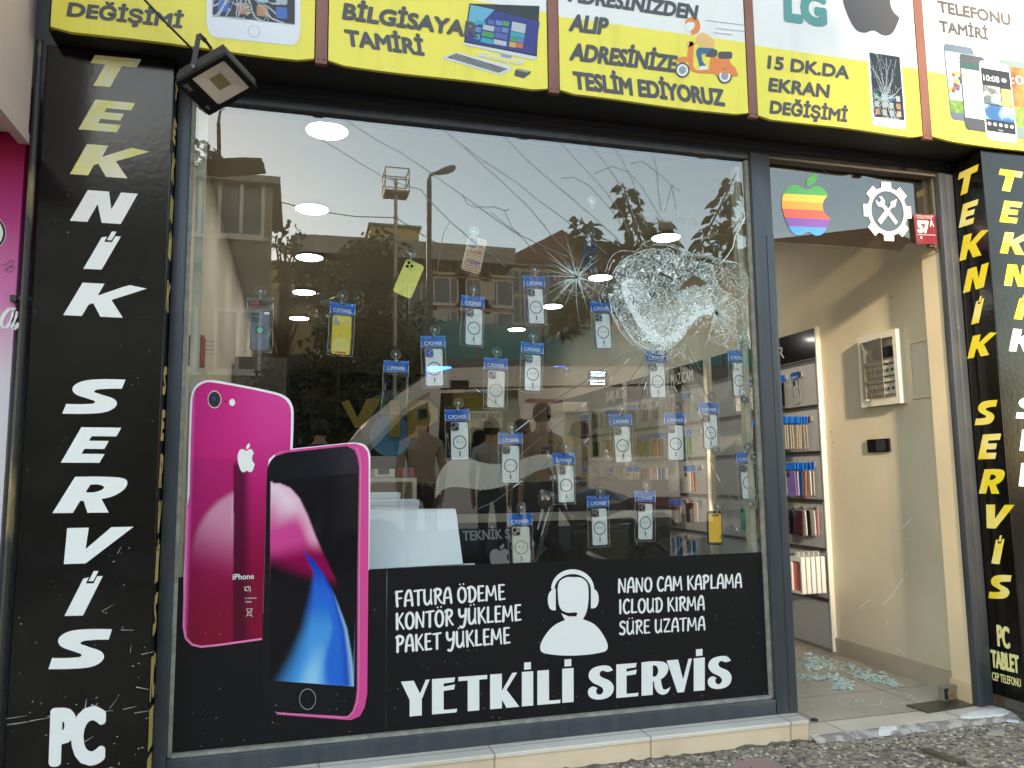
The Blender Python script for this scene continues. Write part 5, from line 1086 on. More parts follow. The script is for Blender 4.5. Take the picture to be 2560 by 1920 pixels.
for f in t2[2]:
    c = (sum(t2[0][i].x for i in f)/3, sum(t2[0][i].y for i in f)/3); d = math.hypot(c[0]-sc_[0], c[1]-sc_[1])
    fac.add([(c[0]+(t2[0][i].x-c[0])*.9, CY+r.uniform(-.002, .001), c[1]+(t2[0][i].y-c[1])*.9) for i in f], [(0, 1, 2)], 3 if d < .010 else 2 if d < .02 and r.random() < .6 else r.choice((0, 1)))
# second small impact at the right of the bowl
s2_ = KP(1425, 1225)
for k in range(40):
    a = r.uniform(-2.0, 1.1); L = r.uniform(.05, .19); p = s2_; a2 = a; wd = r.uniform(.0006, .0015)
    for j in range(3):
        q = (p[0]+math.cos(a2)*L/3, p[1]+math.sin(a2)*L/3); ribw(edg, p, q, wd*(1-j/3.5), wd*(1-(j+1)/3.5), CY-.002, r.randrange(2)); p = q; a2 += r.uniform(-.2, .2)
for k in range(60):
    R = .03+.085*r.random(); a = r.uniform(-1.9, .9); da = r.uniform(.1, .4); p = (s2_[0]+R*math.cos(a), s2_[1]+R*math.sin(a)); q = (s2_[0]+R*math.cos(a+da), s2_[1]+R*math.sin(a+da)); ribw(edg, p, q, .0004, .0004, CY-.0025, r.randrange(2))
fac.build('crazed_area', FAC, wf, recalc=False); edg.build('fracture_web', [CRW, CRG], wf, recalc=False)
# long cracks, traced
g = MB()
LONG = [('B', [(155, 735), (340, 855), (480, 930), (690, 1070), (860, 1190), (1020, 1305), (1200, 1430), (1400, 1530), (1520, 1580)]), ('B', [(0, 855), (120, 925), (380, 1080), (520, 1140), (620, 1165), (670, 1230), (800, 1360), (920, 1465), (1050, 1560), (1140, 1640)]), ('B', [(755, 795), (885, 900), (1000, 985), (1200, 1115), (1340, 1230), (1480, 1330), (1640, 1460), (1760, 1560)]),
 ('B', [(885, 905), (960, 975), (1100, 1100), (1240, 1230), (1340, 1340), (1450, 1480), (1570, 1600)]), ('B', [(1110, 810), (1200, 910), (1300, 1010), (1430, 1120), (1560, 1230), (1700, 1350), (1850, 1490)]), ('B', [(1435, 835), (1540, 945), (1650, 1060), (1760, 1185), (1850, 1310), (1900, 1450)]), ('B', [(1620, 850), (1720, 960), (1820, 1100), (1900, 1260), (1960, 1420)]), ('B', [(1785, 880), (1860, 990), (1920, 1110), (1960, 1250), (2010, 1400)]), ('B', [(2040, 940), (2070, 1040), (2080, 1170), (2095, 1300)]),
 ('B', [(1480, 1095), (1560, 1090), (1640, 1130), (1720, 1210), (1800, 1300), (1850, 1380)]), ('B', [(1680, 1070), (1800, 1020), (1900, 1060), (1980, 1150), (2050, 1270), (2100, 1350)]), ('B', [(1905, 1005), (1980, 990), (2060, 1050), (2150, 1130), (2212, 1175)]), ('B', [(870, 1190), (905, 1255), (960, 1275), (1070, 1270), (1140, 1295), (1160, 1285)]), ('B', [(1050, 1300), (1140, 1380), (1230, 1440)]), ('B', [(1135, 1300), (1180, 1400), (1260, 1480), (1330, 1560)]),
 ('B', [(800, 1360), (760, 1430), (735, 1560), (720, 1659)]), ('B', [(2120, 1300), (2160, 1140), (2190, 1290)]), ('E', [(0, 390), (60, 362), (140, 335)]), ('E', [(1200, 1175), (1460, 975), (1640, 860), (1740, 790), (1900, 690)]), ('E', [(1620, 1250), (1700, 1160), (1800, 1040), (1880, 900), (1960, 780), (2000, 700)]), ('E', [(1440, 1340), (1240, 1480), (1080, 1600), (960, 1659)]), ('E', [(1220, 1330), (1400, 1180), (1560, 1060), (1680, 960)]), ('E', [(910, 865), (960, 920), (1020, 965), (1130, 1040)]), ('E', [(1850, 1340), (1900, 1200), (1950, 1060), (1990, 920), (2030, 780)]),
 ('F', [(30, 740), (60, 900), (110, 1010)]), ('F', [(60, 720), (130, 860), (180, 1000), (260, 1150), (300, 1230)]), ('F', [(150, 720), (220, 850), (260, 960)]), ('F', [(250, 1290), (300, 1400), (360, 1520), (440, 1640)]), ('F', [(150, 1300), (190, 1450), (215, 1560), (225, 1659)]), ('F', [(460, 880), (530, 1010), (560, 1030)]), ('F', [(500, 1480), (560, 1560), (595, 1640)]), ('I', [(350, 60), (420, 150), (450, 200)]),
 ('M', [(320, 730), (480, 640), (620, 560), (760, 470)]), ('M', [(770, 640), (850, 520), (960, 400), (1090, 280)]), ('M', [(1480, 300), (1600, 480), (1700, 680), (1760, 800)]), ('M', [(1500, 560), (1560, 700), (1640, 830)]), ('M', [(1180, 1000), (1250, 850), (1270, 700)]), ('M', [(1000, 1130), (1060, 1000), (1090, 880)]), ('M', [(940, 1290), (1000, 1120), (1040, 1000)]), ('C', [(960, 1005), (1028, 1070)])]
for reg, L in LONG:
    q = [pp(reg, *p, Y=0) for p in L]; n_ = len(q)
    for k in range(n_-1):
        for j in range(3):
            a = q[k].lerp(q[k+1], j/3); b_ = q[k].lerp(q[k+1], (j+1)/3); ja = r.uniform(-.0015, .0015)
            if k+j: a.z = lastz
            b_.z += ja; lastz = b_.z
            wd = .0009+.0006*k/n_; y_ = CY-.0007
            if reg == 'C': y_ = .014
            ribw(g, (a.x, a.z), (b_.x, b_.z), wd, wd, y_, 1 if r.random() < .12 and reg != 'B' else 0)
# fine fan of cracks under the shattered bowl, then glints painted as short white strokes
for k in range(46):
    a = math.radians(r.uniform(205, 335)); p0 = KP(980+r.uniform(-160, 200), 1540+r.uniform(-60, 10)); L = r.uniform(.05, .24); p = p0
    for j in range(4):
        q = (p[0]+math.cos(a)*L/4, p[1]+math.sin(a)*L/4); ribw(g, p, q, .0005*(1-j/5), .0005*(1-(j+1)/5), CY-.0009, 1 if r.random() < .3 else 0); p = q; a += r.uniform(-.06, .06)
for k in range(34):
    x, z = KP(r.uniform(600, 1600), r.uniform(40, 640)); a = r.uniform(1.2, 1.9); L = r.uniform(.006, .03); ribw(g, (x, z), (x+math.cos(a)*L, z+math.sin(a)*L), .0007, .0003, CY-.001, 1)
for L in ([(1700, 330), (1660, 430), (1610, 520), (1590, 620), (1540, 700), (1480, 770)], [(1690, 290), (1700, 350), (1670, 420)]):
    q = [KP(*p) for p in L]
    for a, b_ in zip(q, q[1:]): ribw(g, a, b_, .0022, .0018, CY-.0012, 1)
g.build('crack_and_glint', [CRD, CRW], wf, recalc=False)
g = MB(); q = [KP(*p) for p in ((690, 305), (800, 325), (1000, 325), (1280, 350), (1275, 415), (1180, 405), (960, 395), (800, 385), (740, 350))]; g.poly([q], FY(CY), .001); g.build('tape_strip', facet_mat('old clear tape', .16, (.55, .58, .58)), wf, recalc=False)
# dust specks on the vinyl
g = MB()
for k in range(150):
    x, z = r.uniform(-.38, 1.92), .16+.5*r.random()**1.3; q = r.uniform(.0005, .0016); g.add([(x-q, -.0045, z), (x, -.0045, z-q), (x+q, -.0045, z), (x, -.0045, z+q)], [(0, 1, 2, 3)])
g.build('dust_speck', WHITE, vp)
# ------------------------------------------------------------------ floodlight in front of the sign
def unp(p, P0, n):
    d = RT*(p[0]-CW/2)+DN*(p[1]-CH/2)+FW*FPX; return CAM+d*((P0-CAM).dot(n)/d.dot(n))
ctr = at(px('L', 1400, 800), Y=-.40); nrm = Vector((.12, -.42, -.90)).normalized()
q = [unp(px('L', *p), ctr, nrm) for p in ((655, 822), (1580, 212), (2120, 862), (1325, 1405))]
ctr = (q[0]+q[1]+q[2]+q[3])/4; U = ((q[3]-q[0])+(q[2]-q[1]))/2; Vv = ((q[1]-q[0])+(q[2]-q[3]))/2; Vv = Vv-U*(U.dot(Vv)/U.dot(U))
u_, v_ = U.length/2, Vv.length/2; U.normalize(); Vv.normalize(); Nn = U.cross(Vv).normalized(); Nn = Nn if Nn.dot(nrm) > 0 else -Nn
MF = Matrix(((U.x, Vv.x, Nn.x, ctr.x), (U.y, Vv.y, Nn.y, ctr.y), (U.z, Vv.z, Nn.z, ctr.z), (0, 0, 0, 1)))
fl = thing('floodlight', ctr, 'black square floodlight on a bracket hanging before the yellow sign', 'floodlight')
HOUS = mat('black cast housing', (.010, .010, .010), rough=.5, spec=.2); HOU2 = mat('grey cast housing', (.035, .036, .04), rough=.5, spec=.3)
L2 = lambda x, y, z: MF @ Vector((x, y, z))
g = MB(); ff = lambda a, b_, w_: L2(a, b_, w_)
wx0, wx1, wy0, wy1 = -u_*.70, u_*.86, -v_*.74, v_*.84
# the wide margin with lettering lies along the lower left edge (-v side rotated): keep it on the -y side
wx0, wx1, wy0, wy1 = -u_*.81, u_*.81, -v_*.48, v_*.80
fo = rrect(-u_, -v_, u_, v_, .006); fi = rrect(wx0, wy0, wx1, wy1, .006)
# orientation: U runs left->bottom, V runs left->top; the lettered margin is next to the left-bottom edge, i.e. at low V
g.poly([fo, fi], ff, -.012, .004); g.build('front_frame', HOUS, fl)
g = MB(); g.box((-u_*.96, -v_*.96, -.045), (u_*.96, v_*.96, -.0125), M=MF)
for k in range(11): g.box((-u_*.9+k*u_*.18-.002, -v_*.9, -.062), (-u_*.9+k*u_*.18+.002, v_*.9, -.0452), M=MF)
g.build('housing', HOU2, fl)
g = MB(); I2 = [(wx0*.42, wy0*.42+.01), (wx1*.42, wy0*.42+.01), (wx1*.42, wy1*.45), (wx0*.42, wy1*.45)]; O2 = [(wx0, wy0), (wx1, wy0), (wx1, wy1), (wx0, wy1)]
for k in range(4): a, b_ = O2[k], O2[(k+1) % 4]; c, d = I2[(k+1) % 4], I2[k]; g.add([ff(*a, -.002), ff(*b_, -.002), ff(*c, -.010), ff(*d, -.010)], [(0, 1, 2, 3)])
g.build('reflector', mat('warm grey reflector', (.86, .79, .69), rough=.4), fl)
LED = mat('yellowish led board', (.58, .50, .30), rough=.4, col2=(.45, .38, .22), nscale=60); g = MB(); g.poly([I2], ff, -.0099); g.build('led_board', LED, fl)
g = MB()
for i in range(9):
    for j in range(9):
        a = I2[0][0]+(I2[1][0]-I2[0][0])*(i+.5)/9; b_ = I2[0][1]+(I2[2][1]-I2[0][1])*(j+.5)/9; g.poly([[(a-.0025, b_-.0018), (a+.0025, b_-.0018), (a+.0025, b_+.0018), (a-.0025, b_+.0018)]], ff, -.0092)
g.build('led_chip', mat('led phosphor', (.40, .33, .14), rough=.4), fl)
g = MB(); text_on(g, 'ZMY', lambda a, b_, w_: ff(-u_*.78+a*u_*.42, -v_*.86+b_*v_*.16, w_), .0045, .02); text_on(g, '50w', lambda a, b_, w_: ff(u_*.52+a*u_*.22, -v_*.86+b_*v_*.12, w_), .0045, .02)
g.build('lettering', mat('grey lamp print', (.30, .30, .28), rough=.5), fl)
bolt = unp(px('L', 978, 480), ctr-Nn*.02, nrm); top = at(px('A', 1222, 214), Y=-.34); top2 = at(px('A', 1300, 300), Y=-.235)
g = MB()
def bar(mb, a, b_, wd, th, up):
    a, b_ = Vector(a), Vector(b_); d = (b_-a).normalized(); s_ = d.cross(Vector(up)).normalized()*wd/2; n_ = d.cross(s_).normalized()*th/2
    mb.add([a-s_-n_, a+s_-n_, a+s_+n_, a-s_+n_, b_-s_-n_, b_+s_-n_, b_+s_+n_, b_-s_+n_], [(0, 3, 2, 1), (4, 5, 6, 7), (0, 1, 5, 4), (1, 2, 6, 5), (2, 3, 7, 6), (3, 0, 4, 7)])
vw = (CAM-bolt).normalized()
bar(g, bolt, top, .016, .003, vw); bar(g, top, at(px('A', 1262, 250), Y=-.27), .016, .003, vw); bar(g, at(px('A', 1262, 250), Y=-.27), top2, .010, .003, vw); g.build('bracket', HOU2, fl)
g = MB(); g.lathe([(.0, .006), (.005, .006), (.0055, .002), (.0055, -.004)], Matrix.Translation(bolt) @ vw.to_track_quat('Z', 'Y').to_matrix().to_4x4(), 12); g.build('bolt', mat('zinc bolt', (.6, .6, .6), rough=.35, metal=.7), fl)
g = MB(); g.tube([at(px('A', 760, -140), Y=-.30), at(px('A', 890, 0), Y=-.29), at(px('A', 1030, 150), Y=-.28), at(px('A', 1165, 285), Y=-.26), at(px('A', 1190, 320), Y=-.24)], .0042, 8)
tag(g.build('cable', mat('black cable', (.015, .015, .015), rough=.5)), 'black cable running down across the sign to the floodlight', 'cable')

# ------------------------------------------------------------------ neighbouring shop at the left edge
nb = thing('neighbour_sign_box', (-1.5, -.6, 2.0), 'pale pinkish light box of the neighbouring shop, upper left corner', 'sign box')
CRM = mat('off white box skin', (.58, .45, .40), rough=.6, col2=(.54, .42, .37), nscale=2); XN = -.905
zc = pp('A', 228, 890, X=XN).z
g = MB(); g.rbox((-2.6, -.85, zc), (XN, -.135, 4.0), .004); g.build('box_skin', CRM, nb)
g = MB(); g.box((XN-.03, -.85, zc-.035), (XN+.004, -.132, zc-.0005)); g.build('edge_trim', mat('beige edge trim', (.52, .43, .38), rough=.5), nb)
nw = thing('pink_wall_panel', (-1.5, -.1, 1.0), 'pink to white neighbouring shop panel with a cut off ring and script letter', 'wall panel')
pm = mat('pink fading print', (.5, .02, .14), rough=.4); t_ = pm.node_tree; tc_ = t_.nodes.new('ShaderNodeTexCoord'); sp_ = t_.nodes.new('ShaderNodeSeparateXYZ'); t_.links.new(tc_.outputs['Object'], sp_.inputs[0]); mr = t_.nodes.new('ShaderNodeMapRange'); mr.inputs[1].default_value = 0; mr.inputs[2].default_value = 1.0; t_.links.new(sp_.outputs['Z'], mr.inputs[0])
cr = t_.nodes.new('ShaderNodeValToRGB'); e = cr.color_ramp.elements; e[0].position = 0; e[0].color = (.66, .62, .66, 1); e[1].position = 1; e[1].color = (.36, .004, .07, 1)
for p_, c_ in ((.10, (.66, .58, .64, 1)), (.42, (.62, .16, .40, 1)), (.75, (.50, .03, .24, 1))): k = e.new(p_); k.color = c_
t_.links.new(mr.outputs[0], cr.inputs[0]); t_.links.new(cr.outputs[0], t_.nodes['Principled BSDF'].inputs['Base Color'])
xr = pp('D', 160, 300, Y=-.10).x
g = MB(); g.box((-2.6, -.10, 0), (-.925, .05, zc+.2)); g.build('panel', pm, nw)
nw_top = pp('A', 100, 945, Y=-.10).z
mr.inputs[1].default_value = pp('D', 80, 1000, Y=-.10).z-1.0; mr.inputs[2].default_value = nw_top-1.0
g = MB(); cq = pp('A', -110, 1430, Y=-.10); rr = abs(pp('A', 35, 1430, Y=-.10).x-cq.x); g.poly([circ(cq.x, cq.z, rr*1.03, 40)], FY(-.10), .001); g.build('ring_edge', WHITE, nw)
g = MB(); g.poly([circ(cq.x, cq.z, rr, 40), circ(cq.x, cq.z, rr*.90, 40)], FY(-.10), .002); g.build('ring', BLACKM, nw)
g = MB(); fnn = FY(-.10)
def script(mb, reg, chains, wd):
    for ch in chains:
        q = curve([(x, y, 1) for x, y in ch]+[(x, y, 1) for x, y in ch[::-1][1:-1]], 4)[:len(ch)*4-3]; P = [pp(reg, *p, Y=-.10) for p in q]
        for a, b_ in zip(P, P[1:]):
            d = b_-a; n_ = Vector((-d.z, 0, d.x)).normalized()*wd/2; mb.add([Vector((p.x, -.1015, p.z)) for p in (a+n_, b_+n_, b_-n_, a-n_)], [(0, 1, 2, 3)])
script(g, 'D', [[(95, 430), (60, 425), (20, 470), (10, 515), (35, 535), (70, 500), (95, 440), (80, 510), (85, 545), (118, 510)]], .012); g.build('script_letter', WHITE, nw)
g = MB(); script(g, 'D', [[(0, 155), (40, 150), (75, 125), (70, 160), (40, 195), (85, 180), (75, 160), (45, 165), (30, 190)]], .0018); g.build('scribble', INK, nw)
g = MB(); p = pp('D', 110, 358, Y=-.12); g.box((p.x-.022, -.125, p.z-.012), (p.x-.004, -.101, p.z+.010)); g.box((p.x-.004, -.118, p.z-.006), (p.x+.04, -.110, p.z+.008)); g.build('clip', DARKPL, nw)

# ------------------------------------------------------------------ doorway floor: closer, plate, rubbish
dp = thing('floor_plate', (2.85, .01, .022), 'dark metal floor plate lying at the doorway jamb', 'floor plate')
g = MB(); P = [pp('Z2', *p, Z=.026) for p in ((400, 1000), (740, 1115), (1570, 980), (1230, 880))]; n_ = 4
g.add([(p.x, p.y, .0225) for p in P]+[(p.x, p.y, .0275) for p in P], [(0, 1, 2, 3), (7, 6, 5, 4)]+[(i, (i+1) % 4, 4+(i+1) % 4, 4+i) for i in range(4)]); g.build('plate', mat('brown steel plate', (.085, .072, .06), rough=.32, metal=.6, col2=(.13, .11, .09), nscale=8), dp)
dc = thing('door_pivot', (2.95, .04, .03), 'rusty grey metal door pivot box standing on the floor plate', 'door pivot')
a = pp('Z2', 985, 945, Z=.028); b_ = pp('Z2', 1425, 880, Z=.028); d = (b_-a).normalized(); s_ = Vector((-d.y, d.x, 0)); hh = .062
MD = Matrix(((d.x, s_.x, 0, a.x), (d.y, s_.y, 0, a.y), (0, 0, 1, .028), (0, 0, 0, 1))); Lx = (b_-a).length
RM = mat('rusty grey steel', (.26, .27, .24), rough=.5, metal=.4, col2=(.30, .15, .05), nscale=26, nlo=.55, nhi=.68)
g = MB(); g.box((0, .004, 0), (Lx, .030, .003), M=MD); g.box((0, .006, .003), (Lx, .010, hh-.004), M=MD); g.box((0, .0, hh-.004), (Lx, .034, hh), M=MD); g.box((0, .010, .003), (.006, .030, hh-.004), M=MD); g.box((Lx-.01, .010, .003), (Lx, .030, hh-.004), M=MD); g.build('housing', RM, dc)
g = MB(); g.box((.012, .003, .006), (.03, .0058, hh-.010), M=MD); g.box((Lx*.55, .003, .004), (Lx*.78, .0058, .028), M=MD); g.build('slot', BLACKM, dc)
g = MB(); g.lathe([(0, .010), (.007, .008), (.009, 0)], MD @ Matrix.Translation((.042, .003, .010)) @ Matrix.Rotation(math.pi/2, 4, 'X'), 10); g.lathe([(0, .008), (.006, .006), (.007, 0)], MD @ Matrix.Translation((.04, .004, .048)) @ Matrix.Rotation(math.pi/2, 4, 'X'), 10); g.build('rusty_bolt', mat('orange rust', (.30, .13, .03), rough=.7), dc)
SH = facet_mat('broken tempered glass', .46, (.62, .76, .74))
g = MB(); r = random.Random(5)
def shard(mb, c, sz, r, y_len=1.0):
    n_ = r.randrange(4, 7); a0 = r.uniform(0, 6); h = sz*r.uniform(.25, .6); R = [(sz*r.uniform(.6, 1.1)*math.cos(a0+i*6.283/n_), sz*r.uniform(.6, 1.1)*math.sin(a0+i*6.283/n_)) for i in range(n_)]; tx, ty = r.uniform(-.35, .35), r.uniform(-.35, .35)
    lo = [(c[0]+x, c[1]+y*y_len, c[2]+max(0, x*tx+y*ty+sz*.35)) for x, y in R]; hi = [(x, y, z+h) for x, y, z in lo]; mb.add(lo+hi, [tuple(range(n_-1, -1, -1)), tuple(range(n_, 2*n_))]+[(i, (i+1) % n_, n_+(i+1) % n_, n_+i) for i in range(n_)])
lines = [((1010, 1020), (1430, 1140), 26), ((880, 985), (1000, 1040), 22), ((800, 1105), (1030, 1110), 16), ((1030, 1110), (1150, 1165), 22), ((1150, 1080), (1420, 1150), 20), ((870, 1040), (940, 1050), 10), ((1050, 1165), (1110, 1172), 8)]
for (p, q, sp) in lines:
    for k in range(140):
        t_ = r.random(); x = p[0]+(q[0]-p[0])*t_+r.gauss(0, sp*.8); y = p[1]+(q[1]-p[1])*t_+r.gauss(0, sp*.6)
        c = pp('I', x, y, Z=.0225)
        if c.x < 3.06 and c.y < 2.2: shard(g, c, r.choice((.004, .005, .007, .010, .014)), r)
for k in range(150):
    c = pp('I', r.uniform(790, 1560), r.uniform(960, 1300), Z=.0225)
    if c.x < 3.06: shard(g, c, r.uniform(.002, .005), r)
tag(g.build('glass_shards', SH), 'greenish heap of broken glass swept along the skirting inside the doorway', 'broken glass', kind='stuff')
DEB = mat('pale plaster crumbs', (.66, .62, .56), rough=.9)
g = MB()
for k in range(150):
    u = r.random()
    if u < .5: c = Vector((r.uniform(2.06, 3.0), r.uniform(-.12, .3), .0222))
    else: c = Vector((r.uniform(.6, 2.02)**1.0, r.uniform(-.12, -.04), .0828))
    shard(g, c, r.choice((.0015, .002, .003, .004)), r)
tag(g.build('plaster_crumbs', DEB), 'white crumbs scattered over the ledge and door step', 'crumbs', kind='stuff')
WP = mat('white plaster spill', (.74, .72, .68), rough=.9, bump=(60, .6))
def spill(name, label, reg, pts, z):
    g = MB(); P = [pp(reg, *p, Z=z) for p in curve([(x, y, 1) for x, y in pts], 4)]; c = sum(P, Vector())/len(P); n_ = len(P)
    g.add([(p.x+r.uniform(-.003, .003), p.y+r.uniform(-.003, .003), .001) for p in P]+[(p.x*.85+c.x*.15, p.y*.85+c.y*.15, z+.014+r.uniform(.002, .006)) for p in P]+[(c.x, c.y, z+.02)], [(i, (i+1) % n_, n_+(i+1) % n_, n_+i) for i in range(n_)]+[(n_+i, n_+(i+1) % n_, 2*n_) for i in range(n_)])
    tag(g.build(name, WP), label, 'plaster')
spill('plaster_spill', 'large white plaster spill along the right end of the door step', 'Z2', [(1170, 1240), (1300, 1200), (1420, 1150), (1700, 1105), (1980, 1085), (2080, 1110), (1985, 1190), (1800, 1215), (1600, 1240), (1450, 1255), (1290, 1262)], .006)
spill('plaster_spill', 'small white plaster spill before the middle of the door step', 'Z2', [(0, 1395), (100, 1385), (280, 1395), (200, 1425), (60, 1455), (-30, 1440)], .006)
WD = mat('weathered wood', (.085, .065, .04), rough=.8, col2=(.14, .11, .075), nscale=40, stretch=(1, 1, 1))
def strip(name, label, cat, reg, pts, h, m):
    g = MB(); P = [pp(reg, *p, Z=h) for p in pts]; n_ = len(P); g.add([(p.x, p.y, .002) for p in P]+[(p.x, p.y, h) for p in P], [tuple(range(n_-1, -1, -1)), tuple(range(n_, 2*n_))]+[(i, (i+1) % n_, n_+(i+1) % n_, n_+i) for i in range(n_)]); tag(g.build(name, m), label, cat)
strip('wood_strip', 'dark brown wood strip lying on the pebbly pavement', 'wood strip', 'I', [(1575, 1540), (1610, 1534), (1860, 1612), (1858, 1622), (1822, 1628)], .012, WD)
strip('tile_chip', 'small beige tile chip on the pavement at right', 'tile chip', 'I', [(1985, 1440), (2030, 1424), (2094, 1430), (2090, 1450), (2050, 1448)], .012, mat('beige tile chip', (.42, .37, .3), rough=.7))
strip('paper_scrap', 'thin white paper scrap near the pillar foot', 'paper scrap', 'Z2', [(1945, 1215), (2130, 1235), (2135, 1265), (1942, 1240)], .006, WHITE)
bc = thing('bottle_cap', pp('I', 924, 1366, Z=.022), 'small dark cap lying on the door step', 'cap'); g = MB(); c = pp('I', 924, 1366, Z=.022); g.lathe([(.016, .0), (.0165, .005), (.014, .0065), (.010, .005), (0, .0045)], Matrix.Translation((c.x, c.y, .0217)), 20); g.build('cap_body', DARKPL, bc, smooth=True)
c = pp('I', 793, 1512, Z=.012); g = MB(); g.tube([Vector((c.x+.011*math.cos(a/3.), c.y, .012+.011*math.sin(a/3.))) for a in range(20)], .0018, 6); tag(g.build('metal_ring', mat('brown wire', (.06, .04, .035), rough=.5)), 'small brown wire ring against the ledge front', 'ring')
# loose pebbles in the paving
g = MB(); PEB = [mat('pebble light', (.62, .53, .40), rough=.7), mat('pebble tan', (.33, .26, .19), rough=.7), mat('pebble dark', (.075, .065, .06), rough=.7), mat('pebble grey', (.24, .195, .16), rough=.7)]
for k in range(5200):
    x, y = r.uniform(1.0, 3.75), -.14-1.0*r.random()**1.6
    if y > -.19 and x > 2.03: y -= .05
    sz = r.uniform(.003, .0115); a = r.uniform(0, 3.14); ca, sa = math.cos(a), math.sin(a); ex = r.uniform(.55, 1); vs = []
    for i in range(6):
        b_ = i*math.pi/3; X, Yy = sz*math.cos(b_), sz*ex*math.sin(b_); vs.append((x+X*ca-Yy*sa, y+X*sa+Yy*ca, 0))
    vs += [(x+(p[0]-x)*.6, y+(p[1]-y)*.6, sz*.42) for p in vs[:6]]
    g.add(vs, [(i, (i+1) % 6, 6+(i+1) % 6, 6+i) for i in range(6)]+[(6, 7, 8, 9, 10, 11)], r.choice((0, 1, 1, 1, 2, 3, 3, 3)))
tag(g.build('pebbles', PEB), 'mixed tan, grey and dark pebbles set in the pavement', 'pebbles', kind='stuff')

# grime where the ledge and the step meet the paving
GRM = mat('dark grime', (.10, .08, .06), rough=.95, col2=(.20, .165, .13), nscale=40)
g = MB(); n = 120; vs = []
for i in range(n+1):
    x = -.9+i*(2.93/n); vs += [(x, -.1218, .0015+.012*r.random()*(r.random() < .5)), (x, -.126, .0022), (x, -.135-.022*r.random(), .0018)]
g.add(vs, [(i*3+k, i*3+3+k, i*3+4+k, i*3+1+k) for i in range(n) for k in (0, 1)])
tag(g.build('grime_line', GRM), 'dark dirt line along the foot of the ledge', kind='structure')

# ------------------------------------------------------------------ right hand wall fittings
WX = FX(3.0795)
eb = thing('fuse_box', (3.06, .51, 1.64), 'white fuse box with a smoky door ajar on the cream wall', 'fuse box')
EW = mat('aged white plastic', (.66, .63, .55), rough=.4)
g = MB(); g.poly([[(.366, 1.44), (.657, 1.44), (.657, 1.835), (.366, 1.835)], [(.392, 1.475), (.632, 1.475), (.632, 1.80), (.392, 1.80)]], FX(3.08), 0, .045); g.build('frame', EW, eb)
g = MB(); g.box((3.074, .392, 1.475), (3.0785, .632, 1.80))
for z in (1.565, 1.665): g.box((3.045, .393, z), (3.0735, .631, z+.018))
g.build('inner_panel', mat('grey white panel', (.55, .52, .45), rough=.5), eb)
for z, n_ in ((1.70, 5), (1.60, 6), (1.50, 6)):
    for k in range(n_):
        g = MB(); g.box((3.052, .41+k*.034, z), (3.0735, .438+k*.034, z+.055)); g.box((3.047, .418+k*.034, z+.02), (3.0515, .430+k*.034, z+.034), 1); g.build('breaker', [EW if z < 1.68 else DARKPL, DARKPL], eb)
SMO = facet_mat('smoky door plastic', .62, (.27, .25, .21))
Md = Matrix.Translation((3.034, .632, 0)) @ Matrix.Rotation(math.radians(-9), 4, 'Z')
g = MB(); g.box((-.004, -.20, 1.478), (0, 0, 1.798), M=Md); g.build('door', SMO, eb); 
hb = thing('wall_hatch', (3.075, .26, 1.6), 'flush cream wall hatch beside the fuse box', 'hatch'); g = MB(); g.poly([[(.19, 1.456), (.328, 1.456), (.328, 1.76), (.19, 1.76)], [(.19, 1.475), (.312, 1.475), (.312, 1.745), (.19, 1.745)]], FX(3.08), 0, .009); g.build('rim', CREAM, hb); g = MB(); g.poly([[(.19, 1.476), (.311, 1.476), (.311, 1.744), (.19, 1.744)]], FX(3.0796), 0, .003); g.build('door', mat('hatch paint', (.56, .50, .41), rough=.6), hb)
sp_ = thing('socket_plate', (3.07, .585, 1.22), 'black rectangular plate on the cream wall', 'wall plate'); g = MB(); g.rbox((3.066, .503, 1.19), (3.0795, .671, 1.262), .003); g.build('plate', mat('glossy black plastic', (.008, .008, .009), rough=.2), sp_); g = MB(); g.box((3.0655, .53, 1.197), (3.0662, .60, 1.255)); g.build('socket_face', DARKPL, sp_)
g = MB()
for ch in ([(1205, 680), (1232, 645), (1265, 625)], [(1265, 625), (1345, 655)], [(1345, 655), (1400, 600), (1450, 520), (1470, 500)], [(1488, 480), (1490, 455)], [(1463, 188), (1490, 160), (1520, 122)], [(1486, 245), (1487, 262)], [(1365, 785), (1378, 742)], [(1160, 885), (1170, 870)], [(1430, 925), (1475, 960)]):
    g = MB(); P = [pp('I', *p, X=3.0787) for p in ch]
    for a, b_ in zip(P, P[1:]):
        d = b_-a; n_ = Vector((0, -d.z, d.y)).normalized()*(.0012 if ch[0] == (1265, 625) else .0035); g.add([a+n_, b_+n_*.6, b_-n_*.6, a-n_], [(0, 1, 2, 3)])
    g.build('plaster_scar', mat('bare plaster', (.78, .76, .72), rough=.9), b)
g = MB()
for p in (('F', 1030, 1178), ('F', 1040, 1243), ('F', 1395, 350)): c = pp(*p, X=3.078); g.lathe([(.004, 0), (.003, .003), (0, .0035)], Matrix.Translation(c) @ Matrix.Rotation(-math.pi/2, 4, 'Y'), 8)
g.build('nail_hole', DARKPL, b)

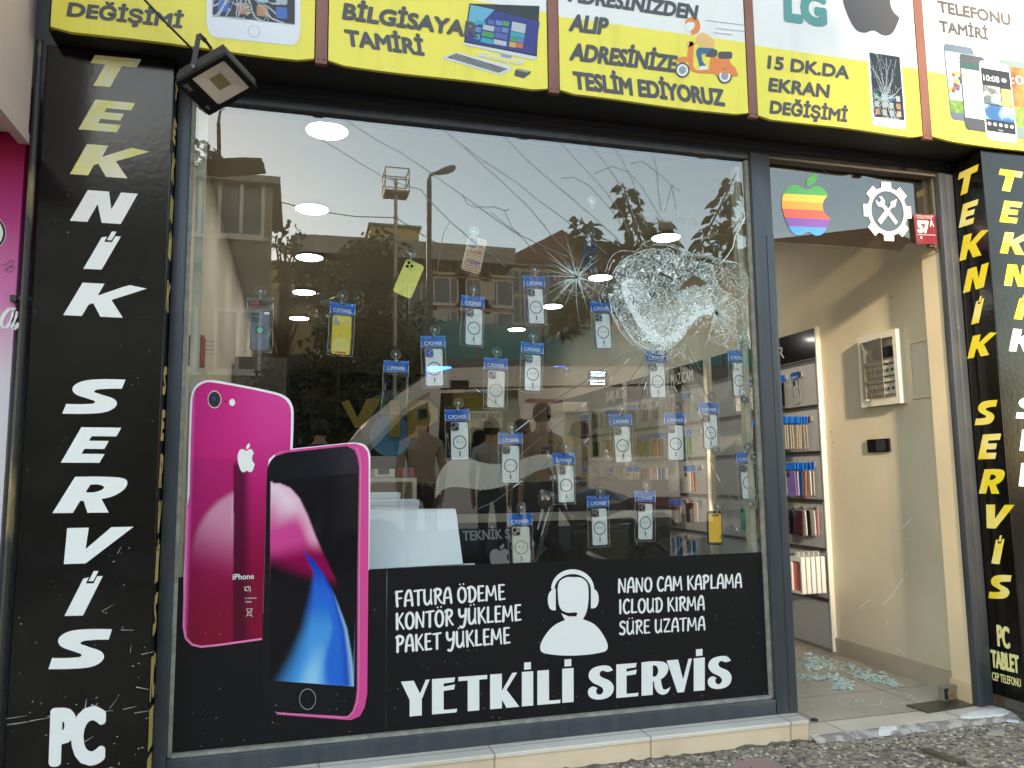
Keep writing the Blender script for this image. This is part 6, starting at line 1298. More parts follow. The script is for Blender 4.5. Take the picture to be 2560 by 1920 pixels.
# slat boards with goods
def board(y0, y1, label, text, tp, rails=(1.77, 1.484, 1.201, .908, .62, .326)):
    t = thing('slat_board', (3.06, (y0+y1)/2, 1.0), label, 'display board')
    g = MB(); zz = list(rails)+[.034]
    for a, b_ in zip(zz, zz[1:]): g.box((3.052, y0, b_+.012), (3.0795, y1, a-.012))
    g.build('panel', SLATW, t)
    g = MB()
    for z in rails: g.box((3.046, y0-.002, z-.012), (3.0795, y1, z-.004)); g.box((3.046, y0-.002, z+.006), (3.0795, y1, z+.012)); g.box((3.066, y0-.002, z-.004), (3.0795, y1, z+.006))
    g.build('rail', ALU, t)
    g = MB(); g.box((3.048, y0-.012, .034), (3.0795, y0-.0025, 1.972)); g.build('edge_strip', mat('white edge strip', (.66, .64, .58), rough=.4), t)
    g = MB(); g.box((3.050, y0, 1.784), (3.0795, y1, 1.965)); hb_ = g.build('header_board', mat('gloss black header', (.010, .010, .011), rough=.12, coat=.6), t)
    if text:
        g = MB(); text_on(g, text, aff((3.0492, tp[0], tp[3]), (3.0492, tp[0], tp[2]), (3.0492, tp[1], tp[2]), (-1, 0, 0)), .0, .02); g.build('lettering', mat('pale header lettering', (.62, .60, .56), rough=.5), hb_)
    return t
A0, A1 = pp('F', 655, 725, X=3.05), pp('F', 740, 715, X=3.05)
board(1.05, 2.30, 'white slat board nearest the doorway with black header', 'AR', (A0.y, A1.y, 1.825, 1.91))
B0_, B1_ = pp('M', 1392, 560, X=3.05), pp('M', 1595, 520, X=3.05); C0_, C1_ = pp('M', 795, 700, X=3.05), pp('M', 985, 660, X=3.05)
board(2.42, 3.9, 'white slat board behind the cracked glass, middle one of the wall', 'MAZ CAM', (B0_.y, B1_.y, 1.82, 1.92))
board(4.0, 6.4, 'white slat board deepest in the shop', 'ŞARJ ALETİ', (C0_.y, C1_.y, 1.82, 1.92))
CASEC = dict(olive=(.12, .11, .04), black=(.015, .015, .017), blue=(.02, .10, .30), white=(.66, .66, .66), red=(.32, .03, .03), purple=(.22, .14, .48), orange=(.62, .20, .10), brown=(.20, .09, .05), gold=(.30, .20, .05), lilac=(.48, .40, .66), teal=(.10, .38, .36), maroon=(.07, .015, .025), pink=(.66, .30, .32), grey=(.16, .17, .20), cream=(.52, .46, .36), navy=(.03, .05, .12), clear=(.36, .33, .28), green=(.06, .22, .07), steel=(.14, .22, .34))
SIMP = {}
def simple_pack(col, head):
    k = (col, head)
    if k in SIMP: return SIMP[k], True
    t = thing('phone_case', (0, 0, 0), 'phone case', 'phone case'); m = mat(col+' case plastic', tuple(q*.62+.05*sum(CASEC[col])/3 for q in CASEC[col]), rough=.35)
    fc = lambda a, b_, w_: Vector((a, -w_, b_)); z1 = -.05 if head else -.012; cw, chh = .037, .150
    g = MB(); g.poly([rrect(-cw, z1-chh, cw, z1, .009, 4)], fc, -.004, .004); g.build('case_back', m, t)
    g = MB(); g.poly([rrect(-cw+.004, z1-.036, -cw+.033, z1-.004, .007, 3)], fc, .003, .0052); g.build('camera_cutout', DARKPL, t)
    if head:
        g = MB(); g.box((-.046, -.003, -.042), (.046, .003, 0)); g.build('header_card', BLUEH, t)
        g = MB(); film_mesh(g, -.047, .047, -.205, -.041, .0045, len(SIMP)+3); g.build('bag', FILM, t, smooth=True, recalc=False)
    SIMP[k] = t; return t, False
def peg(y, z, x0, n, items, where, heads=True, dx=.019, front=None):
    pt = thing('display_peg', (3.06, y, z), 'chrome peg holding '+where, 'display peg', 'pegs on the slat boards')
    g = MB(); g.tube([(3.05, y, z), (x0-.015, y, z+.004), (x0-.022, y, z+.014)], .0025, 6); g.build('rod', CHROME, pt, smooth=True); g = MB(); g.box((3.040, y-.012, z-.02), (3.0515, y+.012, z+.012)); g.build('clip', ALU, pt)
    for k in range(n):
        it = items[k % len(items)]; x = x0+k*dx+r.uniform(-.003, .003)
        M = Matrix.Translation((x, y+r.uniform(-.004, .004), z+.006)) @ Matrix.Rotation(math.radians(-90+r.uniform(-9, 9)), 4, 'Z') @ Matrix.Rotation(math.radians(r.uniform(-3, 3)), 4, 'Y')
        lab = ('foremost %s phone case on %s' % (it, where)) if k == 0 else '%s phone case further back on %s' % (it, where)
        if it == 'clearring':
            lab = ('foremost clear case with black ring on %s' % where) if k == 0 else 'clear case with black ring further back on %s' % where
            dup(PROTO['problack0'] if 'problack0' in PROTO else PROTO['ip13'], M, lab, 'cases on the slat boards')
            continue
        o, used = simple_pack(it, heads)
        if used: dup(o, M, lab, 'cases on the slat boards')
        else: o.matrix_basis = M; o['label'] = lab; o['group'] = 'cases on the slat boards'
NB = 'the board by the doorway'
peg(1.195, 1.70, 3.00, 1, ['clearring'], 'the top peg nearest the doorway')
for y, w_ in ((1.36, 'second'), (1.47, 'third'), (1.60, 'fourth'), (1.76, 'fifth')): peg(y, 1.70, 2.94, 4, ['clearring', 'clear', 'clear', 'black'], 'the %s top peg from the doorway' % w_)
peg(1.13, 1.415, 2.80, 11, ['clearring']+['clear']*10, 'the second row peg nearest the doorway'); peg(1.27, 1.415, 2.86, 5, ['clearring', 'clear'], 'the second peg of the second row'); peg(1.41, 1.415, 2.9, 4, ['black', 'clear'], 'the third peg of the second row'); peg(1.57, 1.415, 2.9, 4, ['clear', 'black'], 'the fourth peg of the second row')
peg(1.12, 1.135, 2.88, 6, ['purple', 'lilac', 'blue', 'orange', 'white', 'cream'], 'the third row peg nearest the doorway', dx=.028); peg(1.27, 1.135, 2.90, 6, ['red', 'white', 'blue', 'steel', 'black', 'grey'], 'the second peg of the third row', dx=.025); peg(1.42, 1.135, 2.90, 5, ['olive', 'cream', 'black', 'black', 'blue'], 'the third peg of the third row', dx=.025); peg(1.58, 1.135, 2.92, 4, ['black', 'brown', 'navy'], 'the fourth peg of the third row')
peg(1.12, .86, 2.92, 5, ['maroon', 'white', 'black', 'white', 'pink'], 'the fourth row peg nearest the doorway', False, .027); peg(1.25, .86, 2.86, 4, ['lilac', 'grey', 'black', 'navy'], 'the second peg of the fourth row', False, .03); peg(1.33, .85, 2.80, 3, ['gold', 'teal', 'cream'], 'the third peg of the fourth row', False, .03); peg(1.46, .86, 2.86, 4, ['brown', 'red', 'orange', 'brown'], 'the fourth peg of the fourth row', False, .03); peg(1.62, .86, 2.86, 4, ['teal', 'white', 'brown'], 'the fifth peg of the fourth row', False, .03)
peg(1.32, .575, 2.92, 4, ['maroon', 'red', 'maroon'], 'the low peg beside the white boxes', False, .028); peg(1.42, .575, 2.88, 3, ['brown', 'pink', 'brown'], 'the third low peg from the doorway', False, .03); peg(1.52, .575, 2.88, 3, ['black', 'navy'], 'the fourth low peg from the doorway', False, .03)
# boxed cases with a coral front one
WBX = mat('white blister box', (.70, .70, .68), rough=.35)
for k in range(5):
    t = thing('blister_box', (2.88+k*.034, 1.10, .55), ('foremost white blister box with a coral case, low on the slat board' if k == 0 else 'white blister box behind the coral one, low on the slat board'), 'box', 'white blister boxes on the low peg')
    x = 2.88+k*.034; yc = 1.10; zt_ = .585; fcx = lambda a, b_, w_: Vector((x-w_, yc-a, zt_+b_))
    g = MB(); g.poly([rrect(-.055, -.215, .055, 0, .008, 4), rrect(-.042, -.20, .042, -.028, .006, 4)], fcx, -.014, .012); g.poly([rrect(-.020, .0005, .020, .028, .008, 3), circ(0, .014, .005, 10)], fcx, -.004, .0); g.build('box_frame', WBX, t)
    g = MB(); g.poly([rrect(-.0425, -.2005, .0425, -.0275, .006, 4)], fcx, -.010, .002); bk = g.build('case_inside', mat('coral case', (.62, .19, .15), rough=.4) if k == 0 else WBX, t)
    if k == 0: g = MB(); g.poly([circ(0, -.15, .014, 20), circ(0, -.15, .012, 20)], fcx, .0026); g.build('ring_mark', mat('deep coral', (.5, .13, .10), rough=.4), t)
pt = thing('display_peg', (3.06, 1.1, .6), 'chrome peg holding the white blister boxes', 'display peg', 'pegs on the slat boards'); g = MB(); g.tube([(3.05, 1.10, .603), (2.86, 1.10, .603)], .0025, 6); g.build('rod', CHROME, pt)
names = list(CASEC)
for bi, (ya, yb, w0) in enumerate(((2.5, 3.85, 'the middle slat board'), (4.1, 6.2, 'the deepest slat board'))):
    for ri, z in enumerate((1.70, 1.415, 1.135, .86, .575)):
        n_ = 6 if bi == 0 else 7
        for k in range(n_):
            y = ya+(yb-ya)*k/(n_-1)
            if r.random() < .12: continue
            it = [['clear', 'clear', 'white'], ['green', 'green', 'white'], ['cream', 'cream', 'white'], ['black', 'brown', 'cream'], ['steel', 'blue', 'navy', 'red']][ri] if r.random() < .6 else [r.choice(names) for _ in range(3)]
            peg(y, z, 2.92, r.randrange(2, 5), it, 'row %s, peg %s of %s' % (['one', 'two', 'three', 'four', 'five'][ri], ['one', 'two', 'three', 'four', 'five', 'six', 'seven'][k], w0), r.random() < .4, .028)

# ------------------------------------------------------------------ ceiling lamps
EM = mat('lit lamp disc', (1.0, .97, .90), emit=6.0, rough=.5)
for k, (x, y) in enumerate(((.10, .58), (.05, 1.71), (.05, 2.80), (.02, 3.95), (-.02, 5.14), (2.42, 1.74), (2.39, 2.88), (2.35, 4.03), (2.34, 5.28))):
    ords = ['nearest', 'second', 'third', 'fourth', 'deepest']
    t = thing('ceiling_lamp', (x, y, 2.7), 'round lit ceiling lamp, %s in the %s row behind the glass' % ((ords[k], 'left') if k < 5 else (ords[k-5] if k < 8 else 'deepest', 'right')), 'ceiling lamp', 'round ceiling lamps')
    g = MB(); g.lathe([(.098, 0), (.102, .004), (.095, .012), (.04, .035), (.012, .045), (.012, .14), (.03, .16), (0, .16)], Matrix.Translation((x, y, 2.70)), 28); g.build('shade', mat('white lamp shade', (.5, .5, .48), rough=.4), t, smooth=True, auto=40)
    g = MB(); g.lathe([(.097, .0006), (.09, -.003), (0, -.005)], Matrix.Translation((x, y, 2.70)), 28); g.build('diffuser', EM, t, smooth=True)

# ------------------------------------------------------------------ things inside, behind the left half of the glass
WPN = mat('white lacquer panel', (.86, .88, .90), rough=.35)
db = thing('display_stand', (.5, .2, .5), 'large white tilted panel standing behind the pink phone poster', 'display stand')
g = MB(); P = [pp('H', 260, 440, Y=.10), pp('H', 878, 405, Y=.10), pp('H', 835, 75, Y=.20), pp('H', 260, 83, Y=.20)]; off = Vector((0, .03, .006))
g.add(P+[p+off for p in P], [(0, 1, 2, 3), (7, 6, 5, 4)]+[(i, (i+1) % 4, 4+(i+1) % 4, 4+i) for i in range(4)]); g.build('front_panel', WPN, db)
g = MB(); g.box((.05, .14, .085), (.70, .16, P[0].z)); g.build('foot', WPN, db)
for reg, a, b_, y, lab in (('H', (270, 22), (607, 72), .34, 'white flat box behind the tilted white panel, upper one'), ('V', (380, 1420), (737, 1488), .55, 'off white box in the third layer behind the tilted white panel')):
    p, q = pp(reg, *a, Y=y), pp(reg, *b_, Y=y); t = thing('white_box', ((p.x+q.x)/2, y, q.z), lab, 'box'); g = MB(); g.rbox((p.x, y, q.z-.004), (q.x, y+.16, p.z), .003); g.build('box_body', WPN, t); g = MB(); g.rbox((p.x-.003, y-.003, p.z-.022), (q.x+.003, y+.163, p.z+.003), .002); g.build('lid', mat('box lid white', (.68, .71, .74), rough=.4), t)
cb_ = thing('open_cabinet', (.45, 1.3, .4), 'cream open cabinet with clutter behind the white boxes', 'cabinet')
WCR = mat('cream laminate', (.46, .42, .33), rough=.5)
p, q = pp('V', 440, 1275, Y=1.0), pp('V', 890, 1660, Y=1.0)
g = MB(); g.box((p.x, 1.0, p.z-.02), (q.x, 1.4, p.z)); g.box((q.x-.02, 1.0, .03), (q.x, 1.4, p.z-.0205)); g.box((p.x, 1.0, .35), (q.x-.021, 1.4, .37)); g.box((p.x, 1.38, .03), (q.x-.021, 1.4, p.z-.0205)); g.build('carcass', WCR, cb_)
for a, b_, m, lab in (((750, 1180), (866, 1272), mat('dark red carton', (.22, .03, .03), rough=.5), 'dark red carton on the cream cabinet'), ((500, 1190), (690, 1270), mat('cream printer shell', (.50, .47, .40), rough=.5), 'cream machine on the cream cabinet')):
    a_, c_ = pp('V', *a, Y=1.1), pp('V', *b_, Y=1.1); t = thing('carton', ((a_.x+c_.x)/2, 1.1, p.z), lab, 'carton'); g = MB(); g.rbox((a_.x, 1.1, p.z+.001), (c_.x, 1.3, a_.z), .006); g.build('carton_body', m, t); g = MB(); g.box((a_.x+.02, 1.097, p.z+.02), (c_.x-.03, 1.0995, p.z+.05)); g.build('carton_label', DARKPL, t)
# counter with wave panel
CT = thing('service_counter', (1.2, 1.5, 0), 'dark counter with a pale wave panel and service lettering', 'counter')
CBK = mat('black counter laminate', (.006, .006, .006), rough=.3)
xa = pp('V', 1040, 1400, Y=1.5).x; xb = xa+1.5; zb1, zb2 = pp('H', 1000, 150, Y=1.48).z, pp('H', 1000, 98, Y=1.48).z; zw = pp('V', 1300, 1060, Y=1.48).z
g = MB(); g.box((xa, 1.5, .025), (xb, 1.9, zw-.16)); g.build('body', CBK, CT)
g = MB(); g.box((xa+.1, 1.47, zb1), (xb, 1.4995, zb2)); g.build('band', mat('tan counter band', (.30, .27, .22), rough=.5), CT)
wv = curve([(x, y, 1) for x, y in ((1062, 1380), (1085, 1270), (1130, 1180), (1200, 1115), (1290, 1085), (1370, 1090), (1460, 1120), (1560, 1140), (1680, 1140), (1800, 1120), (1900, 1085), (2000, 1060), (2100, 1055))]+[(2230, 1085), (2230, 1150)]+[(x, y, 1) for x, y in ((2090, 1180), (1980, 1215), (1850, 1280), (1730, 1330), (1600, 1370), (1480, 1380), (1360, 1365), (1250, 1355), (1170, 1365), (1115, 1395))]+[(1062, 1465)], 4)
g = MB(); g.poly([[(q_.x, q_.z) for q_ in (pp('V', *p_, Y=1.45) for p_ in wv)]], FY(1.45), -.010, .0); g.build('wave_panel', mat('pale grey acrylic', (.50, .50, .47), rough=.25), CT)
for p_ in ((1105, 1405), (1476, 1372), (1730, 1328), (2065, 1175)):
    q_ = pp('V', *p_, Y=1.445); g = MB(); g.rbox((q_.x-.004, 1.440, q_.z-.012), (q_.x+.004, 1.4495, q_.z+.008), .002); g.build('clip', mat('ivory clip', (.6, .55, .42), rough=.4), CT)
g = MB(); text_px(g, 'TEKNİK S', 'H', (875, 198), (878, 264), (1168, 249), N_, dict(Y=1.4985), .0, .03); g.build('lettering', mat('grey counter lettering', (.36, .36, .36), rough=.5), CT)
g = MB(); fnx = F3('H', (1040, 285), (1045, 440), (1175, 436), dict(Y=1.4985)); g.poly([body], fnx, .0); g.poly([leaf], fnx, .0); g.build('fruit_logo', mat('grey counter logo', (.42, .42, .42), rough=.5), CT)
# VIP sign
vs_ = thing('round_sign', (.55, 3.0, 1.2), 'round blue sign with large yellow letters VIP deep in the shop', 'sign')
y = 3.0; c = pp('V', 650, 880, Y=y); e_ = pp('V', 840, 880, Y=y); rr = (e_.x-c.x)
g = MB(); g.poly([circ(c.x+.02, c.z+.10, rr*1.55, 40)], FY(y+.02), -.02, 0); g.build('back_disc', mat('dark green sign disc', (.02, .07, .05), rough=.5), vs_)
g = MB(); g.poly([circ(c.x, c.z, rr, 40)], FY(y), -.018, 0); g.build('disc', mat('blue sign disc', (.06, .22, .42), rough=.4), vs_)
g = MB(); 
for ch, pts in (('V', [[(195, 575), (265, 555), (345, 720), (430, 545), (560, 545), (410, 810), (320, 810)]]), ('I', [[(640, 560), (730, 560), (730, 900), (640, 900)]]), ('P', [[(800, 560), (1000, 560), (1080, 640), (1080, 740), (960, 830), (900, 830), (900, 900), (800, 900)], [(900, 640), (980, 640), (990, 720), (900, 740)]])):
    L_ = [[(q_.x, q_.z) for q_ in (pp('V', *p_, Y=y) for p_ in l)] for l in pts]
    g = MB(); g.poly(L_, FY(y), .002, .03); g.build('letter', mat('mustard sign letter', (.22, .175, .015), rough=.4), vs_)
pl_ = thing('wall_plate_sign', (1.3, 3.6, 1.2), 'tan plate with dark service lettering deep in the shop', 'sign'); p, q = pp('V', 1372, 652, Y=3.5), pp('V', 1682, 806, Y=3.5); g = MB(); g.box((p.x, 3.5, q.z), (q.x, 3.52, p.z)); g.build('plate', mat('tan plate', (.36, .32, .24), rough=.5), pl_)
g = MB(); text_px(g, 'TEKNIK SERVIS', 'V', (1385, 672), (1385, 720), (1672, 720), N_, dict(Y=3.498), .0, .02); text_px(g, 'COPS', 'V', (1470, 750), (1470, 795), (1590, 795), N_, dict(Y=3.498), .0, .02); g.build('lettering', mat('brown plate lettering', (.12, .05, .04), rough=.5), pl_)
# column, orange chest, left wall tool
cl = thing('cream_column', (1.9, 3.2, 0), 'cream square column with a box top in the middle of the shop', 'column'); p, q = pp('M', 400, 860, Y=3.2), pp('M', 560, 860, Y=3.2); p1, q1 = pp('M', 360, 765, Y=3.2), pp('M', 502, 858, Y=3.2)
g = MB(); g.box((p.x, 3.2, .025), (q.x, 3.5, q1.z)); g.build('shaft', WCR, cl); g = MB(); g.rbox((p1.x, 3.1, q1.z+.001), (q.x+.02, 3.5, p1.z), .01); g.build('cap', WCR, cl)
oc = thing('orange_chest', (2.0, 2.2, 0), 'dark orange chest standing in the middle of the shop', 'chest'); p, q = pp('M', 515, 1482, Y=2.2), pp('M', 905, 1482, Y=2.2); g = MB(); g.rbox((p.x, 2.2, .03), (q.x, 2.6, p.z), .02); g.build('body', mat('amber plastic', (.34, .17, .02), rough=.4), oc); g = MB(); g.rbox((p.x-.01, 2.19, p.z+.001), (q.x+.01, 2.61, p.z+.03), .008); g.build('lid', DARKPL, oc)
rt = thing('wall_rack', (-.48, .3, 1.4), 'small red plastic rack with wire prongs on the left inner wall', 'rack'); p, q = pp('D', 1155, 580, X=-.38), pp('D', 1250, 775, X=-.38)
p, q = pp('D', 1160, 580, Y=.10), pp('D', 1248, 775, Y=.10); g = MB(); g.rbox((p.x, .10, q.z), (q.x, .16, p.z), .006); g.build('body', mat('red plastic', (.40, .03, .03), rough=.35), rt)
g = MB()
for k in range(4): z = p.z-.02-.016*k; g.tube([(q.x, .12, z), (q.x+.03, .115, z-.004), (q.x+.036, .112, z+.004)], .0012, 5)
g.build('prong', CHROME, rt)
sv = thing('added_dark_shelf', (-.2, 4.0, 0), 'dark tall shelf added to darken the left side of the shop', 'shelf'); g = MB()  # added shelf, put in to darken the interior behind the glass
for z in (.5, 1.0, 1.5, 1.95): g.box((-.48, 3.2, z), (-.1, 5.6, z+.03))
g.box((-.48, 3.17, .03), (-.1, 3.199, 2.0)); g.box((-.48, 5.601, .03), (-.1, 5.63, 2.0)); g.build('carcass', mat('added shelf dark wood', (.05, .04, .03), rough=.5), sv)
# ================================================================== the street behind the camera, seen as reflection in the glass
def ref(u, v, D):
    p = at((u*1.15732, v*1.15732), Y=D); return Vector((p.x, -D, p.z))
WFR = mat('pale window frame', (.50, .48, .45), rough=.6); WGL = mat('dark window glass', (.03, .035, .04), rough=.08, coat=.5); CURT = mat('pale curtain', (.42, .42, .42), rough=.8)
def building(name, label, x0, x1, y, zt, m, rows, cols, depth=6., slant=0., ww=1.1, wh=1.3, roof=None, zb=-.16, wx=None):
    t = thing(name, ((x0+x1)/2, y, 0), label, 'building')
    g = MB(); d = depth; v = [(x0, y), (x1, y), (x1+slant, y-d), (x0+slant, y-d)]
    g.add([(*p, zb) for p in v]+[(*p, zt) for p in v], [(0, 1, 5, 4), (1, 2, 6, 5), (2, 3, 7, 6), (3, 0, 4, 7), (4, 5, 6, 7)]); g.build('wall', m, t)
    g = MB(); g.box((x0-.15, y-d, zt+.002), (x1+.15, y+.25, zt+.16)); g.build('cornice', mat('concrete cornice', (.22, .21, .20), rough=.8), t)
    for z in rows:
        for k in range(cols):
            xc = x0+(x1-x0)*(k+.5)/cols if wx is None else wx[k]
            g = MB(); fn = lambda a, b_, w_: Vector((a, y+w_, b_)); o = [(xc-ww/2, z), (xc+ww/2, z), (xc+ww/2, z+wh), (xc-ww/2, z+wh)]
            i1 = [(xc-ww/2+.07, z+.07), (xc-.035, z+.07), (xc-.035, z+wh-.07), (xc-ww/2+.07, z+wh-.07)]; i2 = [(xc+.035, z+.07), (xc+ww/2-.07, z+.07), (xc+ww/2-.07, z+wh-.07), (xc+.035, z+wh-.07)]
            g.poly([o, i1, i2], fn, .0, .05); g.box((xc-ww/2-.08, y, z-.07), (xc+ww/2+.08, y+.10, z-.002)); wdw = g.build('window', WFR, t)
            g = MB(); g.poly([o], fn, .012); p_ = g.build('pane', WGL, wdw)
            if rnd.random() < .5: g = MB(); g.poly([[(xc-ww/2+.08, z+.3), (xc-.1, z+.3), (xc-.1, z+wh-.08), (xc-ww/2+.08, z+wh-.08)]], fn, .016); g.build('curtain', CURT, wdw)
    if roof:
        h, rm = roof; g = MB(); g.add([(x0-.3, y+.35, zt+.165), (x1+.3, y+.35, zt+.165), (x1+.3, y-d-.3, zt+.165), (x0-.3, y-d-.3, zt+.165), ((x0+x1)/2, y+.2, zt+h), ((x0+x1)/2, y-d-.2, zt+h)], [(0, 1, 4), (1, 2, 5, 4), (2, 3, 5), (3, 0, 4, 5), (0, 3, 2, 1)]); g.build('roof', rm, t)
    return t
DGREY = mat('grey brown render', (.20, .19, .17), rough=.85, col2=(.16, .15, .135), nscale=1.5); BRN = mat('brown grey render', (.22, .19, .17), rough=.85, col2=(.18, .155, .14), nscale=1.2); PNK = mat('dusty pink render', (.36, .25, .22), rough=.85, col2=(.31, .22, .19), nscale=1.5); YLW = mat('ochre render', (.48, .37, .20), rough=.85, col2=(.40, .30, .16), nscale=1.2); TILR = mat('old roof tile', (.16, .08, .06), rough=.85)
p = ref(590, 405, 14); zw = ref(500, 512, 14).z
building('apartment_house', 'grey house with a row of tall windows, reflected at the left of the glass', -9.5, p.x, -14, p.z, DGREY, [zw, zw-2.9], 7, depth=3.2, slant=-.75, ww=.95, wh=1.35)
a, b_ = ref(640, 500, 30), ref(1090, 515, 30); xa = ref(690, 500, 30).x
t = building('apartment_house', 'wide brown house under a flat rounded roof slab, reflected in mid glass', xa, ref(940, 515, 30).x, -30, a.z-1.4, BRN, [a.z-3.6, a.z-6.4], 4, depth=8, ww=1.5, wh=1.6)
g = MB(); sl = curve([(a.x, -29.5), (a.x-.1, -28.6, 1), (a.x+.7, -28.2, 1), (b_.x, -28.2), (b_.x, -38), (a.x, -38)], 5); g.poly([sl], lambda q, w_, e: Vector((q, w_, a.z-1.35+e)), 0, .72); g.build('roof_slab', mat('grey roof slab', (.26, .24, .22), rough=.8), t)
building('apartment_house', 'dusty pink block with white framed windows, reflected right of the lamp post', ref(942, 515, 30).x, b_.x, -29.5, b_.z-.9, PNK, [ref(1000, 600, 30).z, ref(1000, 665, 30).z, ref(1000, 735, 30).z], 3, depth=8, ww=1.5, wh=1.2)
a = ref(1092, 600, 33); b_ = ref(1330, 600, 33)
building('apartment_house', 'pinkish house with a pitched tile roof, reflected behind the leaves', a.x, b_.x, -33, ref(1100, 575, 33).z, PNK, [ref(1150, 640, 33).z, ref(1150, 700, 33).z], 4, depth=8, ww=1.2, wh=1.3, roof=(2.0, TILR))
building('apartment_house', 'low brown house, reflected behind the shattered area', ref(1340, 600, 36).x, ref(1760, 600, 36).x, -36, ref(1340, 610, 36).z, BRN, [ref(1150, 690, 36).z, ref(1150, 770, 36).z], 5, depth=8, roof=(1.4, TILR))
building('apartment_house', 'ochre block rising behind the flat roof slab', ref(800, 490, 46).x, ref(905, 490, 46).x, -46, ref(800, 488, 46).z, YLW, [], 0, depth=6)
building('apartment_house', 'small ochre house between the grey house and the brown house', ref(560, 580, 40).x, ref(705, 580, 40).x, -40, ref(600, 572, 40).z, YLW, [ref(630, 640, 40).z], 1, depth=6, ww=1., wh=1.4)
g = MB(); g.box((-60, -59.9, -.2), (60, -58, 7.5)); tag(g.build('far_hill', mat('far dark slope', (.10, .11, .08), rough=1)), 'dark far slope closing the view across the street', kind='structure')
a, b_ = at((1900, 560), Y=25), at((2420, 590), Y=25)
building('apartment_house', 'brown block with a tiled roof, reflected low in the glass over the door', a.x, b_.x, -25, a.z-1.0, BRN, [a.z-3.0], 3, depth=8, ww=1.4, wh=1.2, roof=(1.2, TILR))
# boundary wall with banners
wl = thing('boundary_wall', (6, -20, 0), 'grey street wall topped by turquoise banners, seen as reflection', 'wall'); x0 = ref(735, 700, 20).x; zt, zm = ref(800, 685, 20).z, ref(800, 770, 20).z
g = MB(); g.box((x0-6, -20.3, -.16), (26, -20, zm)); g.build('wall_body', mat('grey street wall', (.20, .18, .17), rough=.9), wl)
TQ = mat('turquoise banner', (.06, .22, .24), rough=.6, col2=(.20, .24, .24), nscale=1.0, nlo=.55, nhi=.62)
for k in range(9): g = MB(); g.box((x0+k*2.1, -20.05, zm+.01), (x0+k*2.1+2.0, -19.98, zt-.03*k)); g.build('banner', TQ, wl)
# poles
STL = mat('galvanised pole', (.24, .24, .24), rough=.5, metal=.4); 
a, b_ = ref(855, 430, 18), ref(855, 372, 18)
t = thing('lattice_mast', (a.x, -18, 0), 'thin mast carrying an open square cage, reflected against the sky', 'mast'); g = MB(); g.tube([(a.x, -18, -.16), (a.x, -18, b_.z-.2)], .05, 8)
for k in range(14): g.box((a.x-.07, -18.06, 1+k*.55), (a.x+.07, -17.94, 1.05+k*.55))
g.build('mast_pole', mat('pale mast', (.42, .38, .33), rough=.6), t)
g = MB(); s_ = .33; zc0, zc1 = ref(855, 420, 18).z, b_.z
for z in (zc0, (zc0+zc1)/2, zc1):
    q = [(a.x-s_, -18-s_, z), (a.x+s_, -18-s_, z), (a.x+s_, -18+s_, z), (a.x-s_, -18+s_, z), (a.x-s_, -18-s_, z)]; 
    for i in range(4): g.tube(q[i:i+2], .018, 5)
for sx in (-s_, s_):
    for sy in (-s_, s_): g.tube([(a.x+sx, -18+sy, zc0), (a.x+sx, -18+sy, zc1)], .018, 5)
g.box((a.x-s_, -18-s_, zc0-.03), (a.x+s_, -18+s_, zc0-.005)); g.build('cage', mat('pale mast', (.42, .38, .33)), t)
a, b_ = ref(927, 378, 12), ref(962, 360, 12)
t = thing('street_lamp', (a.x, -12, 0), 'dark street lamp with a drooping egg shaped head, reflected in the sky', 'street lamp'); g = MB(); g.tube([(a.x, -12, -.16), (a.x, -12, a.z-.1)], [.07, .05], 10); g.build('pole', mat('dark lamp pole', (.07, .07, .07), rough=.5), t)
g = MB(); g.tube([(a.x, -12, a.z-.12), (a.x+.02, -12, a.z-.01), (a.x+.12, -12, a.z+.06)], .035, 8); g.build('arm', STL, t)
g = MB(); Mh = Matrix.Translation((a.x+.32, -12, a.z+.12)) @ Matrix.Rotation(math.radians(-22), 4, 'Y') @ Matrix.Scale(.5, 4, (0, 0, 1)); g.lathe([(0, -.24), (.06, -.2), (.12, -.05), (.14, .08), (.11, .2), (0, .26)], Mh @ Matrix.Rotation(math.radians(90), 4, 'Y'), 14); g.build('lamp_head', mat('lamp head grey', (.18, .18, .18), rough=.5), t, smooth=True)
g = MB(); g.tube([ref(596, 434, 15)+Vector((0, 0, .0)), ref(680, 455, 15), ref(770, 468, 15), ref(855, 470, 15), ref(900, 500, 15), ref(960, 535, 15), ref(1100, 560, 15), ref(1300, 575, 15)], .012, 5); tag(g.build('overhead_wire', mat('wire black', (.02, .02, .02))), 'thin overhead wire sagging between roof and mast, seen as reflection', 'wire')
# trees
LEAFM = [mat('leaf dark', (.028, .045, .018), rough=.6), mat('leaf mid', (.045, .07, .025), rough=.6), mat('leaf light', (.07, .095, .035), rough=.6)]
BARK = mat('bark', (.09, .07, .05), rough=.9)
def leafy(mb, c, rx, rz, n, sz, rr):
    for k in range(n):
        d = Vector((rr.gauss(0, 1), rr.gauss(0, 1), rr.gauss(0, 1))).normalized()*(rr.random()**.45); p = Vector((c[0]+d.x*rx, c[1]+d.y*rx, c[2]+d.z*rz)); a = rr.uniform(0, 6.28); b2 = rr.uniform(-1.2, .6); u = Vector((math.cos(a)*math.cos(b2), math.sin(a)*math.cos(b2), math.sin(b2))); v = u.cross(Vector((rr.gauss(0, 1), rr.gauss(0, 1), rr.gauss(0, 1)))).normalized(); s_ = sz*rr.uniform(.6, 1.3)
        mb.add([p-u*s_*.1, p+u*s_*.45+v*s_*.32, p+u*s_, p+u*s_*.45-v*s_*.32], [(0, 1, 2, 3)], rr.randrange(3))
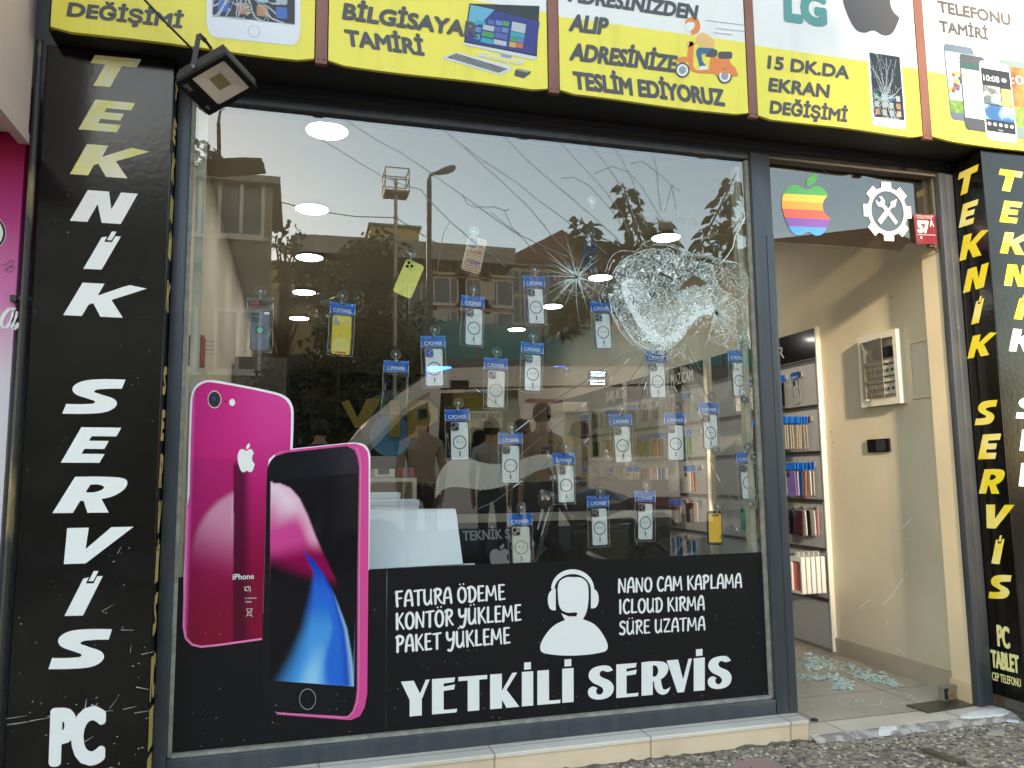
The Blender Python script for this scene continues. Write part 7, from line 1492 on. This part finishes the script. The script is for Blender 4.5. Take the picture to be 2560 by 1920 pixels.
def tree(name, label, x, y, h, cr, nclump, n, sz, seed, zlow=.35, trunk=.16, cat='tree'):
    rr = random.Random(seed); t = thing(name, (x, y, -.16), label, cat, 'trees across the street' if cat == 'tree' else None)
    g = MB(); g.tube([(x, y, -.16), (x+.1*rr.uniform(-1, 1), y, h*.3), (x+.2*rr.uniform(-1, 1), y, h*.8)], [trunk, trunk*.7, trunk*.25], 9); cl = []
    for k in range(nclump):
        a = rr.uniform(0, 6.28); R = cr*rr.random()**.5; z = h*(zlow+(1-zlow)*rr.random()**.8); k2 = math.sqrt(max(.15, 1-((z/h-.6)/.5)**2)); c = (x+R*k2*math.cos(a), y+R*k2*math.sin(a), z); cl.append(c)
        g.tube([(x, y, max(.4, z-h*.25)), ((x+c[0])/2, (y+c[1])/2, z-h*.08), c], [trunk*.35, trunk*.2, trunk*.06], 5)
    g.build('trunk', BARK, t); g = MB()
    for c in cl: leafy(g, c, cr*.32, h*.085, n, sz, rr)
    g.build('crown', LEAFM, t, recalc=False); return t
c = ref(795, 640, 19); tree('street_tree', 'dense dark tree reflected in front of the brown house', c.x, -19, ref(795, 556, 19).z+.2, 1.7, 46, 95, .20, 1, .3)
tree('street_tree', 'small tree at the corner of the grey house, before the brown house', -.45, -16.3, 7.1, 1.05, 20, 26, .17, 2, .45)
c = ref(1225, 640, 24); tree('street_tree', 'young tree reflected right of the pink block', c.x, -24, ref(1225, 610, 24).z, 1.1, 16, 70, .22, 4, .4)
c = ref(470, 395, 24); tree('street_tree', 'tree top rising behind the roof of the grey house', c.x-1.0, -24, ref(470, 372, 24).z, 2.0, 24, 90, .28, 9, .5)
rr = random.Random(8); t = thing('hedge', (0, -11, -.16), 'big dark round hedge, reflected left of the van', 'hedge'); g = MB(); g2 = MB()
for k in range(44):
    u = rr.uniform(525, 805); q = ref(u, rr.uniform(760, 960), 11+rr.uniform(-.5, .9)); leafy(g, q, .38, .30, 110, .11, rr); g2.tube([(q.x, q.y, -.16), (q.x, q.y, q.z)], .015, 5)
g.build('foliage', LEAFM[:1]*2+LEAFM[1:2], t, recalc=False); g2.build('stem', BARK, t)
# leafy sapling near the shop: branches with hanging leaves
t = thing('leafy_sapling', (4.6, -6, -.16), 'slender street sapling with large drooping leaves, reflected at upper right', 'tree'); g = MB(); g2 = MB(); rr = random.Random(3)
base = Vector((4.75, -6, -.16)); fork = ref(1460, 760, 6)
g2.tube([base, fork, ref(1420, 600, 6)], [.06, .045, .02], 8)
for ch in ([(1420, 600), (1375, 500), (1345, 395)], [(1400, 640), (1300, 560), (1255, 470)], [(1440, 640), (1520, 520), (1590, 375)], [(1450, 680), (1560, 600), (1640, 520)], [(1410, 620), (1440, 540), (1420, 470)], [(1430, 690), (1330, 640), (1240, 650), (1210, 720)], [(1380, 560), (1330, 520), (1310, 590)], [(1480, 600), (1540, 560), (1600, 470)]):
    P = [ref(*q, 6+rr.uniform(-.3, .3)) for q in ch]; g2.tube(P, [.022, .014, .008, .006][:len(P)], 6)
    for a, b_ in zip(P, P[1:]):
        for k in range(13):
            c = a.lerp(b_, k/13)
            for j in range(rr.randrange(4, 7)):
                an = rr.uniform(0, 6.28); dr = Vector((math.cos(an), math.sin(an)*.6, rr.uniform(-.9, -.1))).normalized(); L = rr.uniform(.13, .23); sd = dr.cross(Vector((rr.gauss(0, 1), rr.gauss(0, 1), rr.gauss(0, .4)))).normalized(); st = c+dr*.07; wd = L*rr.uniform(.22, .32)
                g.add([st, st+dr*L*.35+sd*wd, st+dr*L*.7+sd*wd*.6, st+dr*L+Vector((0, 0, -.02)), st+dr*L*.7-sd*wd*.6, st+dr*L*.35-sd*wd], [(0, 1, 2, 3), (0, 3, 4, 5)], rr.randrange(3)); g2.tube([c, st], .003, 4)
g2.build('trunk', BARK, t); g.build('leaves', LEAFM, t, recalc=False)
# van
VW = mat('white van paint', (.82, .77, .77), rough=.3, coat=.5); VGL = mat('van window glass', (.012, .013, .015), rough=.06, coat=1); D = 7.5
vn = thing('white_van', (3.5, -8.4, -.16), 'white high roofed emergency van with blue lights, reflected across the glass', 'van')
prof = [ref(*q, D) for q in ((728, 1010), (745, 975), (800, 905), (870, 845), (930, 806), (975, 795), (1100, 791), (1480, 793))]; prof = [(q.x, q.z) for q in prof]; xr = prof[-1][0]+.35; xl = prof[0][0]
side = [(xl-.25, .35), (xl-.28, .75), (xl-.1, prof[0][1]-.05)]+prof+[(xr, prof[-1][1]-.15), (xr+.02, .35)]
g = MB(); g.poly([side], lambda a, b_, w_: Vector((a, -D+w_, b_)), -1.95, 0); body_ = g.build('body', VW, vn)
def vside(name, m, pts, w0=.004, par=vn): 
    g = MB(); g.poly([[(q.x, q.z) for q in (ref(*p_, D) for p_ in pts)]], lambda a, b_, w_: Vector((a, -D+w_, b_)), w0); return g.build(name, m, par)
vside('side_window', VGL, [(952, 850), (1118, 842), (1132, 985), (945, 990)]); vside('side_window', VGL, [(1222, 890), (1420, 885), (1425, 985), (1215, 990)]); vside('front_side_window', VGL, [(790, 985), (880, 890), (925, 868), (928, 985)])
vside('window_trim', mat('silver van trim', (.40, .38, .34), rough=.4), [(760, 1000), (885, 870), (930, 845), (930, 852), (890, 878), (772, 1000)], .006); vside('roof_seam', DARKPL, [(950, 838), (1480, 828), (1480, 832), (950, 842)], .006); vside('side_stripe', mat('pale red stripe', (.40, .14, .12), rough=.4), [(1135, 862), (1215, 862), (1215, 870), (1135, 870)], .005)
vside('lamp_recess', DARKPL, [(973, 800+22), (1012, 821), (1012, 836), (973, 838)], .006)
g = MB(); pts = [prof[2], prof[4]]
for (a, b_) in ((prof[1], prof[4]),): g.add([(a[0]-.01, -D-.2, a[1]+.03), (b_[0]-.01, -D-.2, b_[1]+.01), (b_[0]-.01, -D-1.75, b_[1]+.01), (a[0]-.01, -D-1.75, a[1]+.03)], [(0, 1, 2, 3)])
g.build('windscreen', VGL, vn)
BLU = mat('lit blue beacon', (.01, .06, 1.0), emit=26.0, rough=.2)
for u, wd in ((972, .17), (1246, .10)):
    q = ref(u, 781, D); g = MB(); g.rbox((q.x-wd, -D-.9, q.z-.03), (q.x+wd, -D-.75, q.z+.035), .015); bl_ = g.build('beacon', BLU, vn); g = MB(); g.box((q.x-.08, -D-.88, q.z-.13), (q.x+.08, -D-.78, q.z-.035)); g.build('beacon_foot', DARKPL, bl_)
for v_ in (808, 826):
    q = ref(1291, v_, D)
    g = MB(); g.box((q.x-.15, -D+.002, q.z-.05), (q.x+.15, -D+.01, q.z+.05)); lp2 = g.build('side_light', DARKPL, vn); g = MB()
    for i in range(4):
        for j in (-.022, .022): g.box((q.x-.11+i*.058, -D+.0102, q.z+j-.008), (q.x-.11+i*.058+.042, -D+.014, q.z+j+.008))
    g.build('led_row', mat('lit pale blue led', (.30, .60, 1.0), emit=22.0), lp2)
for x in (xl+.55, xr-.9):
    g = MB(); g.lathe([(.0, .1), (.2, .1), (.33, .09), (.35, 0), (.35, -.18), (0, -.2)], Matrix.Translation((x, -D-.05, .18)) @ Matrix.Rotation(-math.pi/2, 4, 'X'), 24); g.build('wheel', DARKPL, vn)
# motorcycle
mc = thing('motorcycle', (2.6, -3.75, 0), 'parked dark motorcycle with chrome mirrors, reflected above the vinyl', 'motorcycle'); D = 3.7
BLKP = mat('black engine paint', (.02, .02, .02), rough=.35); TANK = mat('grey metallic tank', (.07, .07, .075), rough=.25, metal=.3, coat=1); SEAT = mat('dark red seat', (.14, .02, .03), rough=.5)
h0 = ref(1205, 1105, D); xk = h0.x; y = -D; zk = .98
def wheel(x): 
    g = MB(); M = Matrix.Translation((x, y, .30)) @ Matrix.Rotation(math.pi/2, 4, 'X'); g.tube([M @ Vector((.25*math.cos(a*math.pi/16), .25*math.sin(a*math.pi/16), 0)) for a in range(33)], .055, 8, cap=False); w_ = g.build('wheel', mat('tyre rubber', (.02, .02, .02), rough=.8), mc); g = MB(); g.lathe([(.05, -.05), (.05, .05)], M, 10)
    for k in range(8): g.tube([M @ Vector((0, 0, 0)), M @ Vector((.21*math.cos(k*.785), .21*math.sin(k*.785), 0))], .008, 5)
    g.build('rim', CHROME, w_)
wheel(xk-.25); wheel(xk+1.1)
g = MB()
for s_ in (-.08, .08): g.tube([(xk-.25, y+s_, .30), (xk-.05, y+s_, zk-.08)], .022, 8)
g.build('fork', CHROME, mc)
g = MB(); g.tube([(xk+.10, y-.36, zk+.02), (xk+.02, y-.2, zk+.05), (xk-.02, y, zk), (xk+.02, y+.2, zk+.05), (xk+.10, y+.36, zk+.02)], .012, 8); hbar = g.build('handlebar', CHROME, mc, smooth=True)
for s_ in (-1, 1):
    g = MB(); g.tube([(xk+.08, y+s_*.27, zk+.03), (xk+.11, y+s_*.40, zk+.015)], .019, 8); g.build('grip', BLKP, hbar)
    mp = Vector((xk+.02, y+s_*.30, zk+.26)); g = MB(); g.tube([(xk+.04, y+s_*.22, zk+.05), mp], .006, 6); g.lathe([(0, .02), (.05, .015), (.065, 0), (.06, -.012), (0, -.02)], Matrix.Translation(mp) @ Matrix.Rotation(math.radians(75), 4, 'Y') @ Matrix.Scale(1.3, 4, (0, 1, 0)), 16); g.build('mirror', CHROME, mc, smooth=True)
g = MB(); g.lathe([(0, -.10), (.07, -.08), (.09, 0), (.085, .02)], Matrix.Translation((xk-.14, y, zk-.12)) @ Matrix.Rotation(math.radians(-90), 4, 'Y'), 18); g.build('headlight', CHROME, mc, smooth=True)
for s_ in (-.06, .06): g = MB(); g.lathe([(.05, 0), (.055, .03), (.05, .05), (0, .052)], Matrix.Translation((xk-.02, y+s_, zk+.03)) @ Matrix.Rotation(math.radians(25), 4, 'Y'), 16); g.build('gauge', CHROME, mc, smooth=True)
g = MB(); g.lathe([(0, -.30), (.08, -.27), (.15, -.08), (.16, .08), (.11, .26), (0, .30)], Matrix.Translation((xk+.38, y, .82)) @ Matrix.Scale(.85, 4, (0, 0, 1)) @ Matrix.Rotation(math.radians(-90), 4, 'Y'), 20); g.build('tank', TANK, mc, smooth=True)
g = MB(); g.rbox((xk+.66, y-.13, .74), (xk+1.30, y+.13, .86), .04); g.build('seat', SEAT, mc, smooth=True)
g = MB(); g.rbox((xk+.15, y-.16, .28), (xk+.62, y+.16, .60), .05); g.tube([(xk-.02, y, zk-.1), (xk+.15, y, .62), (xk+.7, y, .66), (xk+1.1, y, .32)], .03, 8); g.build('engine_frame', BLKP, mc)
g = MB(); g.tube([(xk+.2, y+.17, .4), (xk+.5, y+.18, .25), (xk+1.25, y+.18, .32)], [.03, .035, .05], 10); g.build('exhaust', CHROME, mc, smooth=True)

# people watching from the kerb (their backs to the shop)
SKIN = mat('skin tone', (.42, .26, .18), rough=.55)
def person(label, x, y, h, yaw, shirt, trou, hair, turn=0., long_hair=False):
    s = h/1.75; t = thing('person', (x, y, 0), label, 'person', 'people watching the street')
    V = []; E = []; R = []
    def n(p, r, par=None):
        V.append(Vector(p)*s); R.append((r[0]*s, r[1]*s) if isinstance(r, tuple) else (r*s, r*s))
        if par is not None: E.append((par, len(V)-1))
        return len(V)-1
    pel = n((0, 0, .93), (.155, .115)); wa = n((0, .01, 1.08), (.145, .105), pel); ch = n((0, .0, 1.26), (.17, .12), wa); sh = n((0, .0, 1.40), (.15, .10), ch); nk = n((0, -.005, 1.50), (.060, .062), sh); n_ = n((0, .01, 1.57), (.066, .075), nk); hd = n((0, .02, 1.65), (.078, .098), n_); n((0, .015, 1.71), (.060, .075), hd)
    for sd in (-1, 1):
        hp = n((sd*.10, 0, .86), .092, pel); kn = n((sd*.11, .015, .48), .062, hp); an = n((sd*.115, -.02, .09), .042, kn); n((sd*.12, .12, .035), (.042, .03), an)
        so_ = n((sd*.185, 0, 1.38), .062, sh); el = n((sd*.235, -.03, 1.10), .044, so_); wr_ = n((sd*.225, .06, .86), .030, el); pm_ = n((sd*.22, .08, .78), (.018, .038), wr_)
        for k in range(4): a_ = n((sd*(.215+.006*k), .055+.018*k, .735), .0095, pm_); n((sd*(.208+.004*k), .06+.018*k, .690-.006*(k in (1, 2))), .008, a_)
        th_ = n((sd*.20, .115, .765), .011, pm_); n((sd*.198, .125, .725), .009, th_)
    me = bpy.data.meshes.new('body'); o = bpy.data.objects.new('body', me); COL.objects.link(o); me.from_pydata([tuple(v) for v in V], E, [])
    md = o.modifiers.new('skin', 'SKIN'); md.use_smooth_shade = True
    for i, sv_ in enumerate(me.skin_vertices[0].data): sv_.radius = R[i]; sv_.use_root = (i == 0)
    o.modifiers.new('sub', 'SUBSURF').levels = 2; dg = bpy.context.evaluated_depsgraph_get(); m2 = bpy.data.meshes.new_from_object(o.evaluated_get(dg)); o.modifiers.clear(); o.data = m2; bpy.data.meshes.remove(me); o.parent = t
    for m in (SKIN, shirt, trou, DARKPL): m2.materials.append(m)
    for p_ in m2.polygons:
        c = p_.center/s; arm = abs(c.x) > .20 and c.z > .6; p_.use_smooth = True
        p_.material_index = (1 if c.z > 1.16 else 0) if arm else 3 if c.z < .09 else 2 if c.z < .95 else 1 if c.z < 1.465 else 0
    def lump(name, m, prof, M): g = MB(); g.lathe(prof, M, 16); ob = g.build(name, m, None, smooth=True); ob.parent = t; return ob
    S_ = Matrix.Scale(s, 4); Hd = S_ @ Matrix.Translation((0, .015, 1.655)) @ Matrix.Rotation(turn, 4, 'Z')
    lump('hair', hair, [(0, .128), (.055, .117), (.090, .075), (.098, .02), (.094, -.03), (.070, -.075 if not long_hair else -.2), (.02, -.08)], Hd @ Matrix.Translation((0, -.020, .0)) @ Matrix.Scale(1.12, 4, (0, 1, 0)))
    for sd in (-1, 1): lump('ear', SKIN, [(0, .012), (.016, .010), (.024, 0), (0, -.012)], Hd @ Matrix.Translation((sd*.088, .01, -.02)) @ Matrix.Rotation(math.pi/2, 4, 'Y')); lump('eye', DARKPL, [(0, .006), (.010, 0), (0, -.006)], Hd @ Matrix.Translation((sd*.032, .096, .005)) @ Matrix.Rotation(math.pi/2, 4, 'X'))
    lump('nose', SKIN, [(0, .03), (.012, .012), (.019, -.016), (0, -.022)], Hd @ Matrix.Translation((0, .102, -.025))); lump('mouth', mat('lip', (.30, .12, .10), rough=.5), [(0, .006), (.022, 0), (0, -.006)], Hd @ Matrix.Translation((0, .092, -.07)))
    t.matrix_basis = Matrix.Translation((x, y, 0)) @ Matrix.Rotation(yaw, 4, 'Z'); return t
HB = mat('black hair', (.008, .007, .006), rough=.6); HG = mat('brown hair', (.05, .03, .02), rough=.6)
cl_ = lambda n_, c_: mat(n_, c_, rough=.85)
for args in ((910, 5.4, 1.80, math.pi, 'person in a grey brown t-shirt seen from behind, reflected beside the VIP sign', cl_('taupe tshirt', (.36, .29, .24)), HB, 0), (1062, 5.9, 1.72, math.pi+.2, 'person in a light grey t-shirt seen from behind, reflected right of a bagged case', cl_('grey tshirt', (.48, .45, .42)), HB, 0),
             (1172, 5.2, 1.84, math.pi-.1, 'tall dark haired person in a brown shirt seen from behind', cl_('brown shirt', (.22, .15, .11)), HB, 0), (1130, 6.3, 1.74, math.pi+.9, 'person in profile partly hidden behind the tall dark haired person', cl_('black shirt', (.02, .02, .02)), HB, .4), (1252, 4.9, 1.62, math.pi-1.3, 'young person in profile looking left, reflected by the cream column', cl_('cream shirt', (.34, .28, .22)), HG, 0), (690, 6.6, 1.74, math.pi+.4, 'person in dark clothes reflected just above the phone poster', cl_('dark jacket', (.03, .03, .035)), HB, 0)):
    u, D, h, yaw, lab, sh_, hr, tn = args; q = ref(u, 1000, D); person(lab, q.x, -D, h, yaw, sh_, cl_('dark trousers', (.03, .03, .04)), hr, tn)
